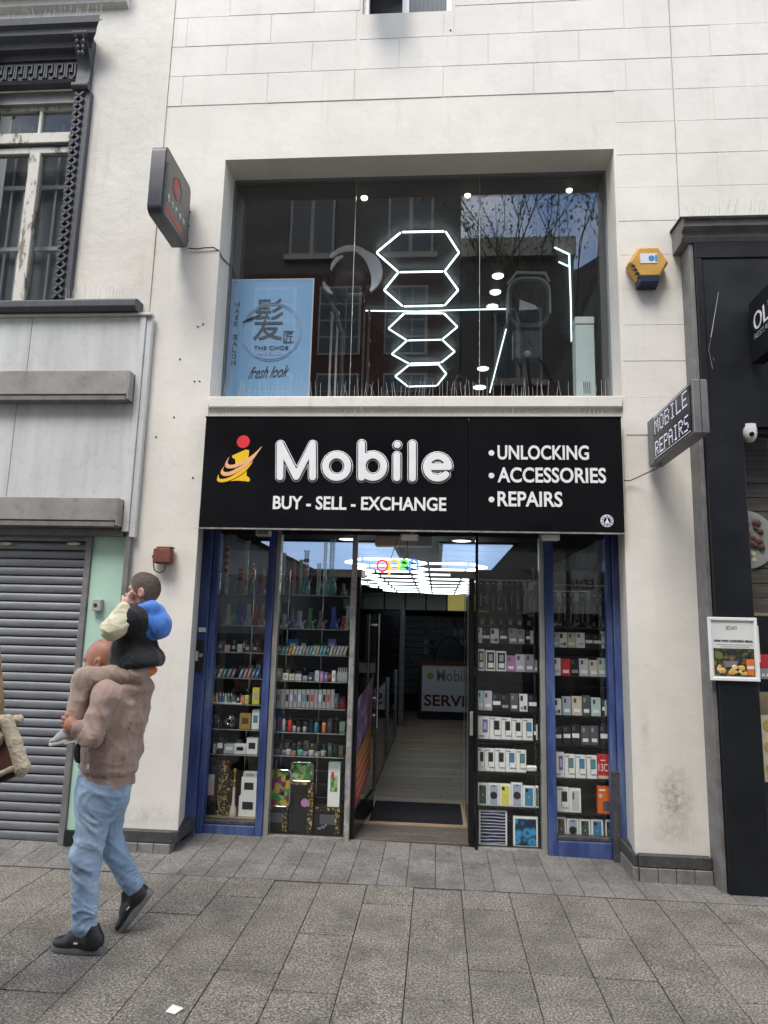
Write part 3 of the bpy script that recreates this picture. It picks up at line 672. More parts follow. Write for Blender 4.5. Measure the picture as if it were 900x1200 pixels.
# street-level fronts across the way, one with a pale arch over its sign
M('pale_render', (.70, .70, .68), .8, var=.1)
for (nm, lb, x0, x1, mt) in [('shop_row', 'dark shopfront row across the street, mirrored in the lower glass', -14, XA - .3, 'navy_paint'), ('shop_row', 'timber shopfront row across the street beyond the arch', 5.2, 14, 'stone_dark')]:
    r = thing(nm, lb, 'shopfront', (x0, OY, 0)); obj('front', B(x0, x1, OY - 8, OY + .1, -.02, 3.39), mt, r)
    k = x0 + .5
    while k + 1.7 < x1:
        obj('display_window', B(k, k + 1.6, OY + .101, OY + .12, .5, 2.5), 'far_glass', r); k += 2.0
    obj('fascia', B(x0, x1, OY + .101, OY + .3, 2.75, 3.3), 'stone_pale' if x0 < 0 else 'navy_paint', r)
ar = thing('arched_shopfront', 'pale arched shopfront across the street, mirrored in the lower glass', 'shopfront', (2.5, OY, 0))
ax0, ax1 = XA - .25, 5.15
acx = vx(672, 690, 5.6)[0]; azr = vx(672, 667, 5.6)[2]
arch = [(ax0, 0), (ax0, 3.39), (ax1, 3.39), (ax1, 0)]
R_ = 1.15
poly = [(ax0, 3.39), (ax0, 0), (acx - R_, 0)] + [(acx - R_ * math.cos(a), azr - R_ * .55 + R_ * .55 * math.sin(a)) for a in np.linspace(0, math.pi, 17)] + [(acx + R_, 0), (ax1, 0), (ax1, 3.39)]
obj('arch_wall', MB().prism(poly, OY - .1, OY + .1), 'stone_pale', ar)
obj('recess', B(ax0, ax1, OY - 4, OY - .3, 0, 3.38), 'dim_room', ar)
obj('sign_panel', MB().prism([(acx - R_ * .97, 2.05), (acx + R_ * .97, 2.05)] + [(acx + R_ * .97 * math.cos(a), azr - R_ * .55 + R_ * .53 * math.sin(a)) for a in np.linspace(0, math.pi, 15)], OY + .102, OY + .13), 'pale_render', ar)
for a in np.linspace(.35, math.pi - .35, 7):
    c = np.array([acx - (R_ + .18) * math.cos(a), OY + .108, azr - R_ * .55 + (R_ * .55 + .16) * math.sin(a)]); d = np.array([-math.cos(a), 0, .55 * math.sin(a)]); d /= np.linalg.norm(d)
    obj('voussoir_joint', MB().obox(c, d * .16, (0, .006, 0), np.array([d[2], 0, -d[0]]) * .012), 'stone_dark', ar)
# lettering faces the camera's side of the street, so it reads mirrored in the glass
p0 = vx(663, 690, 5.6); p1 = vx(694, 676, 5.6)
text('EDIA', 0, abs(p1[0] - p0[0]), 0, .2, 0, 'black_matt', ar, depth=.006, O=(max(p0[0], p1[0]), OY + .136, p0[2]), U=(-1, 0, 0), V=(0, 0, 1))

# tree in the street, young spring leaves
def branch_tree(base, h, seed):
    rr = random.Random(seed); tb = MB(); tips = []
    def grow(p, d, L, r, lev):
        q = p + d * L; mid = p + d * L * .5 + np.array([rr.uniform(-.05, .05) for _ in range(3)]) * L
        tb.tube([p, mid, q], [r, r * .82, r * .62], 6 if lev < 2 else 4, caps=lev == 0)
        if lev >= 2: tips.append((q, d, L))
        if lev >= 2: tips.append((mid, d, L))
        if lev == 5: return
        for k in range(3 if lev < 4 else 2):
            a = rr.uniform(.3, .75); ax = np.array([rr.uniform(-1, 1), rr.uniform(-1, 1), rr.uniform(-.2, .5)]); nd = d * math.cos(a) + ax * math.sin(a); nd[2] += .12; nd /= np.linalg.norm(nd)
            grow(q if k else p + d * L * rr.uniform(.6, .95), nd, L * rr.uniform(.62, .82), r * .6, lev + 1)
    grow(np.array(base, float), np.array([0, 0, 1.]), h, .075, 0)
    lf = MB()
    for (q, d, L) in tips:
        for k in range(6):
            c = q + np.array([rr.gauss(0, .16) for _ in range(3)]); s = rr.uniform(.03, .055); a = np.array([rr.uniform(-1, 1) for _ in range(3)]); a /= np.linalg.norm(a); b_ = np.cross(a, [rr.random(), rr.random(), 1.]); b_ /= np.linalg.norm(b_)
            lf.add([c - a * s, c + b_ * s * .5, c + a * s, c - b_ * s * .5], [(0, 1, 2, 3)])
    return tb, lf
M('bark', (.07, .055, .045), .9, var=.3, vscale=12, bmp=.4); M('leaf_green', (.11, .16, .04), .6, var=.3, vscale=5)
p = onY(668, 300, 2 * 5.44 + 3.2)
tr = thing('street_tree', 'young street tree with sparse spring leaves, mirrored in the salon glass', 'tree', (p[0], -3.2, 0))
tb, lf = branch_tree((p[0] - .1, -3.2, -.02), 3.9, 11)
obj('trunk', tb, 'bark', tr, smooth=50); obj('crown', lf, 'leaf_green', tr)
ORD = ['first', 'second', 'third', 'fourth', 'fifth', 'sixth', 'seventh', 'eighth', 'ninth', 'tenth', 'eleventh', 'twelfth', 'thirteenth', 'fourteenth', 'fifteenth', 'sixteenth', 'seventeenth', 'eighteenth', 'nineteenth', 'twentieth']
# ------------------------------------------------------------------ fascia sign
SY = 5.08
sg = thing('shop_sign', 'long glossy black shop sign reading Mobile with yellow and red logo', 'sign', (-.2, SY, 2.345))
obj('sign_panel', B(-1.805, .2195, SY, SY + .03, 2.345, 3.20), 'sign_black', sg, bevel=.003); obj('sign_panel', B(.2225, 1.341, SY, SY + .03, 2.345, 3.20), 'sign_black', sg, bevel=.003)
obj('backing', B(-1.80, 1.336, SY + .031, FY - .026, 2.36, 3.19), 'black_matt', sg)
obj('edge_trim', B(-1.808, 1.344, SY - .004, SY + .034, 3.2005, 3.212), 'black_gloss', sg)
obj('bottom_trim', B(-1.80, 1.336, SY + .004, FY - .03, 2.333, 2.3445), 'aluminium_worn', sg)
def rect(px0, py0, px1, py1, Y):
    pm = (py0 + py1) / 2; xm = (px0 + px1) / 2
    return XZ(px0, pm, Y)[0], XZ(px1, pm, Y)[0], XZ(xm, py1, Y)[1], XZ(xm, py0, Y)[1]
x0, x1, z0, z1 = rect(322, 516, 531, 568, SY)
M('letter_black', (.008, .008, .01), .3, var=0)
MOBILE_LETTERS = True
x0, x1, z0, z1 = rect(320, 582, 523, 598, SY); text('BUY - SELL - EXCHANGE', x0, x1, z0, z1, SY - .003, 'lettering_white', sg, bold=.024)
for s_, r in (('UNLOCKING', (583, 522, 690, 539)), ('ACCESSORIES', (583, 548, 710, 566)), ('REPAIRS', (583, 576, 659, 594))):
    x0, x1, z0, z1 = rect(*r, SY); text(s_, x0, x1, z0, z1, SY - .003, 'lettering_white', sg, bold=.022)
    x, z = XZ(576, (r[1] + r[3]) / 2 + .5, SY); obj('bullet', MB().lathe([(.001, -.004), (.020, -.004), (.022, 0)], (x, SY - .0005, z), 20, axis='y'), 'lettering_white', sg)
M('logo_red', (.70, .03, .04), .4, var=.03); M('logo_yellow', (.85, .52, .02), .4, var=.04); M('logo_peach', (.85, .45, .22), .4, var=.04); M('logo_brown', (.12, .02, .01), .4, var=0)
def zp(pts, sx=240, sy=500, k=10.): return [tuple(XZ(sx + a / k, sy + b_ / k, SY)) for a, b_ in pts]
def poly_obj(nm, pts, y0, mat, par, d=.002):
    pts = zp(pts); ar_ = sum(pts[i][0] * pts[(i + 1) % len(pts)][1] - pts[(i + 1) % len(pts)][0] * pts[i][1] for i in range(len(pts)))
    if ar_ < 0: pts = pts[::-1]
    return obj(nm, MB().prism(pts, y0 - d, y0), mat, par)
def smooth_poly(pts, n=4):
    out_ = []; P = [np.array(p, float) for p in pts]; m_ = len(P)
    for i in range(m_):
        a, b_, c, d = P[i - 1], P[i], P[(i + 1) % m_], P[(i + 2) % m_]
        for k in range(n):
            t_ = k / n; out_.append(tuple(.5 * ((2 * b_) + (-a + c) * t_ + (2 * a - 5 * b_ + 4 * c - d) * t_ ** 2 + (-a + 3 * b_ - 3 * c + d) * t_ ** 3)))
    return out_
logo = obj('logo_body', MB().prism(sorted_ := [p for p in zp([(300, 640), (380, 633), (480, 640), (512, 648), (531, 630), (526, 602), (490, 575), (494, 490), (520, 300), (518, 276), (480, 270), (318, 342), (328, 368), (355, 382), (360, 410), (360, 560), (300, 610)])][::1], SY - .0035, SY - .0015), 'logo_yellow', sg)
for nm, mt, pts in (('logo_stroke', 'logo_peach', [(295, 350), (262, 395), (240, 450), (262, 485), (320, 490), (410, 462), (510, 410), (600, 335), (672, 232), (600, 300), (500, 375), (390, 430), (310, 450), (272, 432), (276, 390)]),
                    ('logo_stroke', 'logo_peach', [(242, 452), (205, 500), (190, 545), (225, 577), (300, 572), (410, 520), (520, 440), (612, 325), (540, 390), (430, 460), (330, 515), (260, 535), (218, 520), (225, 480)]),
                    ('logo_stroke', 'logo_yellow', [(168, 560), (150, 600), (150, 635), (185, 652), (270, 640), (400, 580), (500, 500), (568, 405), (490, 470), (400, 530), (300, 590), (220, 615), (180, 612), (166, 595)])):
    ctr = np.mean(pts, 0); big = smooth_poly([tuple(np.array(p) + (np.array(p) - ctr) / (np.linalg.norm(np.array(p) - ctr) + 1e-6) * 10) for p in pts], 3)
    poly_obj('logo_shadow', big, SY - .0036, 'logo_brown', sg, .0010); poly_obj(nm, smooth_poly(pts, 3), SY - .0047, mt, sg, .0012)
x, z = XZ(285.2, 517.8, SY); obj('logo_dot', MB().lathe([(.001, -.003), (.049, -.003), (.051, 0)], (x, SY - .0005, z), 32, axis='y'), 'logo_red', sg)
M('sticker_white', (.72, .72, .80), .5, var=.03); M('sticker_violet', (.10, .07, .28), .5, var=.1)
x, z = XZ(711.3, 610.5, SY)
st = thing('round_sticker', 'round white and violet crest sticker low on the shop sign', 'sticker', (x, SY, z - .05))
obj('disc', MB().lathe([(.001, -.0025), (.045, -.0025), (.046, 0)], (x, SY - .0005, z), 28, axis='y'), 'sticker_white', st)
obj('centre_disc', MB().lathe([(.001, -.0015), (.026, -.0015)], (x, SY - .0032, z), 24, axis='y'), 'sticker_violet', st)
tw = MB().prism([(x - .020, z - .020), (x + .020, z - .020), (x + .006, z + .004), (x + .002, z + .022), (x - .002, z + .022), (x - .006, z + .004)], SY - .0066, SY - .0052); obj('tower_mark', tw, 'sticker_white', st)
for k in range(10):
    a = k * math.pi / 5 + .3; c = np.array([x + .0355 * math.cos(a), SY - .0036, z + .0355 * math.sin(a)])
    obj('rim_mark', MB().obox(c, np.array([-math.sin(a), 0, math.cos(a)]) * .007, (0, .0006, 0), np.array([math.cos(a), 0, math.sin(a)]) * .004), 'sticker_violet', st)

# ------------------------------------------------------------------ shopfront frame
GY = 5.60
fm = thing('shopfront_frame', 'worn blue timber shopfront frame with metal strips around the display windows', 'shopfront', (-.2, GY, 0))
def post(x0, x1, mat='blue_paint', y0=GY - .05, y1=GY + .05, z0=-.03, z1=2.44, nm='post', bev=.004): return obj(nm, B(x0, x1, y0, y1, z0, z1), mat, fm, bevel=bev)
post(-1.925, -1.828, y0=GY - .10); post(-1.826, -1.776, y0=GY - .07, y1=GY + .02)
post(-1.372, -1.318); post(-1.316, -1.276, 'aluminium', GY - .03)
post(-.690, -.650, 'aluminium_worn', GY - .03, GY + .03)
post(.30, .322, 'black_gloss', GY - .03, GY + .04)
post(.800, .838, 'aluminium', GY - .03); post(.840, .905)
post(1.302, 1.346, y0=GY - .07, y1=GY + .02); post(1.348, 1.438, y0=GY - .10)
obj('worn_patch', B(1.300, 1.353, GY - .108, GY - .0715, -.03, .62), 'worn_paint', fm, bevel=.003); obj('worn_patch', B(1.347, 1.392, GY - .106, GY - .1005, -.03, .16), 'worn_paint', fm, bevel=.003)
for (a, b_) in ((-1.775, -1.373), (.906, 1.301)):
    obj('bottom_rail', B(a, b_, GY - .05, GY + .05, -.03, .105), 'blue_paint', fm, bevel=.004); obj('bead', B(a, b_, GY - .035, GY + .04, .107, .135), 'worn_paint', fm, bevel=.004)
    obj('top_rail', B(a, b_, GY - .04, GY + .05, 2.36, 2.44), 'black_matt', fm)
obj('head_beam', B(-1.93, 1.44, GY - .12, GY + .12, 2.445, 2.62), 'black_matt', fm)
obj('head_trim', B(-1.275, .799, GY - .03, GY + .03, 2.365, 2.443), 'black_matt', fm)
obj('floor_track', B(-1.275, -.673, GY - .02, GY + .03, -.03, .038), 'aluminium_worn', fm); obj('floor_track', B(.323, .799, GY - .02, GY + .03, -.03, .022), 'aluminium_worn', fm)
soff = obj('soffit', B(-1.93, 1.44, FY + .02, GY - .13, 2.44, 2.50), 'black_matt', fm)
panes = [(-1.775, -1.373, .136, 2.36), (-1.275, -.673, .039, 2.365), (.323, .799, .023, 2.365), (.906, 1.301, .136, 2.36)]
for a, b_, c, d in panes: obj('pane', B(a, b_, GY - .005, GY + .005, c, d), 'shop_glass', fm)
obj('transom_pane', B(-.631, .299, GY - .005, GY + .005, 2.07, 2.364), 'shop_glass', fm)
# shutter lock and stickers on the outer post
x, z = XZ(233, 768, GY - .12)
lk = thing('shutter_lock', 'pale metal lock box with dark back plate on the blue post', 'lock', (x, GY - .1, z - .1))
obj('back_plate', B(-1.895, -1.835, GY - .118, GY - .1105, z - .13, z + .12), 'black_matt', lk, bevel=.003); obj('lock_body', B(-1.945, -1.872, GY - .165, GY - .119, z - .045, z + .035), 'aluminium', lk, bevel=.006); obj('lock_cylinder', MB().lathe([(.001, -.012), (.016, -.012), (.017, 0)], (-1.858, GY - .1185, z), 14, axis='y'), 'aluminium_worn', lk)
x, z = XZ(237, 738, GY - .112); obj('post_label', B(x - .03, x + .03, GY - .1125, GY - .1105, z - .018, z + .018), 'dull_white', label='small white printed label stuck on the blue post', cat='sticker')
# small fittings under the sign
def floodlight(px, py, lab, wide, square):
    x, z = XZ(px, py, 5.2)
    r = thing('floodlight', lab, 'light fitting', (x, 5.2, z))
    h = .045 if square else .024
    obj('bracket', B(x + .01, x + .03, 5.14, 5.30, z + h, z + h + .06), 'aluminium', r); obj('housing', B(x - wide / 2, x + wide / 2, 5.155, 5.23, z - h, z + h), 'dull_white' if not square else 'aluminium', r, bevel=.006)
    obj('lens', B(x - wide / 2 + .012, x + wide / 2 - .012, 5.150, 5.1545, z - h + .01, z + h - .01), 'lead_grey' if square else 'plate_white', r)
floodlight(309.5, 622, 'square grey floodlight under the sign above the blue mullion of glass pipes', .11, True)
floodlight(480, 630, 'slim white sensor under the sign above the doorway', .13, False)
floodlight(645, 630, 'slim white sensor under the sign above the phone windows', .125, False)

# ------------------------------------------------------------------ shop interior
M('shop_wall', (.014, .015, .017), .6, var=.15); M('shop_ceiling', (.045, .047, .05), .7, var=.08)
room = thing('shop_room', 'dark interior walls of the phone shop', 'room', (-.2, 9, 0), kind='structure'); del room['category']
IX0, IX1, IY1 = -1.93, 1.46, 14.35
obj('side_wall', B(IX0 - .1, IX0, GY + .13, IY1, -.02, 2.6), 'shop_wall', room); obj('side_wall', B(IX1, IX1 + .1, GY + .13, IY1, -.02, 2.6), 'shop_wall', room)
obj('back_wall', B(IX0, IX1, IY1, IY1 + .1, -.02, 2.6), 'shop_wall', room); obj('ceiling', B(IX0, IX1, GY + .13, IY1, 2.46, 2.6), 'shop_ceiling', room)
obj('base_floor', B(IX0, IX1, GY + .06, IY1, -.028, .004), 'joint_dirt', room)
m, t, b = _base('floor_wood')
oi = t.nodes.new('ShaderNodeObjectInfo'); n = noise(t, 4, 7, .65, stretch=(.35, 7, 1))
c = ramp(t, n.outputs['Fac'], [(.3, (.48, .34, .20)), (.7, (.70, .54, .36))]).outputs['Color']
c = mixc(t, 1.0, c, ramp(t, oi.outputs['Random'], [(0, (.8, .8, .82)), (1, (1.1, 1.08, 1.05))]).outputs['Color'], 'MULTIPLY'); t.links.new(c, b.inputs['Base Color']); b.inputs['Roughness'].default_value = .38
M('threshold_wood', (.09, .075, .062), .75, var=.4, vscale=9, bmp=.4, dirt=.6, dirtcol=(.2, .18, .16), stretch=(.3, 3, 1))
flo = thing('shop_floor', 'pale wood plank floor of the phone shop', 'floor', (-.2, 8, 0), kind='structure'); del flo['category']
y = 6.12; k = 0
while y < IY1 - .2:
    d = .19; xs = [IX0 + .02, -.9 + ((k * .83) % 1.6), IX1 - .02]
    for a, b_ in zip(xs[:-1], xs[1:]): obj('plank', B(a + .002, b_ - .002, y + .002, y + d - .002, .006, .022 + (k % 3) * .0006), 'floor_wood', flo)
    y += d; k += 1
obj('threshold_board', B(-.66, .30, 5.66, 6.117, -.02, .026), 'threshold_wood', flo, bevel=.004); obj('threshold_edge', B(-.66, .30, 6.06, 6.118, .0265, .034), 'tan_board', flo)
M('mat_black', (.012, .012, .013), .9, var=.2, bmp=.6, bscale=160)
mt_ = thing('door_mat', 'black ribbed door mat just inside the shop doorway', 'mat', (-.15, 6.5, .03))
obj('border', B(-.555, .235, 6.18, 6.86, .0235, .031), 'mat_black', mt_, bevel=.003)
for i in range(24): obj('rib', B(-.535 + i * .0315, -.535 + i * .0315 + .02, 6.21, 6.83, .0315, .037), 'mat_black', mt_)
# lit ceiling panels, hexagon tubes and downlights
EM('led_shop', (.85, .97, 1.0), 1.9); EM('ceiling_panel_lit', (.42, .60, .95), .32); EM('led_white', (.88, 1.0, .98), 1.7); EM('downlight', (1.0, .97, .90), 2.0); EM('yellow_lit', (.62, .56, .16), .14)
for (a, b_, lab) in ((-1.75, -.45, 'pale blue lit ceiling panel over the glass pipe side of the shop'), (.05, .72, 'pale blue lit ceiling panel over the phone side of the shop')):
    cp = thing('ceiling_panel', lab, 'ceiling light', ((a + b_) / 2, 8, 2.44))
    for i in range(6): obj('diffuser_strip', B(a, b_, 6.75 + i * .52, 6.75 + i * .52 + .45, 2.436, 2.446), 'ceiling_panel_lit', cp)
    obj('frame', B(a - .04, b_ + .04, 6.7, 9.9, 2.447, 2.457), 'black_matt', cp)
hx = thing('hexagon_ceiling_light', 'honeycomb of white light tubes hung under the phone shop ceiling', 'ceiling light', (-.1, 9.5, 2.25))
def hexgrid(par, cx, y0, s, nx_, ny_, z, r, mat):
    done = set(); dx, dy = 1.5 * s, math.sqrt(3) * s; ms = {}
    for i in range(nx_):
        for j in range(ny_):
            c = np.array([cx + (i - (nx_ - 1) / 2) * dx, y0 + j * dy + (dy / 2 if i % 2 else 0)])
            P = [c + s * np.array([math.cos(a), math.sin(a)]) for a in [k * math.pi / 3 for k in range(6)]]
            for k in range(6):
                a, b_ = P[k], P[(k + 1) % 6]; key = tuple(sorted([tuple(np.round(a, 2)), tuple(np.round(b_, 2))]))
                if key in done: continue
                done.add(key); d = (b_ - a) * .05
                obj('tube', MB().cyl((*(a + d), z), (*(b_ - d), z), r, n=8), mat, par)
hexgrid(hx, -.20, 6.7, .40, 2, 8, 2.25, .010, 'led_shop')
for (px, py, lab) in ((408, 631, 'round white downlight in the shop ceiling over the glass pipes'), (541, 633, 'round white downlight in the shop ceiling near the black door leaf')):
    p = onZ(px, py, 2.455); dl = thing('downlight', lab, 'downlight', p); obj('bezel', MB().lathe([(.10, 0), (.10, -.012), (.085, -.014), (.085, 0)], (p[0], p[1], 2.459), 24), 'plate_white', dl); obj('lens', MB().lathe([(.084, -.002), (.084, -.010)], (p[0], p[1], 2.459), 24), 'downlight', dl)
# bulkhead with square panels at the back
bh = thing('back_bulkhead', 'bulkhead of square frosted panels over the back counter, two lit yellow', 'bulkhead', (-.2, 13.4, 1.95))
obj('bulkhead_box', B(IX0, IX1, 13.45, IY1, 1.97, 2.455), 'shop_wall', bh)
M('frosted_grey', (.42, .45, .42), .5, var=.05)
for i in range(8):
    x = -1.8 + i * .40; obj('panel', B(x, x + .37, 13.42, 13.448, 1.99, 2.30), 'yellow_lit' if i in (5, 6) else 'frosted_grey', bh)
# counter with lettered front
ct = thing('service_counter', 'shop counter with white front panel lettered SERVICES at the back', 'counter', (.5, 13.2, 0))
cx0, cz0 = XZ(494, 833, 13.0); cx1, cz1 = XZ(494, 779, 13.0)
obj('front_panel', B(cx0, cx0 + 1.6, 13.0, 13.05, max(.12, cz0), cz1), 'lettering_white', ct); obj('counter_body', B(cx0 - .06, cx0 + 1.66, 13.052, 13.6, .022, cz1 + .06), 'letter_black', ct)
obj('counter_edge', B(cx0 - .06, cx0 + 1.66, 12.97, 13.05, cz1 + .003, cz1 + .08), 'logo_brown', ct)
a0, b0 = XZ(497, 827, 13.0)[0], XZ(497, 827, 13.0)[1]; a1, b1 = XZ(543, 815, 13.0)
text('SERVI', a0, a1 + .02, b0, b1, 12.995, 'logo_brown', ct, bold=.02); text('CES', a1 + .05, a1 + .05 + (a1 - a0) * .62, b0, b1, 12.995, 'logo_brown', ct, bold=.02)
x, z = XZ(504, 792, 13.0); obj('logo_mark', MB().lathe([(.001, -.004), (.06, -.004), (.062, 0)], (x, 12.999, z), 20, axis='y'), 'menu_yellow', ct)
x0, x1 = x + .12, x + .75; M('ghost_grey', (.30, .32, .30), .5, var=.05); text('Mobile', x0, x1, z - .09, z + .12, 12.997, 'ghost_grey', ct, bold=.012)
# office chair back showing over the counter
ch = thing('swivel_chair', 'black rounded chair back showing above the service counter', 'chair', (.75, 13.8, 0))
cxx = XZ(527, 770, 13.7)[0]
obj('backrest', MB().prism([(cxx + .32 * math.cos(a), .95 + .55 * math.sin(a)) for a in np.linspace(-.4, math.pi + .4, 20)], 13.68, 13.76), 'letter_black', ch, bevel=.02, smooth=40)
obj('seat', B(cxx - .25, cxx + .25, 13.7, 14.15, .48, .56), 'letter_black', ch, bevel=.02); obj('stem', MB().cyl((cxx, 13.93, .1), (cxx, 13.93, .48), .03), 'lead_grey', ch)
for k in range(5): obj('leg', MB().cyl((cxx, 13.93, .11), (cxx + .28 * math.cos(k * 1.257), 13.93 + .28 * math.sin(k * 1.257), .045), .02, n=8), 'lead_grey', ch)
# back wall stock
M('stock_grey', (.13, .135, .15), .5, var=.4, vscale=18); M('stock_pale', (.34, .34, .36), .5, var=.2, vscale=18)
bs = thing('accessory_wall', 'dim back wall rack hung with small grey accessory packs', 'rack', (0, 14.3, .8))
for k in range(12): obj('slat', B(-.9, IX1 - .02, 14.325, 14.348, .35 + k * .13, .35 + k * .13 + .115), 'stock_grey', bs)
rq = random.Random(3)
for r_ in range(6):
    for c_ in range(13):
        x = -.25 + c_ * .115; z = .75 + r_ * .19
        if rq.random() < .8: obj('hanging_pack', B(x, x + rq.uniform(.06, .09), 14.28, 14.322, z, z + rq.uniform(.09, .15)), rq.choice(['stock_grey', 'stock_grey', 'stock_pale', 'black_matt']), bs)
# ribbed dark panel and post beside the aisle
sp1 = thing('slat_panel', 'black slatted screen at the far end of the shop aisle', 'screen', (-.9, 13.3, 0))
p0, p1 = XZ(441, 800, 12.0)[0], XZ(467, 800, 12.0)[0]
for k in range(15): obj('slat', B(p0, p1, 12.0, 12.04, .06 + k * .125, .06 + k * .125 + .117), 'black_gloss', sp1, bevel=.004)
obj('frame_post', B(p1 + .01, p1 + .09, 11.98, 12.06, .022, 1.98), 'lead_grey', sp1)
# aisle display cabinet behind the open door leaf
cb = thing('aisle_cabinet', 'dark glass display cabinet along the shop aisle', 'cabinet', (-1.2, 9, 0))
for z in (.03, .55, .8): obj('deck', B(-1.1, -.60, 7.1, 10.6, z, z + .03), 'black_gloss', cb)
obj('front_glass', B(-.602, -.596, 7.1, 10.6, .58, 1.0), 'shop_glass', cb); obj('kick_panel', B(-.612, -.603, 7.1, 10.6, .06, .55), 'black_gloss', cb); obj('top_glass', B(-1.1, -.602, 7.1, 10.6, 1.0, 1.008), 'shop_glass', cb)
for y in (7.1, 8.8, 10.56): obj('corner_post', B(-.62, -.58, y, y + .04, .06, 1.02), 'aluminium_worn', cb)
cb2 = thing('aisle_cabinet', 'black panelled display cabinet inside the door on the phone side', 'cabinet', (.9, 9, 0))
for z in (.03, .9): obj('deck', B(.45, 1.2, 7.2, 11.0, z, z + .03), 'black_gloss', cb2)
obj('kick_panel', B(.44, .448, 7.2, 11.0, .03, .95), 'black_gloss', cb2)
for y in (7.2, 8.4, 9.6): obj('corner_post', B(.425, .439, y, y + .03, .03, .95), 'aluminium_worn', cb2)

# ------------------------------------------------------------------ glass doors, both leaves open inwards
M('chrome', (.72, .72, .72), .16, 1.0, var=.03); M('patch_bronze', (.27, .23, .19), .4, .5, var=.1)
GLASS('door_glass', (.88, .93, .91), .07)
dl_ = thing('glass_door', 'open glass door leaf with two posters beside the glass pipe window', 'door', (-.640, 5.63, 0))
obj('leaf', B(-.640, -.629, 5.64, 6.54, .045, 2.05), 'door_glass', dl_); obj('bottom_rail', B(-.652, -.617, 5.64, 6.54, .03, .20), 'black_gloss', dl_, bevel=.004); obj('patch_fitting', B(-.66, -.61, 5.60, 5.78, 2.03, 2.09), 'patch_bronze', dl_); obj('edge_strip', B(-.652, -.617, 5.625, 5.6395, .03, 2.05), 'black_gloss', dl_)
hd = MB().cyl((-.585, 6.42, .75), (-.585, 6.42, 1.75), .014, n=12); hd.cyl((-.63, 6.42, .85), (-.585, 6.42, .85), .009, n=8).cyl((-.63, 6.42, 1.65), (-.585, 6.42, 1.65), .009, n=8)
obj('pull_handle', hd, 'chrome', dl_, smooth=40)
obj('lever_handle', MB().tube([(-.628, 6.46, 1.0), (-.59, 6.46, 1.0), (-.585, 6.34, 1.0)], .008, 8), 'chrome', dl_, smooth=40)
def patch_art(name, cols, scale, rough=.4):
    m, t, b = _base(name); v = t.nodes.new('ShaderNodeTexVoronoi'); v.inputs['Scale'].default_value = scale; g = t.nodes.new('ShaderNodeNewGeometry'); t.links.new(g.outputs['Position'], v.inputs['Vector'])
    sep = t.nodes.new('ShaderNodeSeparateColor'); t.links.new(v.outputs['Color'], sep.inputs['Color']); n_ = len(cols)
    r = ramp(t, sep.outputs[0], [(i / n_, c_) for i, c_ in enumerate(cols)]); r.color_ramp.interpolation = 'CONSTANT'; t.links.new(r.outputs['Color'], b.inputs['Base Color']); b.inputs['Roughness'].default_value = rough
patch_art('poster_violet', [(.17, .10, .30), (.28, .20, .42), (.20, .12, .24), (.42, .32, .42)], 14)
patch_art('poster_pink', [(.42, .24, .30), (.30, .10, .14), (.60, .50, .55), (.35, .16, .22)], 16)
m, t, b = _base('poster_orange'); g = t.nodes.new('ShaderNodeNewGeometry'); sx = t.nodes.new('ShaderNodeSeparateXYZ'); t.links.new(g.outputs['Position'], sx.inputs[0]); mr = t.nodes.new('ShaderNodeMapRange'); mr.inputs[1].default_value = .25; mr.inputs[2].default_value = .70; t.links.new(sx.outputs['Z'], mr.inputs[0])
t.links.new(ramp(t, mr.outputs[0], [(0, (.55, .05, .07)), (.6, (.60, .13, .06)), (1, (.62, .30, .07))]).outputs['Color'], b.inputs['Base Color']); b.inputs['Roughness'].default_value = .4
po = thing('violet_poster', 'violet and pink printed poster on the open glass door', 'poster', (-.640, 5.63, 0)); 
obj('sheet', MB().add([(-.626, 5.66, .62), (-.626, 6.02, .74), (-.626, 6.02, 1.11), (-.626, 5.66, 1.06)], [(0, 1, 2, 3)]), 'poster_violet', po); obj('sheet', MB().add([(-.6255, 6.025, .70), (-.6255, 6.40, .80), (-.6255, 6.40, 1.20), (-.6255, 6.025, 1.115)], [(0, 1, 2, 3)]), 'poster_pink', po)
pq = thing('orange_poster', 'orange to red printed poster low on the open glass door', 'poster', (-.640, 5.63, 0))
obj('sheet', MB().add([(-.6265, 5.67, .22), (-.6265, 6.38, .40), (-.6265, 6.38, .795), (-.6265, 5.67, .615)], [(0, 1, 2, 3)]), 'poster_orange', pq)
for k in range(4): obj('print_glint_line', MB().add([(-.6255, 5.75, .30 + k * .075), (-.6255, 6.28, .43 + k * .075), (-.6255, 6.28, .455 + k * .075), (-.6255, 5.75, .325 + k * .075)], [(0, 1, 2, 3)]), 'logo_peach', pq)
for o_ in (dl_, po, pq): o_.rotation_euler.z = -math.atan(.075)
dr = thing('glass_door', 'open black framed door leaf on the phone side of the doorway', 'door', (.27, 6, 0))
obj('leaf', B(.262, .290, 5.65, 6.5, .035, 2.05), 'black_gloss', dr, bevel=.003); obj('edge_strip', B(.252, .298, 5.632, 5.649, .035, 2.05), 'black_gloss', dr, bevel=.002); obj('patch_fitting', B(.10, .30, 5.60, 5.64, 2.03, 2.09), 'patch_bronze', dr); obj('lock_plate', B(.262, .288, 5.622, 5.6315, .82, 1.0), 'aluminium', dr, bevel=.003)
for k in range(2): obj('metal_strip', B(.246, .2505, 5.7 + k * .7, 5.73 + k * .7, .1, 2.0), 'chrome', dr)
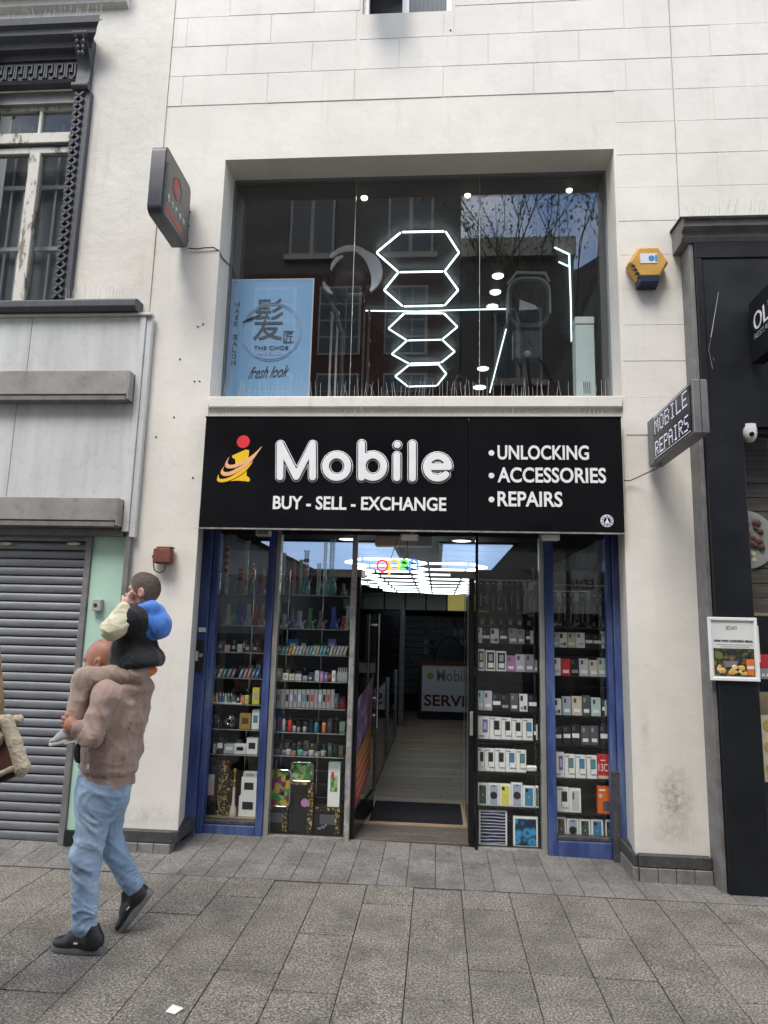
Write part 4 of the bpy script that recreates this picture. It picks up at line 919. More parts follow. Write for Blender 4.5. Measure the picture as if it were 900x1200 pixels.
# OPEN neon
neon = thing('open_sign', 'small coloured open neon hanging inside above the doorway', 'neon sign', (-.28, 5.72, 2.0))
for nm_, (cc_, col, st_) in {'o': ('o', (1.0, .02, .01), 1.6), 'p': ('p', (1.0, .22, .02), 1.5), 'e': ('e', (.08, .75, .08), 1.2), 'n': ('n', (.02, .10, 1.0), 1.8)}.items(): EM('neon_' + nm_, col, st_)
NY = 5.74
def npx(px, py): return onY(px, py, NY)
def arc(cx, cy, rx, ry, a0, a1, n_=14): return [npx(cx + rx * math.cos(a), cy - ry * math.sin(a)) for a in np.linspace(math.radians(a0), math.radians(a1), n_)]
obj('letter_tube', MB().tube(arc(448, 663, 6, 6.5, 0, 360, 20), .009, 6), 'neon_o', neon, smooth=60)
obj('letter_tube', MB().tube([npx(456, 676), npx(456, 657)] + arc(462, 662, 6, 6, 160, -180, 16), .009, 6), 'neon_p', neon, smooth=60)
obj('letter_tube', MB().tube([npx(469, 663), npx(478, 662)] + arc(473, 662, 5.6, 6, 0, 300, 14), .009, 6), 'neon_e', neon, smooth=60)
obj('letter_tube', MB().tube([npx(480, 668), npx(480.5, 657)] + arc(485, 661, 4.6, 5, 170, 0, 10) + [npx(489.5, 668)], .009, 6), 'neon_n', neon, smooth=60)
for (a, b_) in (((458, 655), (466, 630)), ((478, 655), (477, 634))): obj('hanging_cord', MB().tube([npx(*a), npx(*b_)], .003, 5), 'cable_black', neon)
obj('mount_bar', MB().tube([npx(443, 664), npx(489, 664)], .004, 5), 'cable_black', neon).location.y += .015
x0, x1, z0, z1 = rect(440, 627, 506, 640, 5.9); obj('door_header_box', B(x0, x1, 5.86, 6.0, z0, z1), 'frosted_grey', fm)
# poster tail: door closer blocks above each leaf
obj('closer_box', B(-.86, -.64, 5.66, 5.74, 2.03, 2.08), 'patch_bronze', fm)

# ------------------------------------------------------------------ phone windows
DY = 5.70      # front of the displayed goods
M('shelf_black', (.006, .0065, .007), .4, var=.1)
COLS = {'white': (.92, .92, .92), 'grey': (.33, .34, .37), 'darkgrey': (.10, .105, .12), 'black': (.016, .017, .02), 'pink': (.50, .24, .46), 'lilac': (.60, .56, .68), 'bluegrey': (.40, .46, .58), 'cream': (.72, .64, .52), 'mint': (.55, .72, .66), 'palegrey': (.60, .64, .64), 'paleteal': (.50, .64, .64), 'paleblue': (.58, .66, .74), 'red': (.65, .03, .03), 'orange': (.85, .16, .01), 'yellow': (.80, .72, .12), 'green': (.05, .11, .08), 'blue': (.06, .26, .46), 'brown': (.13, .08, .06), 'purple': (.20, .14, .50), 'teal': (.10, .32, .33), 'silver': (.5, .52, .55)}
for k_, c_ in COLS.items(): M('card_' + k_, c_, .38, var=.04, vscale=30)
m, t, b = _base('swirl_screen'); g = t.nodes.new('ShaderNodeNewGeometry'); wv = t.nodes.new('ShaderNodeTexWave'); wv.wave_type = 'RINGS'; wv.inputs['Scale'].default_value = 9; wv.inputs['Distortion'].default_value = 3.5; mp_ = t.nodes.new('ShaderNodeMapping'); mp_.inputs['Location'].default_value = (-.45, 0, -.13); mp_.inputs['Scale'].default_value = (.7, 0, 1.5); t.links.new(g.outputs['Position'], mp_.inputs['Vector']); t.links.new(mp_.outputs['Vector'], wv.inputs['Vector'])
t.links.new(ramp(t, wv.outputs['Fac'], [(.45, (.012, .012, .03)), (.75, (.10, .10, .30)), (.95, (.60, .62, .75))]).outputs['Color'], b.inputs['Base Color']); b.inputs['Roughness'].default_value = .25
m, t, b = _base('blue_screen'); g = t.nodes.new('ShaderNodeNewGeometry'); wv = t.nodes.new('ShaderNodeTexVoronoi'); wv.inputs['Scale'].default_value = 14; t.links.new(g.outputs['Position'], wv.inputs['Vector'])
t.links.new(ramp(t, wv.outputs['Distance'], [(.1, (.02, .10, .25)), (.35, (.05, .38, .72)), (.6, (.008, .03, .08))]).outputs['Color'], b.inputs['Base Color']); b.inputs['Roughness'].default_value = .25

def carton(name, label, group, x0, x1, z0, z1, style, depth=.045, y=DY):
    """a phone box: shell plus the printed picture, lens dots and price label its style shows"""
    W, H = x1 - x0, z1 - z0
    body = {'whitephone': 'white', 'whiteblue': 'white', 'whiteteal': 'white', 'whitepurple': 'white', 'whitecam': 'white', 'whitegrey': 'white', 'framed': 'white', 'framedbrown': 'white', 'blacklab': 'black', 'blackcam': 'black', 'blackwhite': 'black', 'greenphone': 'white', 'disc': 'white', 'bluephone': 'white', 'tabswirl': 'white', 'tabblue': 'white', 'brownpic': 'white', 'red13': 'red', 'orangepic': 'orange', 'yellowphone': 'white'}.get(style, style)
    r = thing(name, label, 'phone box' if 'tab' not in style else 'tablet box', ((x0 + x1) / 2, y, z0), group)
    obj('carton', B(x0, x1, y, y + depth, z0, z1), 'card_' + body, r, bevel=.0012)
    def pic(u0, u1, v0, v1, mat, nm='picture', lift=0): return obj(nm, B(x0 + u0 * W, x0 + u1 * W, y - .0022 - lift, y - .0004 - lift, z0 + v0 * H, z0 + v1 * H), mat, r)
    if style in ('whitephone', 'whiteblue', 'whiteteal'):
        pic(.36, .86, .22, .84, 'card_darkgrey'); pic(.44, .80, .45, .80, {'whitephone': 'card_black', 'whiteblue': 'card_blue', 'whiteteal': 'card_teal'}[style], lift=.002); pic(.40, .97, .20, .42, 'card_white', 'price_label', .004); pic(.08, .5, .90, .95, 'card_grey', 'print_glint_line')
    elif style == 'whitepurple': pic(.42, .86, .30, .86, 'card_purple'); pic(.52, .76, .42, .74, 'card_lilac', lift=.002); pic(.1, .6, .10, .16, 'card_grey', 'print_glint_line')
    elif style in ('framed', 'framedbrown'): pic(.12, .88, .10, .92, 'card_black' if style == 'framed' else 'card_brown'); pic(.24, .80, .16, .40, 'card_white', 'price_label', .002); pic(.30, .70, .50, .82, 'card_bluegrey' if style == 'framed' else 'card_cream', lift=.002)
    elif style in ('greenphone', 'bluephone', 'brownpic', 'yellowphone'):
        pic(.16, .84, .08, .92, {'greenphone': 'card_green', 'bluephone': 'card_blue', 'brownpic': 'card_brown', 'yellowphone': 'card_yellow'}[style]); pic(.22, .46, .74, .88, 'card_black', 'lens_patch', .002); pic(.46, .56, .45, .53, 'card_silver', 'emblem', .002)
    elif style == 'disc':
        pic(.14, .86, .06, .94, 'card_bluegrey'); rr = W * .32; obj('picture_disc', MB().lathe([(.001, -.001), (rr, -.001), (rr, 0)], ((x0 + x1) / 2, y - .0032, z0 + H * .48), 18, axis='y'), 'card_black', r); pic(.36, .64, .89, .93, 'card_black', 'notch', .002)
    elif style == 'tabswirl': pic(.06, .94, .04, .95, 'swirl_screen')
    elif style == 'tabblue': pic(.07, .93, .04, .93, 'blue_screen')
    elif style == 'red13': 
        text('13C', x0 + .1 * W, x0 + .92 * W, z0 + .32 * H, z0 + .62 * H, y - .002, 'card_white', r, bold=.0, depth=.002); pic(.06, .94, .02, .14, 'card_cream', 'printed_band'); pic(.3, .7, .74, .78, 'card_white', 'print_glint_line')
    elif style == 'orangepic': pic(.40, .86, .12, .46, 'card_darkgrey'); pic(.12, .60, .82, .88, 'card_white', 'print_glint_line'); pic(.1, .36, .58, .70, 'card_cream', 'print_glint_line')
    elif style in ('blacklab', 'blackcam', 'blackwhite'):
        if style != 'blackcam': pic(.06, .94, .34, .56, 'card_white', 'price_label')
        else: pic(.10, .90, .18, .36, 'card_grey', 'price_label')
        pic(.10, .45, .70, .90, 'card_darkgrey', 'lens_patch')
        if style == 'blackwhite': pic(.55, .95, .05, .95, 'card_palegrey', 'side_print', .002)
    elif style == 'whitecam':
        pic(.10, .42, .62, .92, 'card_black', 'lens_patch'); pic(.50, .86, .12, .34, 'card_darkgrey'); pic(.14, .4, .14, .28, 'card_grey', 'print_glint_line')
    elif style == 'whitegrey': pic(.2, .84, .1, .9, 'card_palegrey'); pic(.28, .42, .55, .84, 'card_darkgrey', 'lens_patch', .002)
    else:
        pic(.18, .44, .68, .90, 'card_darkgrey' if body not in ('black', 'darkgrey') else 'card_grey', 'lens_patch'); pic(.2, .82, .16, .34, 'card_white' if body != 'white' else 'card_lilac', 'price_label')
    return r
STY = {'white': 'plain white', 'grey': 'plain grey', 'darkgrey': 'dark grey', 'pink': 'pink', 'lilac': 'pale lilac', 'bluegrey': 'blue grey', 'cream': 'cream', 'mint': 'mint green', 'palegrey': 'pale grey', 'paleteal': 'pale teal', 'paleblue': 'pale blue', 'red': 'red', 'whitephone': 'white photo-printed', 'whiteblue': 'white and blue', 'whiteteal': 'white and teal', 'whitepurple': 'white and purple', 'whitecam': 'white camera-printed', 'whitegrey': 'white and grey', 'framed': 'white bordered dark', 'framedbrown': 'white bordered brown', 'blacklab': 'black price-labelled', 'blackcam': 'plain black', 'blackwhite': 'black and white', 'greenphone': 'white and dark green', 'disc': 'white disc-printed', 'bluephone': 'white and bright blue', 'brownpic': 'white and brown', 'yellowphone': 'white and yellow', 'red13': 'red numbered', 'orangepic': 'orange', 'tabswirl': 'white', 'tabblue': 'white'}
def zq(zx, zy, oy): return 540 + zx / 4.5, oy + zy / 4.5
DOOR_ROWS = [(620, [(82, 112, 518, 598, 'white'), (112, 155, 528, 600, 'blacklab'), (157, 200, 522, 600, 'whitecam'), (205, 245, 530, 602, 'blacklab'), (252, 298, 524, 606, 'grey'), (300, 338, 530, 607, 'grey'), (342, 385, 535, 610, 'blackwhite')]),
 (620, [(82, 125, 632, 745, 'framedbrown'), (132, 182, 642, 750, 'framed'), (188, 240, 646, 752, 'framed'), (242, 286, 666, 750, 'pink'), (288, 338, 660, 752, 'lilac'), (340, 385, 662, 755, 'grey'), (388, 404, 690, 755, 'grey')]),
 (800, [(85, 118, 40, 142, 'mint'), (120, 165, 44, 145, 'lilac'), (167, 212, 58, 148, 'blacklab'), (214, 255, 62, 150, 'blackcam'), (260, 304, 60, 152, 'darkgrey'), (310, 352, 62, 153, 'whitecam'), (356, 402, 64, 155, 'blacklab')]),
 (800, [(88, 150, 176, 296, 'whitepurple'), (152, 212, 180, 298, 'whitephone'), (214, 268, 184, 300, 'whitephone'), (270, 322, 192, 304, 'whitephone'), (325, 380, 192, 306, 'whiteblue'), (384, 406, 216, 306, 'blackwhite')]),
 (800, [(85, 124, 345, 465, 'whitephone'), (126, 178, 347, 467, 'whitephone'), (180, 234, 349, 470, 'whitephone'), (236, 290, 352, 472, 'whiteblue'), (292, 345, 355, 473, 'whiteteal')]),
 (800, [(88, 142, 530, 645, 'greenphone'), (145, 202, 532, 648, 'disc'), (204, 264, 534, 650, 'yellowphone'), (266, 326, 530, 655, 'disc'), (328, 390, 550, 660, 'bluephone'), (394, 410, 548, 660, 'greenphone')])]
PIER_ROWS = [(620, [(482, 518, 540, 620, 'paleblue'), (520, 560, 543, 622, 'whitecam'), (563, 606, 545, 624, 'cream'), (608, 654, 546, 626, 'white'), (656, 697, 552, 628, 'blacklab'), (698, 742, 556, 630, 'blacklab'), (744, 760, 545, 635, 'white')]),
 (620, [(486, 526, 678, 770, 'white'), (528, 578, 682, 772, 'red'), (580, 622, 684, 775, 'blackcam'), (624, 674, 684, 777, 'palegrey'), (678, 722, 692, 778, 'cream'), (724, 765, 684, 782, 'paleteal')]),
 (800, [(492, 530, 78, 162, 'whitecam'), (536, 582, 68, 165, 'bluegrey'), (586, 638, 72, 172, 'cream'), (640, 684, 75, 180, 'darkgrey'), (688, 738, 84, 180, 'mint'), (744, 770, 95, 185, 'blackwhite')]),
 (800, [(492, 532, 222, 310, 'blacklab'), (540, 580, 224, 320, 'blacklab'), (585, 627, 222, 325, 'blacklab'), (634, 680, 232, 330, 'darkgrey'), (682, 726, 234, 335, 'darkgrey'), (734, 775, 230, 340, 'blacklab')]),
 (800, [(497, 545, 362, 495, 'whitepurple'), (547, 602, 376, 500, 'whiteteal'), (606, 660, 382, 504, 'whiteblue'), (665, 718, 386, 508, 'whiteteal'), (720, 780, 384, 515, 'red13')]),
 (800, [(508, 570, 548, 678, 'whitephone'), (572, 634, 562, 688, 'whitegrey'), (722, 790, 546, 692, 'orangepic')]),
 (800, [(503, 556, 706, 828, 'brownpic'), (560, 622, 716, 832, 'disc'), (626, 684, 720, 836, 'greenphone'), (688, 752, 722, 840, 'bluephone'), (765, 795, 726, 845, 'greenphone')])]
def phone_rows(rows, where, group, xa, xb, rev, stand):
    n = len(rows)
    for ri, (oy, items) in enumerate(rows):
        zs = []
        for (a, c, ztop, zbot, sty) in items: zs.append(onY(*zq((a + c) / 2, zbot, oy), DY)[2])
        zb = float(np.mean(zs))
        obj('shelf', B(xa, xb, DY - .02, DY + .16, zb - .0125, zb - .0005), 'shelf_black', stand)
        for ii, (a, c, ztop, zbot, sty) in enumerate(items):
            x0 = onY(*zq(a, (ztop + zbot) / 2, oy), DY)[0]; x1 = onY(*zq(c, (ztop + zbot) / 2, oy), DY)[0]; zt = onY(*zq((a + c) / 2, ztop, oy), DY)[2] - zs[ii] + zb
            x1 = min(x1, xb - .002); x0 = max(x0, xa + .002)
            k = ii if not rev else len(items) - 1 - ii
            carton('phone_box', f'{STY[sty]} phone box, {ORD[k]} from {where}, {ORD[n - 1 - ri]} phone shelf up', group, x0, x1, zb, zt, sty)
st1 = thing('display_rack', 'black shelving of phone boxes in the window beside the doorway', 'shelving', (.56, 5.8, 0))
st2 = thing('display_rack', 'black shelving of phone boxes in the window beside the white pier', 'shelving', (1.1, 5.8, 0))
for r_, xa, xb in ((st1, .325, .80), (st2, .906, 1.40)):
    for k in range(18): obj('back_slat', B(xa - .01, xb + .03, DY + .19, DY + .205, .03 + k * .117, .03 + k * .117 + .108), 'shelf_black', r_, bevel=.003)
    for x in (xa + .005, xb - .012): obj('upright', B(x, x + .012, DY + .165, DY + .185, .02, 2.15), 'aluminium_worn', r_)
    obj('base', B(xa, xb, DY - .03, DY + .18, -.02, .012 if r_ is st1 else .10), 'shelf_black', r_)
phone_rows(DOOR_ROWS, 'the doorway', 'phone boxes in the window beside the doorway', .325, .80, False, st1)
phone_rows(PIER_ROWS, 'the white pier', 'phone boxes in the window beside the white pier', .906, 1.36, True, st2)
for (q, sty, lab) in (((95, 245, 672, 880), 'tabswirl', 'large tablet box with dark swirling screen picture on the window floor'), ((278, 408, 708, 890), 'tabblue', 'tablet box with blue blob screen picture on the window floor')):
    x0 = onY(*zq(q[0], q[3], 800), DY)[0]; x1 = onY(*zq(q[1], q[3], 800), DY)[0]; zt = onY(*zq((q[0] + q[1]) / 2, q[2], 800), DY)[2]; carton('tablet_box', lab, 'tablet boxes', x0, x1, .013, zt, sty)
x, z = onY(*zq(375, 490, 800), DY)[[0, 2]]; zz = onY(*zq(318, 470, 800), DY)[2]
pb = thing('white_earphone_case', 'rounded white plastic case beside the boxes on the second phone shelf', 'case', (x, DY, zz)); obj('case_body', B(x - .042, x + .042, DY + .005, DY + .05, zz, zz + .045), 'card_white', pb, bevel=.014, seg=3, smooth=60); obj('lid_seam', B(x - .0425, x + .0425, DY + .004, DY + .0045, zz + .028, zz + .0295), 'card_grey', pb)
# accessories hung above the phones
rq = random.Random(9)
for (xa, xb, r_, cnt, where, zc) in ((.335, .79, st1, 9, 'the doorway', 1.98), (.92, 1.39, st2, 10, 'the white pier', 1.90)):
    obj('hanging_rail', MB().cyl((xa - .005, DY + .12, zc + .06), (xb + .005, DY + .12, zc + .06), .006), 'chrome', r_)
    for i in range(cnt):
        wd = (xb - xa) / cnt; x = xa + i * wd; h = rq.uniform(.16, .24); k = i if where == 'the doorway' else cnt - 1 - i
        c_ = rq.choice(['black', 'darkgrey', 'black', 'grey'])
        p_ = thing('cable_pack', f'{ {"black": "black", "darkgrey": "charcoal", "grey": "grey"}[c_]} hanging accessory pack, {ORD[k]} from {where} above the phone boxes', 'accessory', (x, DY, zc - h), 'hanging accessory packs')
        obj('card', B(x + .004, x + wd - .006, DY + .105, DY + .108, zc - h, zc + .05), 'card_' + c_, p_); obj('blister', B(x + .010, x + wd - .012, DY + .085, DY + .1045, zc - h + .02, zc - .03), 'black_gloss', p_, bevel=.006); obj('euro_slot', B(x + wd * .35, x + wd * .6, DY + .1035, DY + .1048, zc + .025, zc + .032), 'card_white', p_); obj('print_glint_line', B(x + wd * .3, x + wd * .38, DY + .082, DY + .0845, zc - h + .04, zc - .06), 'card_silver', p_)  # last strip: silver colour painted as a highlight on the glossy blister
    for i in range(6):
        x = xa + (xb - xa) * (i + .5) / 6; k = i if where == 'the doorway' else 5 - i
        p_ = thing('charger_pack', f'dark boxed charger on the peg, {ORD[k]} from {where} over the top phone row', 'accessory', (x, DY, 1.66), 'dark boxed chargers')
        obj('card', B(x - .03, x + .03, DY + .12, DY + .14, 1.665, 1.735), 'card_black', p_); obj('window_patch', B(x - .018, x + .010, DY + .117, DY + .1195, 1.675, 1.71), rq.choice(['card_silver', 'card_grey', 'card_darkgrey', 'card_cream']), p_)
# ------------------------------------------------------------------ glass pipe windows
def tint(name, c, base=.30):
    m, t, b = _base('glass_' + name); b.inputs['Base Color'].default_value = (*c, 1); b.inputs['Roughness'].default_value = .06; b.inputs['Specular IOR Level'].default_value = .9
    lw = t.nodes.new('ShaderNodeLayerWeight'); lw.inputs['Blend'].default_value = .5; mm = t.nodes.new('ShaderNodeMath'); mm.operation = 'MULTIPLY_ADD'; mm.inputs[1].default_value = .7; mm.inputs[2].default_value = base
    t.links.new(lw.outputs['Facing'], mm.inputs[0]); t.links.new(mm.outputs[0], b.inputs['Alpha']); return m
for nm_, c_ in {'clear': (.86, .90, .89), 'green': (.16, .62, .22), 'blue': (.08, .16, .85), 'red': (.78, .10, .08), 'amber': (.82, .50, .12), 'teal': (.30, .72, .72), 'smoke': (.30, .32, .34), 'rose': (.6, .35, .36)}.items(): tint(nm_, c_)
M('pipe_red', (.50, .06, .04), .3, var=.2, vscale=30); M('pipe_gold', (.55, .36, .10), .35, .3, var=.2, vscale=30); M('pipe_frost', (.48, .52, .50), .5, var=.1); M('pipe_orange', (.72, .20, .04), .3, var=.2, vscale=40); M('pipe_lilac', (.46, .34, .52), .3, var=.2)
def pipe(label, cx, zb, h, base, kind, mat, bandmat=None, group='glass water pipes in the window', y=DY + .06):
    r = thing('water_pipe', label, 'water pipe', (cx, y, zb), group)
    base *= 1.12; n = base * .46
    if kind == 'beaker': pr_ = [(base * .95, 0), (base, .006), (base * .96, h * .06), (n * 1.15, h * .36), (n, h * .42), (n, h * .96), (n * 1.35, h * .98), (n * 1.3, h)]
    elif kind == 'bulb': pr_ = [(base * .7, 0), (base * .75, .006), (base, h * .12), (base * .8, h * .24), (n, h * .32), (n, h * .96), (n * 1.35, h * .98), (n * 1.3, h)]
    else: pr_ = [(base * .85, 0), (base * .85, .008), (n * 1.25, .012), (n * 1.2, h * .5), (n * 1.2, h * .97), (n * 1.4, h * .98), (n * 1.4, h)]
    obj('vessel', MB().lathe(pr_, (cx, y, zb), 16, caps=False), mat, r, smooth=50)
    s0 = np.array([cx + base * .35, y - base * .3, zb + h * .16]); s1 = s0 + np.array([base * .85, -base * .25, h * .20])
    obj('downstem', MB().cyl(s0, s1, n * .42, n * .42, 8), mat, r, smooth=50); obj('bowl', MB().cyl(s1, s1 + np.array([.004, 0, .018]), n * .45, n * .75, 8), bandmat or mat, r, smooth=50)
    if bandmat:
        for f_ in (.46, .60, .74, .88)[:3 if kind != 'straight' else 4]: obj('band', MB().lathe([(n * 1.28, 0), (n * 1.34, h * .02), (n * 1.28, h * .07)], (cx, y, zb + h * f_), 14, caps=False), bandmat, r, smooth=50)
    return r
rk1 = thing('display_rack', 'glass shelved rack in the pipe window beside the outer blue post', 'shelving', (-1.6, 5.8, 0))
rk2 = thing('display_rack', 'glass shelved rack in the pipe window beside the open glass door', 'shelving', (-1.0, 5.8, 0))
GLASS('shelf_glass', (.55, .66, .62), .12, 3, .8)
def shelfz(px, py): return onY(px, py, DY)[2]
L1 = [697, 732.5, 764, 794, 824.5, 854, 883.5]; L2 = [697.6, 736.7, 767, 798, 829.6, 858, 885.5]
Z1s = [shelfz(280, y) for y in L1]; Z2s = [shelfz(365, y) for y in L2]
for zz in Z1s: obj('shelf', B(-1.80, -1.35, DY - .03, DY + .30, zz - .008, zz - .001), 'shelf_glass', rk1); obj('shelf_edge', B(-1.80, -1.35, DY - .034, DY - .031, zz - .008, zz - .001), 'aluminium_worn', rk1)
for zz in Z2s: obj('shelf', B(-1.30, -.72, DY - .03, DY + .30, zz - .008, zz - .001), 'shelf_glass', rk2); obj('shelf_edge', B(-1.30, -.72, DY - .034, DY - .031, zz - .008, zz - .001), 'aluminium_worn', rk2)
for x in (-1.585,): obj('support_rod', MB().cyl((x, DY + .26, .1), (x, DY + .26, 2.1), .006), 'chrome', rk1)
for x in (-1.28, -.98, -.74): obj('support_rod', MB().cyl((x, DY + .28, .04), (x, DY + .28, 2.1), .006), 'chrome', rk2)
obj('back_panel', B(-1.92, -1.34, DY + .32, DY + .335, -.02, 1.55), 'shelf_black', rk1)
for k in range(15): obj('back_slat', B(-1.33, -.69, DY + .33, DY + .345, .02 + k * .105, .02 + k * .105 + .097), 'shelf_black', rk2, bevel=.002)
obj('base', B(-1.80, -1.35, DY - .05, DY + .30, .02, .135), 'tan_board', rk1); obj('base', B(-1.30, -.69, DY - .05, DY + .30, -.02, .03), 'shelf_black', rk2)
def pz(px, ptop, zb): return onY(px, ptop, DY + .06)[2] - zb
def px_x(px, py): return onY(px, py, DY + .06)[0]
GP = 'glass water pipes in the window'
row = [(264, 640, .030, 'straight', 'pipe_frost', 'pipe_red', 'tall frosted water pipe with black and red banded neck, top pipe shelf'), (281.5, 659, .032, 'bulb', 'pipe_rose' if 0 else 'glass_rose', 'pipe_red', 'red coil-banded water pipe with round glass foot, top pipe shelf'), (287, 634, .030, 'straight', 'glass_clear', None, 'tallest clear straight water pipe behind the red coil one, top pipe shelf'), (294, 658, .030, 'straight', 'glass_smoke', 'pipe_gold', 'smoky water pipe with amber neck, top pipe shelf'), (306, 667, .038, 'bulb', 'pipe_lilac', 'pipe_orange', 'orange-necked water pipe with lilac bulb, top pipe shelf')]
for (px, pt, bs_, kd, mt, bd, lb) in row: pipe(lb, px_x(px, 690), Z1s[0], pz(px, pt, Z1s[0]), bs_, kd, mt, bd)
for i, (px, mt, nm_) in enumerate([(267, 'glass_clear', 'clear'), (273, 'glass_green', 'green'), (281, 'glass_blue', 'blue'), (291, 'glass_clear', 'clear'), (299, 'glass_red', 'red'), (307, 'glass_amber', 'amber')]):
    pipe(f'short {nm_} beaker water pipe, {ORD[i]} from the outer blue post, second shelf down', px_x(px, 725), Z1s[1], pz(px, 708, Z1s[1]), .031, 'beaker', mt)
row = [(331, 648, .026, 'straight', 'pipe_frost', None, 'tall pale frosted water pipe next to the metal strip, top shelf'), (343, 658, .028, 'straight', 'glass_rose', 'pipe_red', 'rose tinted straight water pipe beside the pale frosted one, top shelf'), (352, 656, .026, 'straight', 'pipe_frost', None, 'cream frosted water pipe beside the red bulb one, top shelf'), (358, 645, .036, 'bulb', 'glass_teal', 'pipe_red', 'tall teal water pipe with red collars, top shelf'), (373, 660, .026, 'straight', 'glass_clear', None, 'clear ringed water pipe between two teal ones, top shelf'), (380, 636, .024, 'straight', 'glass_clear', None, 'very tall slim clear water pipe, top shelf'), (388, 632, .040, 'bulb', 'glass_teal', None, 'tallest teal water pipe with teal bulb foot, top shelf'), (403, 684, .022, 'beaker', 'glass_rose', None, 'small rose water pipe beside the open glass door, top shelf')]
for (px, pt, bs_, kd, mt, bd, lb) in row: pipe(lb, px_x(px, 690), Z2s[0], pz(px, pt, Z2s[0]), bs_, kd, mt, bd)
for i, (px, pt, mt, nm_) in enumerate([(333, 720, 'glass_clear', 'clear'), (342, 712, 'glass_smoke', 'smoky'), (351, 716, 'glass_clear', 'clear'), (363, 713, 'glass_green', 'green'), (376, 716, 'glass_rose', 'rose'), (391, 711, 'glass_blue', 'blue'), (403, 722, 'glass_red', 'red'), (408, 710, 'glass_clear', 'clear')]):
    pipe(f'short {nm_} beaker water pipe, {ORD[i]} from the metal strip, second shelf down', px_x(px, 728), Z2s[1], pz(px, pt, Z2s[1]), .034, 'beaker', mt)
# little cartons, bottles and packs on the lower shelves
def small_box(name, label, cat, group, px0, px1, ptop, zb, col, depth=.03, y=DY, tilt=0., deco=None):
    py = ptop + 4; x0, x1 = onY(px0, py, y)[0], onY(px1, py, y)[0]; zt = onY((px0 + px1) / 2, ptop, y)[2]
    r = thing(name, label, cat, ((x0 + x1) / 2, y, zb), group); H = zt - zb
    mb = B(x0, x1, y, y + depth, zb, zt)
    if tilt: mb.v = [(x + (z - zb) * tilt, yy, z) for x, yy, z in mb.v]
    obj('carton', mb, col, r, bevel=.001)
    d2 = MB().box(x0 + (x1 - x0) * .2, x1 - (x1 - x0) * .2, y - .002, y - .0004, zb + H * .35, zb + H * .72)
    if tilt: d2.v = [(x + (z - zb) * tilt, yy, z) for x, yy, z in d2.v]
    obj('printed_patch', d2, deco or 'card_silver', r)
    return r
M('vape_green', (.10, .38, .22), .35, var=.1); M('vape_aqua', (.10, .45, .48), .35, var=.1); M('vape_blue', (.04, .22, .55), .35, var=.1); M('vape_violet', (.36, .20, .52), .35, var=.1); M('vape_orange', (.80, .24, .08), .35, var=.1); M('vape_tan', (.62, .42, .22), .35, var=.1)
VC = {'vape_green': 'green', 'card_white': 'white', 'card_grey': 'grey', 'vape_violet': 'violet', 'vape_aqua': 'aqua', 'card_pink': 'pink', 'vape_orange': 'orange', 'vape_blue': 'blue', 'vape_tan': 'tan', 'card_cream': 'cream', 'card_yellow': 'yellow', 'card_paleblue': 'pale blue', 'card_red': 'red', 'card_lilac': 'lilac', 'card_darkgrey': 'charcoal', 'card_purple': 'purple', 'card_black': 'black', 'card_silver': 'silver', 'card_mint': 'mint'}
POST, STRIP = 'the outer blue post', 'the metal strip'
for i, (px, c_) in enumerate([(250, 'vape_green'), (256, 'card_white'), (261.5, 'vape_green'), (267, 'card_grey'), (272, 'vape_violet'), (281, 'vape_aqua'), (286, 'card_pink'), (290.5, 'vape_orange'), (295.5, 'vape_blue'), (300, 'vape_blue')]):
    small_box('vape_box', f'slim leaning {VC[c_]} vape box, {ORD[i]} from {POST}, fourth shelf down', 'vape box', 'vape boxes', px - 1.6, px + 1.6, 784, Z1s[3], c_, tilt=.35)
for i, (px, c_, t_) in enumerate([(251, 'card_black', 756), (258, 'card_darkgrey', 752), (266, 'card_lilac', 756), (274, 'card_black', 754), (281, 'card_paleblue', 755), (290, 'card_darkgrey', 756), (299, 'card_black', 756)]):
    small_box('pipe_tool_box', f'small {VC[c_]} accessory box, {ORD[i]} from {POST}, third shelf down', 'box', 'small accessory boxes', px - 2.8, px + 2.8, t_, Z1s[2], c_)
def bottle(label, px, ptop, zb, col, cap='card_black', rad=.011, y=DY + .02, group='liquid bottles'):
    x = onY(px, ptop + 5, y)[0]; H = onY(px, ptop, y)[2] - zb; r = thing('liquid_bottle', label, 'bottle', (x, y, zb), group)
    obj('body', MB().lathe([(rad * .9, 0), (rad, .003), (rad, H * .62), (rad * .45, H * .70)], (x, y, zb), 12), col, r, smooth=45); obj('cap', MB().lathe([(rad * .5, H * .701), (rad * .5, H * .86), (rad * .22, H)], (x, y, zb), 10), cap, r, smooth=45); return r
for i, (px, c_) in enumerate([(250, 'card_yellow'), (254, 'card_yellow'), (258, 'card_purple'), (261.5, 'vape_blue'), (264.5, 'card_paleblue'), (268, 'vape_green'), (271, 'card_darkgrey')]):
    bottle(f'slim {VC[c_]} liquid bottle with white nozzle, {ORD[i]} from {POST}, fifth shelf', px, 812, Z1s[4], c_, 'card_white', .009)
for i, (px, c_) in enumerate([(279, 'card_black'), (284, 'vape_orange'), (289, 'card_yellow')]): small_box('flavour_box', f'small {VC[c_]} flavour box, {ORD[i]} beside the slim bottles on the fifth shelf', 'box', 'flavour boxes', px - 2.2, px + 2.2, 815, Z1s[4], c_)
small_box('flavour_box', 'larger yellow cardboard box beside the blue mullion on the fifth shelf', 'box', None, 296, 304, 806, Z1s[4], 'card_yellow', .04)
obj('shelf_liner', B(-1.80, -1.56, DY - .03, DY + .2, Z1s[4], Z1s[4] + .004), 'card_white', rk1)
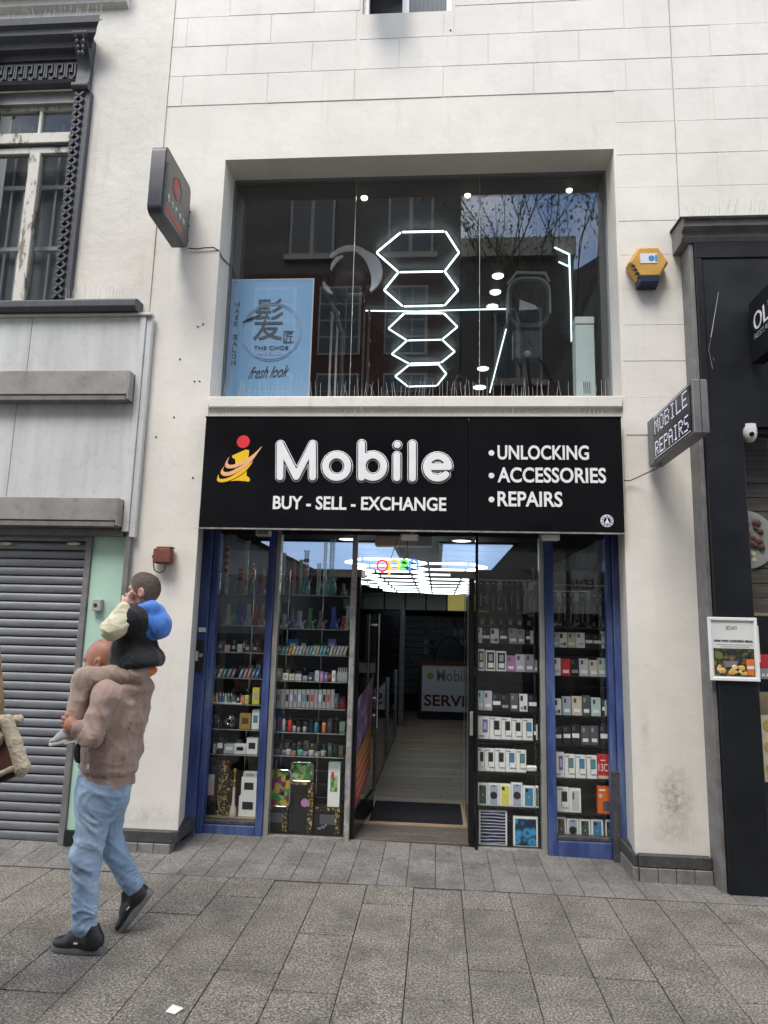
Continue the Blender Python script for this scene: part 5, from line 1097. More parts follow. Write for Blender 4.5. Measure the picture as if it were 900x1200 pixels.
# sixth: chain coil, gold box, white box
x, z = XZ(269, 845, DY + .05); cl = thing('steel_coil', 'round coil of silver chain lying on the sixth shelf', 'chain', (x, DY + .05, Z1s[5]))
for k, r_ in enumerate((.045, .034, .022)): obj('coil_ring', MB().tube([(x + r_ * math.cos(a), DY + .05 - .01 * k, Z1s[5] + .052 + r_ * math.sin(a)) for a in np.linspace(0, 2 * math.pi, 22)], .0055, 6), 'chrome', cl, smooth=60)
small_box('gold_tin', 'brown and gold tin box beside the silver chain coil', 'tin', None, 281, 294, 836, Z1s[5], 'pipe_gold', .05, deco='card_brown'); small_box('white_carton', 'tall white printed carton against the blue mullion, sixth shelf', 'box', None, 295.5, 304, 832, Z1s[5], 'card_white', .05, deco='card_blue')
for i, px in enumerate((248, 256)): bottle(f'dark glass jar, {ORD[i]} from {POST}, beside the silver coil', px, 843, Z1s[5], 'card_black', 'card_grey', .016)
for (a, b_, t_, c_, d_, lb) in [(250, 256, 872, 'card_cream', 'card_grey', 'tiny cream carton nearest the outer blue post, seventh shelf'), (253, 263, 866, 'card_black', 'card_white', 'black and white speaker carton on the seventh shelf'), (262, 275, 872, 'card_silver', 'card_white', 'flat silver white headset carton on the seventh shelf'), (274.5, 288, 872, 'card_white', 'card_black', 'white headphone carton with black picture on the seventh shelf'), (289, 302, 865, 'card_white', 'card_black', 'white headphone carton beside the blue mullion, seventh shelf')]: small_box('headphone_box', lb, 'box', None, a, b_, t_, Z1s[6], c_, .06, deco=d_)
# floor of the outer window
zf = .136
patch_art('gold_print', [(.015, .014, .014), (.015, .014, .014), (.30, .20, .06), (.02, .018, .018), (.55, .38, .12), (.015, .014, .014)], 70, .35)
m, t, b = _base('pale_streak'); n = noise(t, 6, 4); t.links.new(ramp(t, n.outputs['Fac'], [(.35, (.30, .55, .50)), (.5, (.55, .70, .65)), (.68, (.80, .25, .32))]).outputs['Color'], b.inputs['Base Color'])
r = small_box('hookah_box', 'tall black hookah carton with pale streak picture on the window floor', 'box', None, 239, 256, 889, zf, 'card_black', .08, deco='pale_streak')
small_box('hookah_box', 'tall black carton speckled with gold print beside the streaked one', 'box', None, 257, 268, 892, zf, 'gold_print', .08, deco='gold_print')
small_box('hookah_box', 'shorter gold speckled carton between the hookah bottle and tall one', 'box', None, 266, 275, 915, zf, 'gold_print', .06, y=DY - .01, deco='card_black'); 
x = onY(273, 940, DY - .03)[0]; hk = thing('hookah', 'slender brass hookah with cream bottle on the window floor', 'hookah', (x, DY - .02, zf))
obj('bottle', MB().lathe([(.026, 0), (.030, .01), (.026, .05), (.012, .10), (.010, .22)], (x, DY - .02, zf), 14), 'card_cream', hk, smooth=50); obj('stem', MB().lathe([(.006, .221), (.006, .26), (.012, .265), (.004, .28), (.004, .33), (.014, .345), (.010, .36)], (x, DY - .02, zf), 12), 'pipe_gold', hk, smooth=50)
small_box('camera_carton', 'white carton with black device pictures, lower of the two stacked', 'box', 'stacked white device cartons', 280, 301, 933, zf, 'card_white', .08, deco='card_black')
zz = onY(290, 933, DY)[2]; small_box('camera_carton', 'white carton with black device pictures, upper of the two stacked', 'box', 'stacked white device cartons', 283, 301, 911, zz, 'card_white', .07, deco='card_black')
zz = onY(291, 911, DY)[2]; small_box('camera_carton', 'small white box lying on top of the stacked device cartons', 'box', None, 285, 301, 905, zz, 'card_palegrey', .06, deco='card_grey')
# inner pipe window
for i, c_ in enumerate(['vape_green', 'vape_aqua', 'vape_green', 'vape_orange', 'card_yellow', 'card_lilac', 'card_mint', 'card_grey', 'card_grey', 'vape_aqua', 'card_paleblue', 'vape_tan', 'vape_aqua', 'vape_aqua', 'card_darkgrey', 'card_cream', 'card_grey', 'card_lilac', 'card_silver', 'vape_tan']):
    px = 327 + i * 4.0; small_box('vape_box', f'slim leaning {VC[c_]} vape box, {ORD[i]} from {STRIP}, third shelf down', 'vape box', 'vape boxes', px - 1.5, px + 1.5, 757, Z2s[2], c_, tilt=.3)
for i, (a, b_, c_) in enumerate([(338, 349, 'vape_blue'), (352, 360, 'card_black'), (384, 393, 'card_purple')]): small_box('vape_kit', f'{VC[c_]} vape kit carton standing behind the slim boxes, {ORD[i]} from {STRIP}', 'box', 'vape kit cartons', a, b_, 749, Z2s[2], c_, y=DY + .06)
for i, (a, b_, t_, c_) in enumerate([(331, 337.5, 789, 'card_white'), (338.5, 345, 790, 'card_cream'), (346, 353, 790, 'card_palegrey'), (354.5, 360, 792, 'card_grey'), (361, 366, 792, 'card_darkgrey'), (369, 374, 786, 'card_lilac'), (375, 379, 787, 'card_pink'), (380, 384, 788, 'card_purple'), (389, 393, 786, 'card_white')]):
    VC.setdefault(c_, c_[5:]); VC['card_palegrey'] = 'pale grey'; small_box('pod_box', f'small {VC[c_]} pod carton, {ORD[i]} from {STRIP}, fourth shelf down', 'box', 'pod cartons', a, b_, t_, Z2s[3], c_)
for i in range(5): bottle(f'clear glass tip tube, {ORD[i]} past the pod cartons, fourth shelf down', 396.5 + i * 2.4, 782, Z2s[3], 'glass_clear', 'glass_clear', .008, group='glass tip tubes')
M('blister_card', (.34, .35, .36), .35, var=.12, vscale=20)
for i, c_ in enumerate(['card_grey', 'card_darkgrey', 'card_grey', 'card_black', 'card_lilac', 'card_purple', 'card_paleblue', 'card_blue', 'card_black', 'card_red', 'card_pink', 'card_mint', 'card_black', 'card_red', 'card_grey']):
    VC.setdefault(c_, c_[5:]); px = 322 + i * 4.85
    small_box('blister_pack', f'pale blister pack with {VC[c_]} pen, {ORD[i]} from {STRIP}, fifth shelf', 'blister pack', 'pen blister packs', px - 2.1, px + 2.1, 808, Z2s[4], 'blister_card', .012, deco=c_)
for i, (px, t_, c_, rad) in enumerate([(322, 838, 'card_grey', .010), (333, 836, 'card_silver', .013), (340, 838, 'card_red', .015), (345, 848, 'card_silver', .014), (350, 850, 'card_grey', .013), (357, 849, 'card_silver', .014), (371, 842, 'card_blue', .016), (380, 842, 'vape_orange', .017)]):
    VC.setdefault(c_, c_[5:]); bottle(f'{VC[c_]} dropper bottle, {ORD[i]} from {STRIP}, sixth shelf', px, t_, Z2s[5], c_, 'card_black', rad)
for i, (px, c_) in enumerate([(325, 'card_brown'), (332, 'card_purple'), (338, 'card_silver'), (344, 'vape_orange'), (352, 'vape_aqua'), (358, 'card_grey'), (365, 'card_silver'), (372, 'card_silver'), (379, 'card_grey')]):
    VC.setdefault(c_, c_[5:]); x = onY(px, 880, DY + .02)[0]; g_ = thing('herb_grinder', f'round {VC[c_]} grinder tin, {ORD[i]} from {STRIP}, seventh shelf', 'tin', (x, DY + .02, Z2s[6]), 'grinder tins')
    obj('base', MB().lathe([(.021, 0), (.022, .003), (.022, .018)], (x, DY + .02, Z2s[6]), 16), c_, g_, smooth=40); obj('lid', MB().lathe([(.023, .0185), (.023, .034), (.019, .037)], (x, DY + .02, Z2s[6]), 16), 'chrome' if i % 2 else c_, g_, smooth=40)
# untidy second row behind the front goods
rz = random.Random(21); NB = ['third', 'fourth', 'fifth', 'sixth', 'seventh']
for (zs_, pa, pb2, where, nitem) in ((Z1s, 249, 306, POST, 8), (Z2s, 326, 404, STRIP, 11)):
    for si in range(2, 7):
        for i in range(nitem):
            px = lerp(pa, pb2, (i + .5) / nitem) + rz.uniform(-1.2, 1.2); kind = rz.choice(['box', 'box', 'jar', 'bottle']); c_ = rz.choice(['card_black', 'card_darkgrey', 'card_grey', 'vape_blue', 'vape_violet', 'vape_green', 'card_silver', 'card_brown', 'card_red', 'pipe_gold', 'vape_aqua', 'card_white'])
            VC.setdefault(c_, c_.split('_')[1]); x = onY(px, L1[si] - 8, DY + .14)[0]; h_ = rz.uniform(.055, .105); w_ = rz.uniform(.014, .026); zb = zs_[si]
            r = thing({'box': 'stock_box', 'jar': 'glass_jar', 'bottle': 'stock_bottle'}[kind], f'{VC[c_]} {kind} in the back row, {ORD[i]} from {where}, {NB[si - 2]} shelf down', kind, (x, DY + .14, zb), 'back row goods in the pipe windows')
            if kind == 'box': obj('carton', B(x - w_, x + w_, DY + .12, DY + .16, zb, zb + h_), c_, r, bevel=.001); obj('printed_patch', B(x - w_ * .7, x + w_ * .5, DY + .1175, DY + .1195, zb + h_ * .3, zb + h_ * .75), rz.choice(['card_silver', 'card_white', 'card_cream', 'card_red', 'card_blue']), r)
            elif kind == 'jar': obj('jar_body', MB().lathe([(w_ * .9, 0), (w_, .004), (w_, h_ * .6), (w_ * .8, h_ * .68)], (x, DY + .14, zb), 12), rz.choice(['glass_clear', 'glass_smoke', 'glass_amber', 'glass_green']), r, smooth=45); obj('lid', MB().lathe([(w_ * .86, h_ * .681), (w_ * .86, h_ * .8)], (x, DY + .14, zb), 12), c_, r, smooth=45)
            else: obj('bottle_body', MB().lathe([(w_ * .6, 0), (w_ * .62, .004), (w_ * .6, h_ * .6), (w_ * .22, h_ * .75), (w_ * .22, h_ * .85)], (x, DY + .14, zb), 12), c_, r, smooth=45); obj('cap', MB().lathe([(w_ * .28, h_ * .851), (w_ * .26, h_)], (x, DY + .14, zb), 10), rz.choice(['card_black', 'card_white', 'chrome']), r)
# trays and black cartons on the floor of the inner window
patch_art('tray_print', [(.05, .25, .07), (.30, .05, .28), (.30, .45, .12), (.02, .02, .03), (.55, .42, .06), (.22, .03, .05)], 26, .3)
patch_art('tray_green', [(.16, .36, .10), (.35, .52, .20), (.04, .14, .05), (.50, .58, .35), (.10, .28, .08)], 30, .3)
def tray(label, px0, px1, pt, pb_, mat, y):
    x0, x1 = onY(px0, (pt + pb_) / 2, y)[0], onY(px1, (pt + pb_) / 2, y)[0]; z0, z1 = onY((px0 + px1) / 2, pb_, y)[2], onY((px0 + px1) / 2, pt, y)[2]; rr = .028
    P = []
    for (cx, cz, a0) in ((x1 - rr, z0 + rr, -90), (x1 - rr, z1 - rr, 0), (x0 + rr, z1 - rr, 90), (x0 + rr, z0 + rr, 180)): P += [(cx + rr * math.cos(math.radians(a0 + k * 22.5)), cz + rr * math.sin(math.radians(a0 + k * 22.5))) for k in range(5)]
    r = thing('rolling_tray', label, 'tray', ((x0 + x1) / 2, y, z0)); obj('tray_bed', MB().prism(P, y, y + .006), mat, r); obj('tray_rim', MB().tube([(a, y - .004, c) for a, c in P] + [(P[0][0], y - .004, P[0][1])], .006, 6, False), 'chrome', r, smooth=60)
tray('rolling tray with purple and green print propped in the pipe window', 315, 340, 902, 945, 'tray_print', DY + .02)
tray('rolling tray with green leaf print propped on the black cartons', 341, 367, 893, 915, 'tray_green', DY + .05)
for (a, b_, t_, lb, d_) in [(310, 338, 944, 'low black carton with gold edging under the purple tray', 'card_darkgrey'), (340, 368, 916, 'tall black carton with pink seal under the green tray', 'card_black'), (369, 399, 946, 'low black carton with white signature beside the tall white box', 'card_darkgrey')]:
    r = small_box('black_carton', lb, 'box', None, a, b_, t_, .031, 'black_matt', .10, y=DY + .02, deco=d_)
    x0, x1 = onY(a, t_ + 10, DY + .02)[0], onY(b_, t_ + 10, DY + .02)[0]; zt = onY((a + b_) / 2, t_, DY + .02)[2]
    obj('gold_edge', B(x1 - .045, x1 - .006, DY + .0165, DY + .0195, .036, zt - .006), 'gold_print', r); obj('gold_edge', B(x0 + .004, x1 - .05, DY + .0165, DY + .0195, zt - .026, zt - .004), 'gold_print', r)
    if a == 340: xx, zz2 = XZ(357, 941, DY + .01); obj('pink_seal', MB().lathe([(.001, -.003), (.03, -.003), (.031, 0)], (xx, DY + .0155, zz2), 20, axis='y'), 'card_pink', r)
    if a == 369: xx, zz2 = XZ(372, 972, DY + .01); obj('signature', MB().tube([(xx + q * .07, DY + .016, zz2 + .012 * math.sin(q * 16) + q * .03) for q in np.linspace(0, 1, 16)], .0016, 4), 'card_white', r)
r = small_box('white_box', 'tall white bong carton with leaf picture standing on the low carton', 'box', None, 385, 399, 894, onY(390, 946, DY + .02)[2], 'card_white', .07, y=DY + .03, deco='tray_green')
x, z = XZ(390, 908, DY + .025); obj('red_print', B(x - .012, x + .008, DY + .0255, DY + .0285, z - .03, z + .02), 'logo_red', r)

# ------------------------------------------------------------------ hanging signs and wall fittings
M('plastic_slate', (.045, .047, .062), .4, var=.06)
tn = thing('hair_salon_sign', 'black rounded box sign with red emblem and toren lettering', 'sign', (-2.12, 4.85, 4.6))
X0, X1 = -2.172, -2.066; Ya, Yb, Za, Zb = 4.545, 5.085, 4.615, 5.165; rr = .055
P = []
for (cy, cz, a0) in ((Yb - rr, Za + rr, -90), (Yb - rr, Zb - rr, 0), (Ya + rr, Zb - rr, 90), (Ya + rr, Za + rr, 180)): P += [(cy + rr * math.cos(math.radians(a0 + k * 18)), cz + rr * math.sin(math.radians(a0 + k * 18))) for k in range(6)]
obj('box', MB().prism_x(P, X0, X1), 'plastic_slate', tn, smooth=30)
M('sign_face_grey', (.045, .05, .053), .12, var=.1); P2 = [(lerp((Ya + Yb) / 2, y, .94), lerp((Za + Zb) / 2, z, .94)) for y, z in P]
obj('face', MB().prism_x(P2, X1, X1 + .003), 'sign_face_grey', tn)
OT = np.array([X1 + .005, Ya, Za]); U_, V_ = np.array([0, 1, 0.]), np.array([0, 0, 1.])
M('dull_red', (.42, .06, .05), .4, var=.1); M('dull_red_band', (.40, .07, .05), .4, var=.06)
for i, ch_ in enumerate('toren'): text(ch_, .095 + i * .078, .095 + i * .078 + .034, .155, .155 + (.045 if ch_ != 't' else .06), 0, 'lettering_white', tn, depth=.003, O=OT, U=U_, V=V_, bold=.01)
def tq(nm, pts, mat): obj(nm, MB().add([OT + U_ * a + V_ * b_ - np.array([.0015, 0, 0]) for a, b_ in pts], [tuple(range(len(pts)))]), mat, tn)
tq('red_band', [(.07, .055), (.42, .055), (.42, .105), (.07, .105)], 'dull_red_band')
tq('emblem', [(.20, .30), (.25, .27), (.30, .31), (.26, .34), (.29, .40), (.24, .43), (.20, .41)], 'dull_red'); 
hexp = [(.26 + .095 * math.cos(a), .35 + .095 * math.sin(a)) for a in [k * math.pi / 3 + .5 for k in range(7)]]
obj('emblem_outline', MB().tube([OT + U_ * a + V_ * b_ for a, b_ in hexp], .0018, 4), 'dull_red', tn)
obj('wall_bracket', B(-2.15, -2.085, 5.086, 5.139, 4.68, 5.03), 'black_matt', tn)
for z in (4.72, 4.85, 4.98): obj('bolt', MB().lathe([(.001, -.008), (.008, -.008), (.009, 0)], (-2.075, 5.125, z), 8, axis='y'), 'chrome', tn)
pts = [(-2.07, 5.13, 4.66), (-2.0, 5.135, 4.655), (-1.94, 5.133, 4.662), (-1.86, 5.135, 4.665), (-1.82, 5.15, 4.645), (-1.808, 5.2, 4.615), (-1.806, 5.3, 4.63), (-1.80, 5.42, 4.66)]
for (hx_, hy_) in ((211, 421), (238, 380), (232, 383), (228, 447), (234, 447), (226, 560), (183, 512), (204, 489), (749, 405), (528, 36)):
    q_ = onY(hx_, hy_, FY); obj('drill_hole', MB().lathe([(.001, -.002), (.007, -.002), (.008, 0)], (q_[0], FY - .001 if q_[2] < 5.9 else FY - .006, q_[2]), 8, axis='y'), 'joint_dirt', bld)
obj('sign_cable', MB().tube(pts, .005, 6), 'cable_black', label='thin black cable from the toren sign into the salon window', cat='cable')

led = thing('led_message_sign', 'grey projecting dot matrix sign reading MOBILE REPAIRS over the white pier', 'sign', (1.56, 4.65, 2.83))
LX0, LX1 = 1.533, 1.632; LY0, LY1, LZ0, LZ1 = 4.20, 5.10, 2.832, 3.175
M('led_case', (.17, .165, .17), .5, .3, var=.12)
obj('case', B(LX0 + .008, LX1, LY0, LY1, LZ0, LZ1), 'led_case', led, bevel=.006); obj('end_seam', B(LX0 + .052, LX0 + .056, LY0 - .001, LY0 + .01, LZ0 + .003, LZ1 - .003), 'black_matt', led)
obj('matrix_face', B(LX0, LX0 + .0075, LY0 + .03, LY1 - .14, LZ0 + .028, LZ1 - .028), 'letter_black', led); obj('end_block', B(LX0 + .001, LX0 + .0075, LY1 - .135, LY1 - .003, LZ0 + .004, LZ1 - .004), 'led_case', led)
obj('wall_mount', B(LX0 + .02, LX1 - .02, LY1, FY - .005, LZ0 + .05, LZ1 - .05), 'led_case', led)
EM('led_dot', (.80, .82, 1.0), .14)
FONT = {'M': '10001 11011 10101 10101 10001 10001 10001', 'O': '01110 10001 10001 10001 10001 10001 01110', 'B': '11110 10001 10001 11110 10001 10001 11110', 'I': '01110 00100 00100 00100 00100 00100 01110', 'L': '10000 10000 10000 10000 10000 10000 11111', 'E': '11111 10000 10000 11110 10000 10000 11111', 'R': '11110 10001 10001 11110 10100 10010 10001', 'P': '11110 10001 10001 11110 10000 10000 10000', 'A': '01110 10001 10001 11111 10001 10001 10001', 'S': '01111 10000 10000 01110 00001 00001 11110'}
def dots(word, y_start, y_end, z0, z1):
    n_ = len(word); cw = (y_end - y_start) / n_
    for i, c_ in enumerate(word):
        mb = MB()
        for ry, line in enumerate(FONT[c_].split()):
            for rx, v in enumerate(line):
                if v == '1':
                    yy = y_start + cw * (i + (rx + .6) / 6.2); z = z1 - (z1 - z0) * (ry + .5) / 7; mb.box(LX0 - .003, LX0 - .0005, yy - .0042, yy + .0042, z - .0046, z + .0046)
        obj('lit_letter', mb, 'led_dot', led)
dots('MOBILE', LY1 - .17, LY0 + .05, 3.03, 3.135); dots('REPAIRS', LY1 - .17, LY0 + .05, 2.872, 2.975)
for z in (2.858, 3.15): obj('lit_line', B(LX0 - .002, LX0 - .0005, LY0 + .035, LY1 - .15, z - .0014, z + .0014), 'led_dot', led)
a = onY(733, 563, 5.10); obj('sign_cable', MB().tube([(LX0 + .04, 4.95, LZ0 - .002), (LX0 + .03, 5.0, LZ0 - .03), (1.46, 5.09, 2.76), (1.40, 5.125, 2.735), (a[0] - .01, 5.10, a[2])], .004, 6), 'cable_black', label='thin black cable between the dot matrix sign and shop sign', cat='cable')

M('alarm_yellow', (.52, .29, .045), .45, var=.12, dirt=.25); M('alarm_blue', (.015, .02, .06), .3, var=.1); M('alarm_label', (.62, .62, .66), .5, var=.05)
ax_, az_ = 1.575, 4.40
al = thing('alarm_box', 'yellow hexagonal burglar alarm box with blue strobe on the white pier', 'alarm', (ax_, 5.1, az_ - .15))
hp = lambda s, y: [(ax_ + s * .150 * c_, y, az_ + .02 + s * .125 * d_) for c_, d_ in ((-1, 0), (-.52, 1), (.52, 1), (1, 0), (.52, -1), (-.52, -1))]
obj('housing', MB().ring_loft([hp(1.0, 5.139), hp(1.0, 5.06), hp(.90, 5.03)]), 'alarm_yellow', al, bevel=.005)
obj('strobe', MB().ring_loft([[(ax_ + q * .078, 5.139, z) for q, z in ((-1, az_ - .16), (1, az_ - .16), (1, az_ - .075), (-1, az_ - .075))], [(ax_ + q * .072, 5.035, z) for q, z in ((-1, az_ - .145), (1, az_ - .145), (1, az_ - .075), (-1, az_ - .075))]]), 'alarm_blue', al, bevel=.006)
obj('label_plate', B(ax_ - .065, ax_ + .06, 5.026, 5.0295, az_ + .005, az_ + .085), 'alarm_label', al); obj('label_mark', MB().lathe([(.001, -.002), (.022, -.002), (.023, 0)], (ax_ + .018, 5.0255, az_ + .045), 16, axis='y'), 'vape_blue', al)
obj('label_mark', B(ax_ + .045, ax_ + .058, 5.0235, 5.0255, az_ + .02, az_ + .07), 'vape_blue', al)
for k in range(4): obj('vent_slot', MB().obox((ax_ - .116 + k * .0145, 5.047 + .0 * k, az_ - .012 - k * .03), (.010, .0, -.008), (0, .022, 0), (.003, 0, .005)), 'black_matt', al)
M('rust', (.17, .05, .035), .75, var=.35, vscale=20, bmp=.6, bscale=60, dirt=.6, dirtcol=(.05, .025, .02))
rx, rz = XZ(191.5, 651, 5.08)
ru = thing('junction_box', 'rusty red junction box with looped cable on the white pier', 'junction box', (rx, 5.1, rz - .07))
obj('box', B(rx - .062, rx + .06, 5.05, 5.139, rz - .062, rz + .055), 'rust', ru, bevel=.012, seg=2, smooth=50); obj('lid', B(rx - .066, rx + .064, 5.042, 5.0495, rz - .055, rz + .048), 'rust', ru, bevel=.006); obj('side_lug', B(rx - .09, rx - .063, 5.08, 5.12, rz - .02, rz + .005), 'rust', ru, bevel=.005); obj('top_flange', B(rx - .05, rx + .066, 5.06, 5.13, rz + .056, rz + .066), 'rust', ru)
obj('cable_loop', MB().tube([(rx - .075, 5.11, rz - .01), (rx - .085, 5.11, rz - .06), (rx - .075, 5.115, rz - .11), (rx - .035, 5.12, rz - .128), (rx, 5.125, rz - .11), (rx + .006, 5.12, rz - .066)], .0045, 6), 'cable_black', ru, smooth=60)

# OLIVE box sign
ol = thing('olive_sign', 'black square box sign lettered OLIVE above the restaurant window', 'sign', (2.3, 4.6, 3.55))
OX = 2.235; obj('box', B(OX, OX + .09, 4.16, 4.93, 3.555, 4.02), 'navy_paint', ol, bevel=.006); obj('bracket', B(OX + .02, OX + .07, 4.931, 4.9635, 3.7, 3.9), 'black_matt', ol)
OO = np.array([OX - .003, 4.86, 3.555]); UU = np.array([0, -1, 0.]); VV = np.array([0, 0, 1.])
text('OLIVE', 0, .44, .215, .345, 0, 'lettering_white', ol, depth=.003, O=OO, U=UU, V=VV); text('RESTAURANT', 0, .44, .155, .195, 0, 'ghost_grey', ol, depth=.003, O=OO, U=UU, V=VV)
# dome camera under the fascia
x, z = XZ(879, 506, 4.98); sc_ = thing('security_camera', 'small white security camera under the navy restaurant fascia', 'camera', (x, 4.98, z - .07))
obj('mount', MB().lathe([(.052, .03), (.052, .055)], (x, 5.0, z), 18), 'plate_white', sc_, smooth=40); obj('dome', MB().lathe([(.054, .03), (.054, -.01), (.046, -.045), (.028, -.068), (.001, -.074)], (x, 5.0, z), 18), 'plate_white', sc_, smooth=50); obj('lens', MB().lathe([(.001, -.012), (.016, -.010), (.018, 0)], (x - .002, 4.955, z - .025), 12, axis='y'), 'black_gloss', sc_); obj('cable_stub', MB().cyl((x - .05, 5.0, z + .04), (x - .085, 5.01, z + .04), .012), 'plate_white', sc_)

# framed meal poster on the navy pilaster
mf = thing('meal_poster', 'silver framed poster of a fried chicken meal on the navy pilaster', 'poster', (1.985, 4.93, 1.33))
fx0, fx1, fz0, fz1 = 1.828, 2.148, 1.332, 1.752; py_ = RY - .014
for (a, b_, c, d) in [(fx0, fx1, fz1 - .022, fz1), (fx0, fx1, fz0, fz0 + .022), (fx0, fx0 + .02, fz0 + .0225, fz1 - .0225), (fx1 - .02, fx1, fz0 + .0225, fz1 - .0225)]: obj('frame', B(a, b_, py_ - .02, py_ - .001, c, d), 'upvc', mf, bevel=.003)
obj('sheet', B(fx0 + .02, fx1 - .02, py_ - .008, py_ - .002, fz0 + .022, fz1 - .022), 'plate_white', mf)
text('ECHO', fx0 + .12, fx0 + .19, 1.672, 1.695, py_ - .010, 'grey_print', mf, depth=.002); text('POK POK CHICKEN MEAL', fx0 + .038, fx1 - .03, 1.588, 1.602, py_ - .010, 'letter_black', mf, depth=.002, bold=.02)
for k in range(2): obj('print_glint_line', B(fx0 + .05 + k * .03, fx1 - .035 - k * .02, py_ - .0095, py_ - .0085, 1.568 - k * .014, 1.572 - k * .014), 'ghost_grey', mf)
m, t, b = _base('meal_print'); n = noise(t, 28, 6, .7); t.links.new(ramp(t, n.outputs['Fac'], [(.38, (.008, .014, .016)), (.5, (.03, .035, .025)), (.6, (.16, .12, .05)), (.7, (.30, .26, .14))]).outputs['Color'], b.inputs['Base Color']); b.inputs['Roughness'].default_value = .4
obj('meal_photo', B(fx0 + .03, fx1 - .028, py_ - .0105, py_ - .0085, fz0 + .032, 1.545), 'meal_print', mf)
M('fry_yellow', (.62, .36, .06), .6, var=.35, vscale=80); M('cup_orange', (.70, .16, .03), .5, var=.1)
rq = random.Random(4)
for k in range(22): q_ = rq.uniform(.45, 1.15); obj('fried_piece', MB().lathe([(.001, -.004), (.012 * q_, -.004), (.017 * q_, 0)], (fx0 + .045 + rq.uniform(0, .20), py_ - .0108 - k * .0002, fz0 + .045 + rq.uniform(0, .05)), 7, axis='y'), 'fry_yellow' if k % 4 else 'menu_cream', mf)
obj('cup_picture', MB().prism([(fx1 - .078, fz0 + .04), (fx1 - .036, fz0 + .04), (fx1 - .030, fz0 + .145), (fx1 - .084, fz0 + .145)], py_ - .0128, py_ - .0108), 'cup_orange', mf); obj('cup_band', B(fx1 - .080, fx1 - .034, py_ - .0145, py_ - .0132, fz0 + .08, fz0 + .10), 'plate_white', mf)
obj('bowl_picture', MB().prism([(fx0 + .10, fz0 + .09), (fx0 + .17, fz0 + .09), (fx0 + .185, fz0 + .13), (fx0 + .085, fz0 + .13)], py_ - .0128, py_ - .0108), 'lead_grey', mf); obj('green_roundel', MB().lathe([(.001, -.002), (.026, -.002), (.027, 0)], (fx0 + .062, py_ - .0108, fz0 + .165), 18, axis='y'), 'leaf_green', mf)
obj('leaflet', B(2.150, 2.156, 4.92, 5.04, 1.46, 1.70), 'dull_white', label='thin white leaflet on the window edge behind the meal poster', cat='leaflet')

# ------------------------------------------------------------------ salon window and room upstairs
SG = 5.44
GLASS('salon_glass', (.945, .965, .97), .080, 5, .9)
sw2 = thing('salon_window', 'wide three pane frameless salon window above the shop sign', 'window', (-.2, SG, 3.39))
xs = [PXL + .002, onY(414, 330, SG)[0], onY(562, 330, SG)[0], PXR - .002]
for a, b_ in zip(xs[:-1], xs[1:]): obj('pane', B(a + .002, b_ - .002, SG - .006, SG + .006, 3.392, 5.45), 'salon_glass', sw2)
M('seal_grey', (.16, .18, .20), .5, var=.1)
for x in xs[1:3]: obj('silicone_joint', B(x - .0018, x + .0018, SG - .007, SG + .007, 3.392, 5.45), 'aluminium', sw2)
obj('head_channel', B(PXL + .001, PXR - .001, SG - .02, SG + .02, 5.448, 5.468), 'seal_grey', sw2); obj('side_channel', B(PXL + .001, PXL + .014, SG - .02, SG + .02, 3.392, 5.447), 'seal_grey', sw2); obj('side_channel', B(PXR - .014, PXR - .001, SG - .02, SG + .02, 3.392, 5.447), 'seal_grey', sw2)
M('salon_wall', (.030, .034, .038), .7, var=.15); M('salon_ceiling', (.035, .040, .045), .6, var=.1)
sr = thing('salon_room', 'dark grey interior of the hair salon upstairs', 'room', (-.2, 8, 3.3), kind='structure'); del sr['category']
CZ = 5.62
obj('ceiling', B(-2.3, 1.8, 5.79, 12.6, CZ, CZ + .1), 'salon_ceiling', sr); obj('side_wall', B(-2.4, -2.3, 5.79, 12.6, 3.2, CZ), 'salon_wall', sr); obj('side_wall', B(1.8, 1.9, 5.79, 12.6, 3.2, CZ), 'salon_wall', sr); obj('back_wall', B(-2.3, 1.8, 12.6, 12.7, 3.2, CZ), 'salon_wall', sr); obj('floor', B(-2.3, 1.8, 5.79, 12.6, 3.15, 3.25), 'salon_wall', sr)
obj('reveal_lining', B(PXL + .001, PXR - .001, SG + .022, 5.79, 5.45, 5.468), 'salon_wall', sr); obj('reveal_lining', B(PXL + .001, PXL + .012, SG + .045, 5.79, 3.392, 5.449), 'salon_wall', sr); obj('reveal_lining', B(PXR - .012, PXR - .001, SG + .022, 5.79, 3.392, 5.449), 'salon_wall', sr)
# chain of hexagon lights
hexpts = [[(441, 296), (470, 272), (522, 271), (538, 296), (521, 318), (467, 319)], [(450, 340), (467, 319), (521, 318), (537, 340), (521, 358), (472, 359)], [(455, 385), (474, 367), (520, 367), (536, 383), (518, 398), (477, 399)], [(459, 415), (477, 399), (518, 398), (533, 412), (517, 425), (479, 426)], [(463, 441), (479, 428), (514, 427), (523, 438), (512, 452), (478, 453)]]
hl = thing('hexagon_light_chain', 'chain of five white hexagon light tubes on the salon ceiling', 'ceiling light', tuple(onZ(488, 370, CZ - .05)))
for k, hpx in enumerate(hexpts):
    P = [onZ(px, py, CZ - .04) for px, py in hpx]
    for i in range(6):
        if k in (1, 3) and i == 1: continue
        a, b_ = P[i], P[(i + 1) % 6]; d = (b_ - a) * .03; obj('tube', MB().cyl(a + d, b_ - d, .0095 + .001 * k, n=8), 'led_white', hl, smooth=60)
lines = [('white light strip running across the salon ceiling', [(428, 364), (488, 365), (545, 363), (594, 362)]), ('slanting white light strip on the salon ceiling near the black hood', [(593, 386), (577, 448), (574, 460)]), ('bent white light strip along the salon ceiling edge', [(650, 290), (667, 298), (669, 355), (670, 418)]), ('short white light strip beside the bent one', [(655, 307), (666, 312)])]
EM('led_soft', (.80, .95, .95), 1.1)
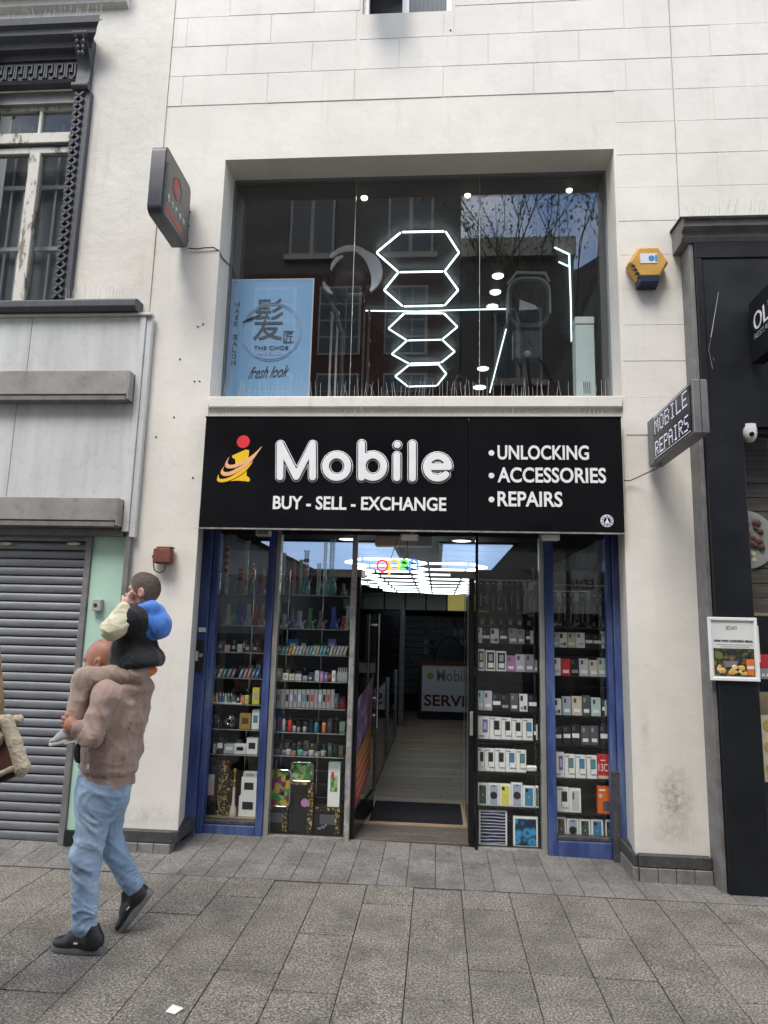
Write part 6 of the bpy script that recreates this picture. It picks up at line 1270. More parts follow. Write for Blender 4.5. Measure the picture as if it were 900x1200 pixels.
for lab, pp in lines:
    P = [onZ(px, py, CZ - .03) for px, py in pp]; ls = thing('light_strip', lab, 'light strip', tuple(P[0]))
    for a, b_ in zip(P[:-1], P[1:]): obj('tube', MB().cyl(a, b_, .009, n=8), 'led_soft', ls)
EM('spot_warm', (1.0, .85, .6), 3.0); EM('spot_white', (1.0, .98, .92), 1.6)
for (px, py, r_, mt, lab) in [(427, 230, .035, 'spot_warm', 'small warm spotlight over the middle salon pane near its joint'), (548, 227, .03, 'spot_warm', 'small warm spotlight beside the second pane joint of the salon'), (667, 221, .03, 'spot_warm', 'small warm spotlight mirrored against sky in the salon window'), (583.5, 322, .075, 'spot_white', 'large round salon downlight, first of the row from the window'), (580.5, 341, .075, 'spot_white', 'large round salon downlight, second of the row from the window'), (577, 358, .08, 'spot_white', 'large round salon downlight at the end of the light strip'), (566, 431, .10, 'spot_white', 'round salon downlight deep in the room above the dark figure'), (562, 453, .12, 'spot_white', 'farthest round salon downlight deep in the room')]:
    p = onZ(px, py, CZ - .004 if py > 300 else 5.449); d_ = thing('downlight', lab, 'downlight', tuple(p)); obj('lens', MB().lathe([(r_ * .85, 0), (r_ * .85, -.02), (r_ * .7, -.028)], tuple(p), 18), mt, d_); obj('bezel', MB().lathe([(r_ * 1.05, 0), (r_ * 1.05, -.012), (r_ * .9, -.014), (r_ * .9, 0)], tuple(p), 18, caps=False), 'seal_grey', d_)
# blue poster
bp = thing('salon_poster', 'blue HAIR SALON poster with brush character standing inside the salon window', 'poster', (-1.5, SG, 3.4))
PY = SG + .03
m, t, b = _base('poster_blue'); t.links.new(ramp(t, noise(t, 1.5, 3).outputs['Fac'], [(.3, (.20, .40, .68)), (.7, (.27, .48, .74))]).outputs['Color'], b.inputs['Base Color']); b.inputs['Roughness'].default_value = .5
bx0 = PXL + .016; bx1 = onY(364, 400, PY)[0]; bz1 = onY(320, 328, PY)[2]
obj('sheet', B(bx0, bx1, PY, PY + .01, 3.3905, bz1), 'poster_blue', bp); obj('edge_strip', B(bx1, bx1 + .008, PY - .002, PY + .012, 3.3905, bz1 + .008), 'plate_white', bp); obj('edge_strip', B(bx0, bx1 - .0005, PY - .002, PY + .012, bz1 + .0005, bz1 + .008), 'plate_white', bp)
M('ink_grey', (.045, .06, .085), .6, var=.2); M('pale_ring', (.42, .56, .72), .5, var=.05)
cxp, czp = XZ(250 + 470 / 6.92, 310 + 545 / 6.92, PY); rg = abs(XZ(250 + 715 / 6.92, 390, PY)[0] - XZ(250 + 225 / 6.92, 390, PY)[0]) / 2
for r_ in (rg, rg * .94): obj('ring', MB().tube([(cxp + r_ * math.cos(a), PY - .003, czp + r_ * math.sin(a)) for a in np.linspace(0, 2 * math.pi, 49)], .0028, 5, False), 'pale_ring', bp)
x0, x1, z0, z1 = rect(250 + 330 / 6.92, 310 + 275 / 6.92, 250 + 565 / 6.92, 310 + 612 / 6.92, PY); text('髪', x0, x1, z0, z1, PY - .003, 'ink_grey', bp, depth=.003)
obj('brush_stroke', MB().tube([(x0 - .10, PY - .004, (z0 + z1) / 2 - .03), (x0 - .04, PY - .004, (z0 + z1) / 2), (x0 + .05, PY - .004, (z0 + z1) / 2 + .035)], [.004, .012, .005], 6), 'ink_grey', bp)
x0, x1, z0, z1 = rect(250 + 570 / 6.92, 310 + 540 / 6.92, 250 + 655 / 6.92, 310 + 635 / 6.92, PY); text('匠', x0, x1, z0, z1, PY - .003, 'ink_grey', bp, depth=.003)
for s_, r_ in (('THE CHOE', (330, 662, 608, 692)), ('HAIR SALON', (350, 708, 575, 732))):
    x0, x1, z0, z1 = rect(250 + r_[0] / 6.92, 310 + r_[1] / 6.92, 250 + r_[2] / 6.92, 310 + r_[3] / 6.92, PY); text(s_, x0, x1, z0, z1, PY - .003, 'ink_grey' if s_[0] == 'T' else 'pale_ring', bp, depth=.003)
x0, x1, z0, z1 = rect(250 + 300 / 6.92, 310 + 815 / 6.92, 250 + 610 / 6.92, 310 + 935 / 6.92, PY); tx = text('fresh look', x0, x1, z0 + .03, z1 - .02, PY - .003, 'ink_grey', bp, depth=.003)
co = np.array([v.co for v in tx.data.vertices]); tx.data.vertices.foreach_set('co', (co + np.stack([co[:, 2] * .5, co[:, 0] * 0, co[:, 2] * .3 + co[:, 0] * .05], 1)).astype(np.float32).ravel())
for i, ch_ in enumerate('HAIR SALON'):
    if ch_ == ' ': continue
    zx, zy = 196 - i * 3.6, 325 + i * 52.5; x0, x1, z0, z1 = rect(250 + (zx - 18) / 6.92, 310 + (zy - 20) / 6.92, 250 + (zx + 18) / 6.92, 310 + (zy + 20) / 6.92, PY)
    if ch_ == 'I': x0, x1 = x0 + .03, x1 - .03
    text(ch_, x0, x1, z0, z1, PY - .003, 'ink_grey', bp, depth=.003, bold=.025)
# door pull, frame posts, pale cabinet
hy = 6.2; dp = thing('tall_door_pull', 'tall pale U-shaped door pull behind the middle salon pane', 'handle', tuple(onY(391, 465, hy)))
a, b_ = onY(390, 371, hy), onY(383.5, 470, hy); c_, d_ = onY(396, 371, hy), onY(391.5, 470, hy); xo1, xo2 = (a[0] + b_[0]) / 2, (c_[0] + d_[0]) / 2
for x in (xo1, xo2): obj('bar', B(x - .009, x + .009, hy, hy + .02, 3.3, a[2]), 'plate_white', dp)
obj('top_bracket', B(xo1 - .012, xo2 + .012, hy - .003, hy + .023, a[2] + .001, a[2] + .05), 'plate_white', dp)
pc = thing('glass_partition', 'slim metal framed partition standing inside the salon', 'partition', (onY(424, 465, 6.6)[0], 6.6, 3.25))
x = onY(424, 420, 6.6)[0]
for q in (0, .05): obj('post', B(x + q, x + q + .02, 6.6, 6.63, 3.25, onY(424, 362, 6.6)[2]), 'aluminium_worn', pc)
obj('partition_panel', B(x + .075, x + .95, 6.61, 6.62, 3.25, onY(424, 366, 6.6)[2] - .05), 'old_pane', pc)
M('cabinet_mint', (.60, .70, .68), .4, var=.04)
cbx0, cbx1 = onY(675, 420, 5.62)[0], onY(697.5, 420, 5.62)[0]; cbz = onY(686, 371, 5.62)[2]
vc = thing('air_cooler', 'tall pale green white air unit standing inside the salon window', 'air unit', ((cbx0 + cbx1) / 2, 5.62, 3.25))
obj('body', B(cbx0, cbx1, 5.62, 5.77, 3.255, cbz - .07), 'cabinet_mint', vc, bevel=.006); obj('top_cap', B(cbx0 - .002, cbx1 + .002, 5.615, 5.772, cbz - .066, cbz), 'plate_white', vc, bevel=.006)
for k in range(4): obj('vent_slot', B(cbx0 + .055 + k * .016, cbx0 + .062 + k * .016, 5.6165, 5.6195, 3.58, 3.68), 'seal_grey', vc)
# climazone style hair processor, white arcs round a black body
M('hood_white', (.90, .90, .95), .3, var=.05); M('hood_black', (.030, .032, .036), .3, var=.15); M('hood_grey', (.36, .37, .38), .4, var=.1)
HY = 5.86
hc = onY(411, 325, HY); hp_ = thing('hair_processor', 'round hooded hair processor with white arched panels by the salon poster', 'hair dryer', (hc[0], HY, 3.25))
rw, rh = .27, .26
obj('hood_body', MB().lathe([(.001, -.10), (.12, -.09), (.20, -.04), (.215, .03), (.17, .10), (.001, .12)], (hc[0], HY + .05, hc[2] - .03), 22, axis='y'), 'hood_black', hp_, smooth=60)
def arcs(a0, a1, r_, wdt, y, mat, tip=.25, dz=0.):
    n_ = 15; mb = MB(); rings = []
    for i in range(n_):
        s = i / (n_ - 1); a = math.radians(lerp(a0, a1, s)); wv_ = wdt * (tip + (1 - tip) * math.sin(math.pi * s)); rings.append([(hc[0] + (r_ + q * wv_) * math.cos(a), y + e, hc[2] + dz + (r_ + q * wv_) * math.sin(a)) for q, e in ((-.5, .012), (-.5, -.012), (.5, -.02), (.5, .012))])
    mb.ring_loft(rings); obj('arched_panel', mb, mat, hp_, smooth=50)
arcs(138, 48, .25, .045, HY - .06, 'hood_white'); arcs(172, 112, .17, .026, HY - .09, 'hood_white'); arcs(75, -38, .245, .115, HY - .08, 'hood_white', .15, -.03); arcs(200, 232, .25, .04, HY - .07, 'hood_grey', .5)
obj('control_pod', B(hc[0] - .02, hc[0] + .13, HY - .03, HY + .06, hc[2] - .24, hc[2] - .16), 'hood_black', hp_, bevel=.02, seg=2, smooth=50)
obj('arm', MB().tube([(hc[0] - .24, HY, hc[2] - .02), (hc[0] - .25, HY, hc[2] - .12), (hc[0] - .14, HY + .02, hc[2] - .30), (hc[0] - .06, HY + .02, hc[2] - .55), (hc[0] - .05, HY + .02, 3.3)], .022, 8), 'hood_black', hp_, smooth=60); obj('foot', MB().lathe([(.22, 0), (.22, .02), (.04, .05)], (hc[0] - .05, HY + .02, 3.25), 18), 'hood_black', hp_, smooth=40)
# large black hood dryer
H2 = 5.9; h0 = onY(620, 352, H2); hd_ = thing('hood_dryer', 'large black hooded dryer with grey rim on a post in the salon', 'hair dryer', (h0[0], H2, 3.25))
def rrect(cx, cz, w_, h_, r_, n_=6):
    P = []
    for (sx_, sz_, a0) in ((1, -1, -90), (1, 1, 0), (-1, 1, 90), (-1, -1, 180)): P += [(cx + sx_ * (w_ - r_) + r_ * math.cos(math.radians(a0 + k * 90 / n_)), cz + sz_ * (h_ - r_) + r_ * math.sin(math.radians(a0 + k * 90 / n_))) for k in range(n_ + 1)]
    return P
P = rrect(h0[0], h0[2] - .02, .185, .235, .13)
obj('hood_shell', MB().ring_loft([[(x, H2, z) for x, z in P], [(lerp(h0[0], x, 1.05), H2 + .12, lerp(h0[2], z, 1.05)) for x, z in P], [(lerp(h0[0], x, .8), H2 + .25, lerp(h0[2], z, .8)) for x, z in P]]), 'hood_black', hd_, smooth=50)
obj('rim', MB().tube([(x, H2 - .004, z) for x, z in P[6:22]], .011, 6), 'hood_grey', hd_, smooth=60); obj('visor', MB().tube([(h0[0] - .19, H2 - .02, h0[2] + .15), (h0[0] - .11, H2 - .03, h0[2] + .255), (h0[0] + .14, H2 - .03, h0[2] + .245), (h0[0] + .18, H2 - .02, h0[2] + .17)], .013, 6), 'hood_grey', hd_, smooth=60)
obj('inner_bowl', MB().ring_loft([[(lerp(h0[0], x, .82), H2 - .006, lerp(h0[2], z, .82)) for x, z in P], [(lerp(h0[0], x, .6), H2 - .002, lerp(h0[2], z, .6)) for x, z in P]]), 'black_gloss', hd_)
obj('vent_flap', MB().prism([(h0[0] - .09, h0[2] - .10), (h0[0] + .08, h0[2] - .09), (h0[0] + .05, h0[2] - .055), (h0[0] - .085, h0[2])], H2 - .02, H2 - .008), 'hood_grey', hd_)
obj('control_box', B(h0[0] - .14, h0[0] + .10, H2 + .02, H2 + .14, h0[2] - .53, h0[2] - .27), 'hood_black', hd_, bevel=.01); obj('post', MB().cyl((h0[0] - .03, H2 + .1, 3.25), (h0[0] - .03, H2 + .1, h0[2] - .5), .025), 'hood_black', hd_, smooth=40); obj('foot', MB().lathe([(.24, 0), (.24, .02), (.04, .05)], (h0[0] - .03, H2 + .1, 3.25), 18), 'hood_black', hd_, smooth=40)
obj('dial', MB().lathe([(.001, -.012), (.03, -.01), (.032, 0)], (h0[0] - .02, H2 + .018, h0[2] - .50), 12, axis='y'), 'chrome', hd_)

# ------------------------------------------------------------------ bird spikes
def spikes(label, x0, x1, y, z, h, step, lean=0.3, rad=.0015, skip=.1, z1=None):
    rq = random.Random(int(abs(x0) * 100)); r = thing('bird_spike_strip', label, 'bird spikes', ((x0 + x1) / 2, y, z))
    mb = MB(); x = x0
    while x < x1:
        if rq.random() > skip:
            zz = z if z1 is None else lerp(z, z1, (x - x0) / (x1 - x0)); hh = h * rq.uniform(.6, 1.15)
            mb.cyl((x, y, zz), (x + rq.gauss(0, .014), y - lean * hh * rq.choice([-.4, .5, 1]), zz + hh), rad, rad * .7, 4)
        x += step * rq.uniform(.6, 1.4)
    obj('spike_wires', mb, 'steel_wire', r, kind='stuff'); obj('base_strip', B(x0, x1, y - .008, y + .008, z - .002, z + .004), 'dull_white', r)
spikes('thin wire bird spikes along the salon window ledge', PXL + .02, PXR - .02, FY + .03, Z1 + .002, .13, .026)
spikes('thin wire bird spikes along the top of the shop sign', -1.78, 1.32, SY + .02, 3.214, .09, .022, .2)
spikes('thin wire bird spikes along the dark ornate sill', -3.02, -2.43, LY - .09, 4.18, .12, .022)
spikes('thin wire bird spikes along the restaurant cornice', RX, 3.6, RY - .0, 4.735, .12, .025)
spikes('thin wire bird spikes along the dark ornate cornice', -4.1, -2.93, LY - .15, 6.725, .12, .022)
spikes('dense wire bird spikes along the white string course', -4.4, -2.8, LY - .10, 7.215, .10, .006, .6)
# ------------------------------------------------------------------ people: smooth signed-distance bodies turned into meshes
def W(px, py, Y): return onY(px, py, Y)
def surface_nets(val, lo, h):
    ins = val < 0
    c8 = [ins[a:ins.shape[0] - 1 + a, b:ins.shape[1] - 1 + b, c:ins.shape[2] - 1 + c] for a in (0, 1) for b in (0, 1) for c in (0, 1)]
    s = sum(x.astype(np.int8) for x in c8); mask = (s > 0) & (s < 8)
    idx = np.argwhere(mask); ident = -np.ones(mask.shape, np.int64); ident[mask] = np.arange(len(idx))
    acc = np.zeros((len(idx), 3)); cnt = np.zeros(len(idx))
    I, J, K = idx.T
    corner = [(a, b, c) for a in (0, 1) for b in (0, 1) for c in (0, 1)]
    for p in corner:
        for ax in range(3):
            if p[ax]: continue
            q = list(p); q[ax] = 1
            v0 = val[I + p[0], J + p[1], K + p[2]]; v1 = val[I + q[0], J + q[1], K + q[2]]; m_ = (v0 < 0) != (v1 < 0)
            t_ = np.where(m_, v0 / np.where(m_, v0 - v1, 1), 0); pos = np.tile(np.array(p, float), (len(idx), 1)); pos[:, ax] += t_
            acc[m_] += pos[m_]; cnt[m_] += 1
    V = lo + (idx + acc / cnt[:, None]) * h
    faces = []
    for ax in range(3):
        a, b = [k for k in range(3) if k != ax]
        sl0 = [slice(1, -1)] * 3; sl0[ax] = slice(0, -1); sl1 = [slice(1, -1)] * 3; sl1[ax] = slice(1, None)
        x0, x1 = ins[tuple(sl0)], ins[tuple(sl1)]
        e = np.argwhere(x0 != x1); flip = x0[tuple(e.T)]; off = np.ones(3, int); off[ax] = 0; e = e + off
        def cell(da, db):
            q = e.copy(); q[:, a] -= da; q[:, b] -= db; return ident[q[:, 0], q[:, 1], q[:, 2]]
        f = np.stack([cell(1, 1), cell(0, 1), cell(0, 0), cell(1, 0)], 1)
        if ax == 1: flip = ~flip
        f[~flip] = f[~flip][:, ::-1]; faces.append(f)
    return V, np.concatenate(faces)
def sdf(prims, h, k=.02, cuts=()):
    pts = []
    for p in prims:
        if p[0] == 'cap': pts += [p[1] - max(p[3], p[4]), p[1] + max(p[3], p[4]), p[2] - max(p[3], p[4]), p[2] + max(p[3], p[4])]
        elif p[0] == 'ell': r = max(p[2]); pts += [p[1] - r, p[1] + r]
    pts = np.array(pts); lo = pts.min(0) - 3 * h - .01; hi = pts.max(0) + 3 * h + .01
    n = np.ceil((hi - lo) / h).astype(int) + 1; val = np.full(n, .2, np.float32)
    for p in prims:
        kk = k; sub = False
        opt = p[-1] if isinstance(p[-1], dict) else {}
        kk = opt.get('k', k); sub = opt.get('sub', False); sc = np.array(opt.get('sc', (1, 1, 1)), float)
        if p[0] == 'cap': R_ = max(p[3], p[4]) * max(sc); b0 = np.minimum(p[1], p[2]) - R_; b1 = np.maximum(p[1], p[2]) + R_
        else: R_ = max(p[2]); b0, b1 = p[1] - R_, p[1] + R_
        i0 = np.maximum(0, np.floor((b0 - kk - 2 * h - lo) / h).astype(int)); i1 = np.minimum(n, np.ceil((b1 + kk + 2 * h - lo) / h).astype(int) + 1)
        g = np.meshgrid(*[lo[d] + np.arange(i0[d], i1[d]) * h for d in range(3)], indexing='ij'); P = np.stack(g, -1)
        if p[0] == 'cap':
            a, b = p[1], p[2]; Q = (P - a) / sc; ab = (b - a) / sc; t_ = np.clip((Q @ ab) / (ab @ ab + 1e-9), 0, 1); d = (np.linalg.norm(Q - t_[..., None] * ab, axis=-1) - (p[3] + (p[4] - p[3]) * t_)) * sc.min()
        else:
            Q = P - p[1]
            if 'rot' in opt: Q = Q @ np.array(opt['rot'])
            r = np.array(p[2]); q = Q / r; L = np.linalg.norm(q, axis=-1); d = L * (L - 1) / (np.linalg.norm(q / r, axis=-1) + 1e-6)
        sl = tuple(slice(i0[q], i1[q]) for q in range(3)); v = val[sl]
        if sub: d2 = -d; hh = np.maximum(kk - np.abs(v - d2), 0) / kk; val[sl] = np.maximum(v, d2) + hh * hh * kk / 4
        else: hh = np.maximum(kk - np.abs(v - d), 0) / kk; val[sl] = np.minimum(v, d) - hh * hh * kk / 4
    if cuts:
        g = np.meshgrid(*[lo[d] + np.arange(n[d]) * h for d in range(3)], indexing='ij')
        for (p0, nv) in cuts:   # keep the side nv points to
            nv = np.array(nv, float); nv /= np.linalg.norm(nv); d = -sum((g[q] - p0[q]) * nv[q] for q in range(3)); val = np.maximum(val, d.astype(np.float32))
    return surface_nets(val, lo, h)
def wrinkle(V, amp, freq, seed, aniso=(1, 1, 1)):
    r = np.random.default_rng(seed); out_ = np.zeros(len(V))
    P = V * np.array(aniso)
    w_ = sum(np.sin(P @ r.normal(0, freq * .5, 3) + r.uniform(0, 6)) for _ in range(3)) * .5
    for i in range(5):
        kv = r.normal(0, 1, 3); kv *= freq * r.uniform(.6, 1.6) / np.linalg.norm(kv)
        s = np.sin(P @ kv + w_ * 1.6 + r.uniform(0, 6)); out_ += (1 - np.abs(s)) ** 2 * 1.4 - .5
    return out_ * amp / 2
def body_part(name, prims, h, mat, parent, k=.02, cuts=(), wr=None, label=None, folds=(), bumpfn=None):
    V, Fq = sdf(prims, h, k, cuts)
    me = bpy.data.meshes.new(name); me.from_pydata(V.tolist(), [], Fq.tolist()); me.update()
    n = len(V); nr = np.empty(n * 3, np.float32); me.vertices.foreach_get('normal', nr); nr = nr.reshape(-1, 3)
    d = np.zeros(n)
    if wr: d += wrinkle(V, *wr)
    for (c, ax, R_, amp, per) in folds:       # ring folds round a joint: c centre, ax axis, R_ reach
        ax = np.array(ax, float); ax /= np.linalg.norm(ax); q = V - c; s = q @ ax; fall = np.exp(-(np.linalg.norm(q, axis=1) / R_) ** 2)
        tw_ = np.arctan2(q[:, 1], q[:, 0] + 1e-6); sn = np.sin(2 * math.pi * s / per * (.8 + .35 * np.sin(tw_ + 1.0)) + 2.2 * np.sin(tw_ * 2 + s * 17) + tw_); d += fall * amp * .95 * ((1 - np.abs(sn)) ** 1.5 * 2 - .6) * (.55 + .45 * np.sin(tw_ * 1.0 + per * 200))
    if bumpfn is not None: d += bumpfn(V)
    V = V + nr * d[:, None]
    me.vertices.foreach_set('co', V.astype(np.float32).ravel()); me.polygons.foreach_set('use_smooth', [True] * len(me.polygons)); me.update()
    me.materials.append(MAT[mat]); return link_mesh(name, me, parent, label=label)
def cap(a, b, ra, rb=None, **o): return ('cap', np.array(a, float), np.array(b, float), ra, ra if rb is None else rb, o)
def ell(c, r, **o): return ('ell', np.array(c, float), r, o)
def cloth_folds(t, b, s=1.0):
    n = noise(t, 9, 2, .45, stretch=(1.0, 1.0, .6)); n.inputs['Distortion'].default_value = .8
    r = ramp(t, n.outputs['Fac'], [(.30, (0, 0, 0)), (.47, (.75,) * 3), (.53, (1, 1, 1)), (.72, (.25,) * 3)]); bump(t, b, r.outputs['Color'], .26 * s, .018)
    n2 = noise(t, 34, 3, .55, stretch=(1.0, 1.0, .5)); n2.inputs['Distortion'].default_value = 1.0; bump(t, b, n2.outputs['Fac'], .10 * s, .008)
def fabric(name, col, bscale=260, var=.10, bmp=.25, rough=.85):
    m = M(name, col, rough, var=var, vscale=9, bmp=bmp, bscale=bscale, spec=.2, bdist=.0015)
    b = m.node_tree.nodes['Principled BSDF']; b.inputs['Sheen Weight'].default_value = .25; b.inputs['Sheen Roughness'].default_value = .5
    cloth_folds(m.node_tree, b); return m
def skin(name, col, blot=(.50, .20, .15)):
    m, t, b = _base(name); n = noise(t, 14, 5); t.links.new(ramp(t, n.outputs['Fac'], [(.35, col), (.75, blot)]).outputs['Color'], b.inputs['Base Color'])
    b.inputs['Roughness'].default_value = .52; b.inputs['Subsurface Weight'].default_value = .12; b.inputs['Subsurface Radius'].default_value = (.01, .004, .002); bump(t, b, noise(t, 180, 4).outputs['Fac'], .3, .0015); bump(t, b, noise(t, 40, 4).outputs['Fac'], .25, .004)
skin('skin_man', (.36, .165, .110), (.29, .10, .07)); skin('skin_child', (.56, .33, .25), (.54, .28, .21)); skin('skin_pale', (.52, .33, .26), (.50, .27, .21))
fabric('hoodie_taupe', (.345, .245, .205)); fabric('trouser_taupe', (.33, .25, .205)); fabric('sweat_black', (.012, .012, .014)); fabric('hood_blue', (.08, .22, .66)); fabric('sleeve_cream', (.60, .56, .40)); fabric('tee_orange', (.80, .18, .05))
M('shoe_black', (.013, .013, .014), .55, var=.2, vscale=20, bmp=.2, bscale=150); M('sole_grey', (.15, .15, .155), .6, var=.15, vscale=20); M('shoe_grey', (.33, .33, .35), .6, var=.1); M('lace_grey', (.05, .05, .05), .7, var=.1); M('eye_white', (.7, .68, .65), .2, var=0); M('eye_dark', (.03, .02, .015), .15, var=0); M('lip', (.40, .15, .12), .5, var=.1)
m, t, b = _base('denim')
n1 = noise(t, 5, 5, .6); n2 = noise(t, 420, 3, .7)
c = ramp(t, n1.outputs['Fac'], [(.25, (.19, .28, .40)), (.5, (.29, .395, .54)), (.75, (.45, .55, .68))]).outputs['Color']
c = mixc(t, 1.0, c, ramp(t, n2.outputs['Fac'], [(.3, (.8, .8, .82)), (.7, (1.15, 1.15, 1.12))]).outputs['Color'], 'MULTIPLY'); t.links.new(c, b.inputs['Base Color']); b.inputs['Roughness'].default_value = .85; b.inputs['Specular IOR Level'].default_value = .2; bump(t, b, n2.outputs['Fac'], .3, .0015); cloth_folds(t, b, 1.0)

def hand(palm, wrist, up, fwd, thumb_dir, curl, s=1.0):
    """palm + four bent fingers of unequal length + thumb; fwd = where the fingers point, curl = where they bend to"""
    palm, wrist, up, fwd, thumb_dir, curl = (np.array(q, float) for q in (palm, wrist, up, fwd, thumb_dir, curl)); up /= np.linalg.norm(up); fwd /= np.linalg.norm(fwd); curl /= np.linalg.norm(curl); thumb_dir /= np.linalg.norm(thumb_dir)
    P = [cap(wrist, palm, .026 * s, .030 * s), cap(palm - up * .022 * s, palm + up * .022 * s, .022 * s)]
    for i, L in enumerate((.85, 1.0, .95, .75)):
        b0 = palm + up * (.030 - .020 * i) * s + fwd * .028 * s; b1 = b0 + fwd * .030 * L * s + curl * .006 * s; b2 = b1 + (fwd * .35 + curl) / 1.06 * .026 * L * s; b3 = b2 + (curl - fwd * .55) / 1.14 * .020 * L * s
        P += [cap(b0, b1, .0098 * s, .0092 * s, k=.006), cap(b1, b2, .0092 * s, .0086 * s, k=.004), cap(b2, b3, .0086 * s, .0075 * s, k=.004)]
    t0 = palm + up * .022 * s - fwd * .004 * s; t1 = t0 + thumb_dir * .034 * s; t2 = t1 + (thumb_dir * .6 + curl * .5 + fwd * .3) * .026 * s
    return P + [cap(t0, t1, .0115 * s, .0105 * s, k=.008), cap(t1, t2, .0105 * s, .008 * s, k=.005)]
def head_prims(c, s, near_y, ear=True, fx=-1.0, tilt=0.0):
    """head of height .235*s facing fx along X, chin nodding by tilt (radians); c = centre of the cranium"""
    c = np.array(c, float); ct, st_ = math.cos(tilt), math.sin(tilt)
    def L(x, y, z): return c + s * np.array([fx * (x * ct - z * st_ * -1 if False else x * ct + z * st_), y, z * ct - x * st_])
    P = [ell(c, (.098 * s, .077 * s, .102 * s)), ell(L(.030, 0, -.030), (.066 * s, .064 * s, .075 * s)), ell(L(.042, 0, -.085), (.052 * s, .052 * s, .045 * s)), ell(L(.074, 0, -.112), (.022 * s, .028 * s, .018 * s)),
         cap(L(.090, 0, -.018), L(.113, 0, -.052), .0105 * s, .0135 * s, k=.012), ell(L(.104, .010, -.056), (.010 * s, .009 * s, .008 * s), k=.006), ell(L(.104, -.010, -.056), (.010 * s, .009 * s, .008 * s), k=.006),
         cap(L(.086, -.040, .004), L(.086, .040, .004), .0135 * s, k=.02), ell(L(.088, 0, -.080), (.014 * s, .022 * s, .007 * s), k=.008), ell(L(.086, 0, -.092), (.013 * s, .019 * s, .007 * s), k=.008),
         ell(L(.060, -.045, -.048), (.024 * s, .022 * s, .022 * s)), ell(L(.060, .045, -.048), (.024 * s, .022 * s, .022 * s))]
    for sg_ in (-1, 1):
        P.append(ell(L(.092, sg_ * .032, -.014), (.015 * s, .016 * s, .010 * s), sub=True, k=.012))
        P.append(ell(L(-.004, sg_ * .078, -.030), (.021 * s, .014 * s, .035 * s), k=.006)); P.append(ell(L(.002, sg_ * .089, -.028), (.011 * s, .008 * s, .020 * s), sub=True, k=.006))
    return P, L
def eyes(root, L, s):
    for sg_ in (-1, 1):
        e = obj('eye', MB().lathe([(.001, -.0105 * s), (.0075 * s, -.0075 * s), (.0105 * s, 0), (.0075 * s, .0075 * s), (.001, .0105 * s)], tuple(L(.082, sg_ * .031, -.014)), 12), 'eye_white', root, smooth=80)
        p = L(.0915, sg_ * .031, -.014); obj('iris', MB().lathe([(.001, -.003 * s), (.0045 * s, 0), (.001, .003 * s)], tuple(p), 10), 'eye_dark', e, smooth=80)
def shoe(root, origin, ux, uz, s, up_mat, sole_mat, marks=True):
    """trainer in local axes: toe along +x, z up; origin = under the ankle on the sole"""
    ux = np.array(ux, float); ux /= np.linalg.norm(ux); uz = np.array(uz, float); uz -= ux * (uz @ ux); uz /= np.linalg.norm(uz); uy = np.cross(uz, ux); O = np.array(origin, float)
    prims = [ell((-.044 * s, 0, .060 * s), (.046 * s, .041 * s, .062 * s)), cap((-.02 * s, 0, .060 * s), (.08 * s, 0, .052 * s), .046 * s, .045 * s), ell((.125 * s, 0, .040 * s), (.072 * s, .046 * s, .032 * s)), cap((-.018 * s, 0, .06 * s), (-.016 * s, 0, .122 * s), .044 * s, .042 * s), cap((.015 * s, 0, .122 * s), (.09 * s, 0, .070 * s), .026 * s, .024 * s), ell((-.018 * s, 0, .155 * s), (.034 * s, .032 * s, .035 * s), sub=True, k=.01)]
    V, Fq = sdf(prims, .0055, .02, [((0, 0, .022 * s), (0, 0, 1))])
    def place(nm, V, F, mat):
        Wd = O + V[:, :1] * ux + V[:, 1:2] * uy + V[:, 2:3] * uz; me = bpy.data.meshes.new(nm); me.from_pydata(Wd.tolist(), [], [tuple(map(int, f)) for f in F]); me.polygons.foreach_set('use_smooth', [True] * len(me.polygons)); me.materials.append(MAT[mat]); me.set_sharp_from_angle(angle=math.radians(50)); return me
    r = link_mesh('shoe', place('shoe', V, Fq, up_mat), root)
    ol = []
    for a in np.linspace(0, 2 * math.pi, 28, endpoint=False):
        x = .052 * s + .148 * s * math.cos(a); wd = (.036 + .012 * (1 / (1 + math.exp(-(x / s - .06) * 40)))) * s; ol.append((x, wd * np.sign(math.sin(a)) * abs(math.sin(a)) ** .7))
    rings = [[(x * .985 - .001, y * .95, .0) for x, y in ol], [(x, y, .006 * s) for x, y in ol], [(x * 1.0, y * 1.0, .022 * s + .006 * s * (x < 0)) for x, y in ol], [(x * .98, y * .96, .030 * s + .008 * s * (x < .02)) for x, y in ol]]
    mb = MB(); mb.ring_loft(rings); link_mesh('sole', place('sole', np.array(mb.v), mb.f, sole_mat), r)
    if marks:
        mb = MB()
        for i in range(4): mb.tube([(.035 * s + i * .016 * s, -.024 * s, .098 * s - i * .007 * s), (.043 * s + i * .016 * s, 0, .108 * s - i * .0075 * s), (.035 * s + i * .016 * s, .024 * s, .098 * s - i * .007 * s)], .0035 * s, 5)
        link_mesh('lace', place('lace', np.array(mb.v), mb.f, 'lace_grey'), r)
        for sg_ in (-1, 1):
            mb = MB().box(.03 * s, .052 * s, min(sg_ * .043, sg_ * .049) * s, max(sg_ * .043, sg_ * .049) * s, .055 * s, .062 * s); link_mesh('side_mark', place('side_mark', np.array(mb.v), mb.f, 'lettering_white'), r)
    return r

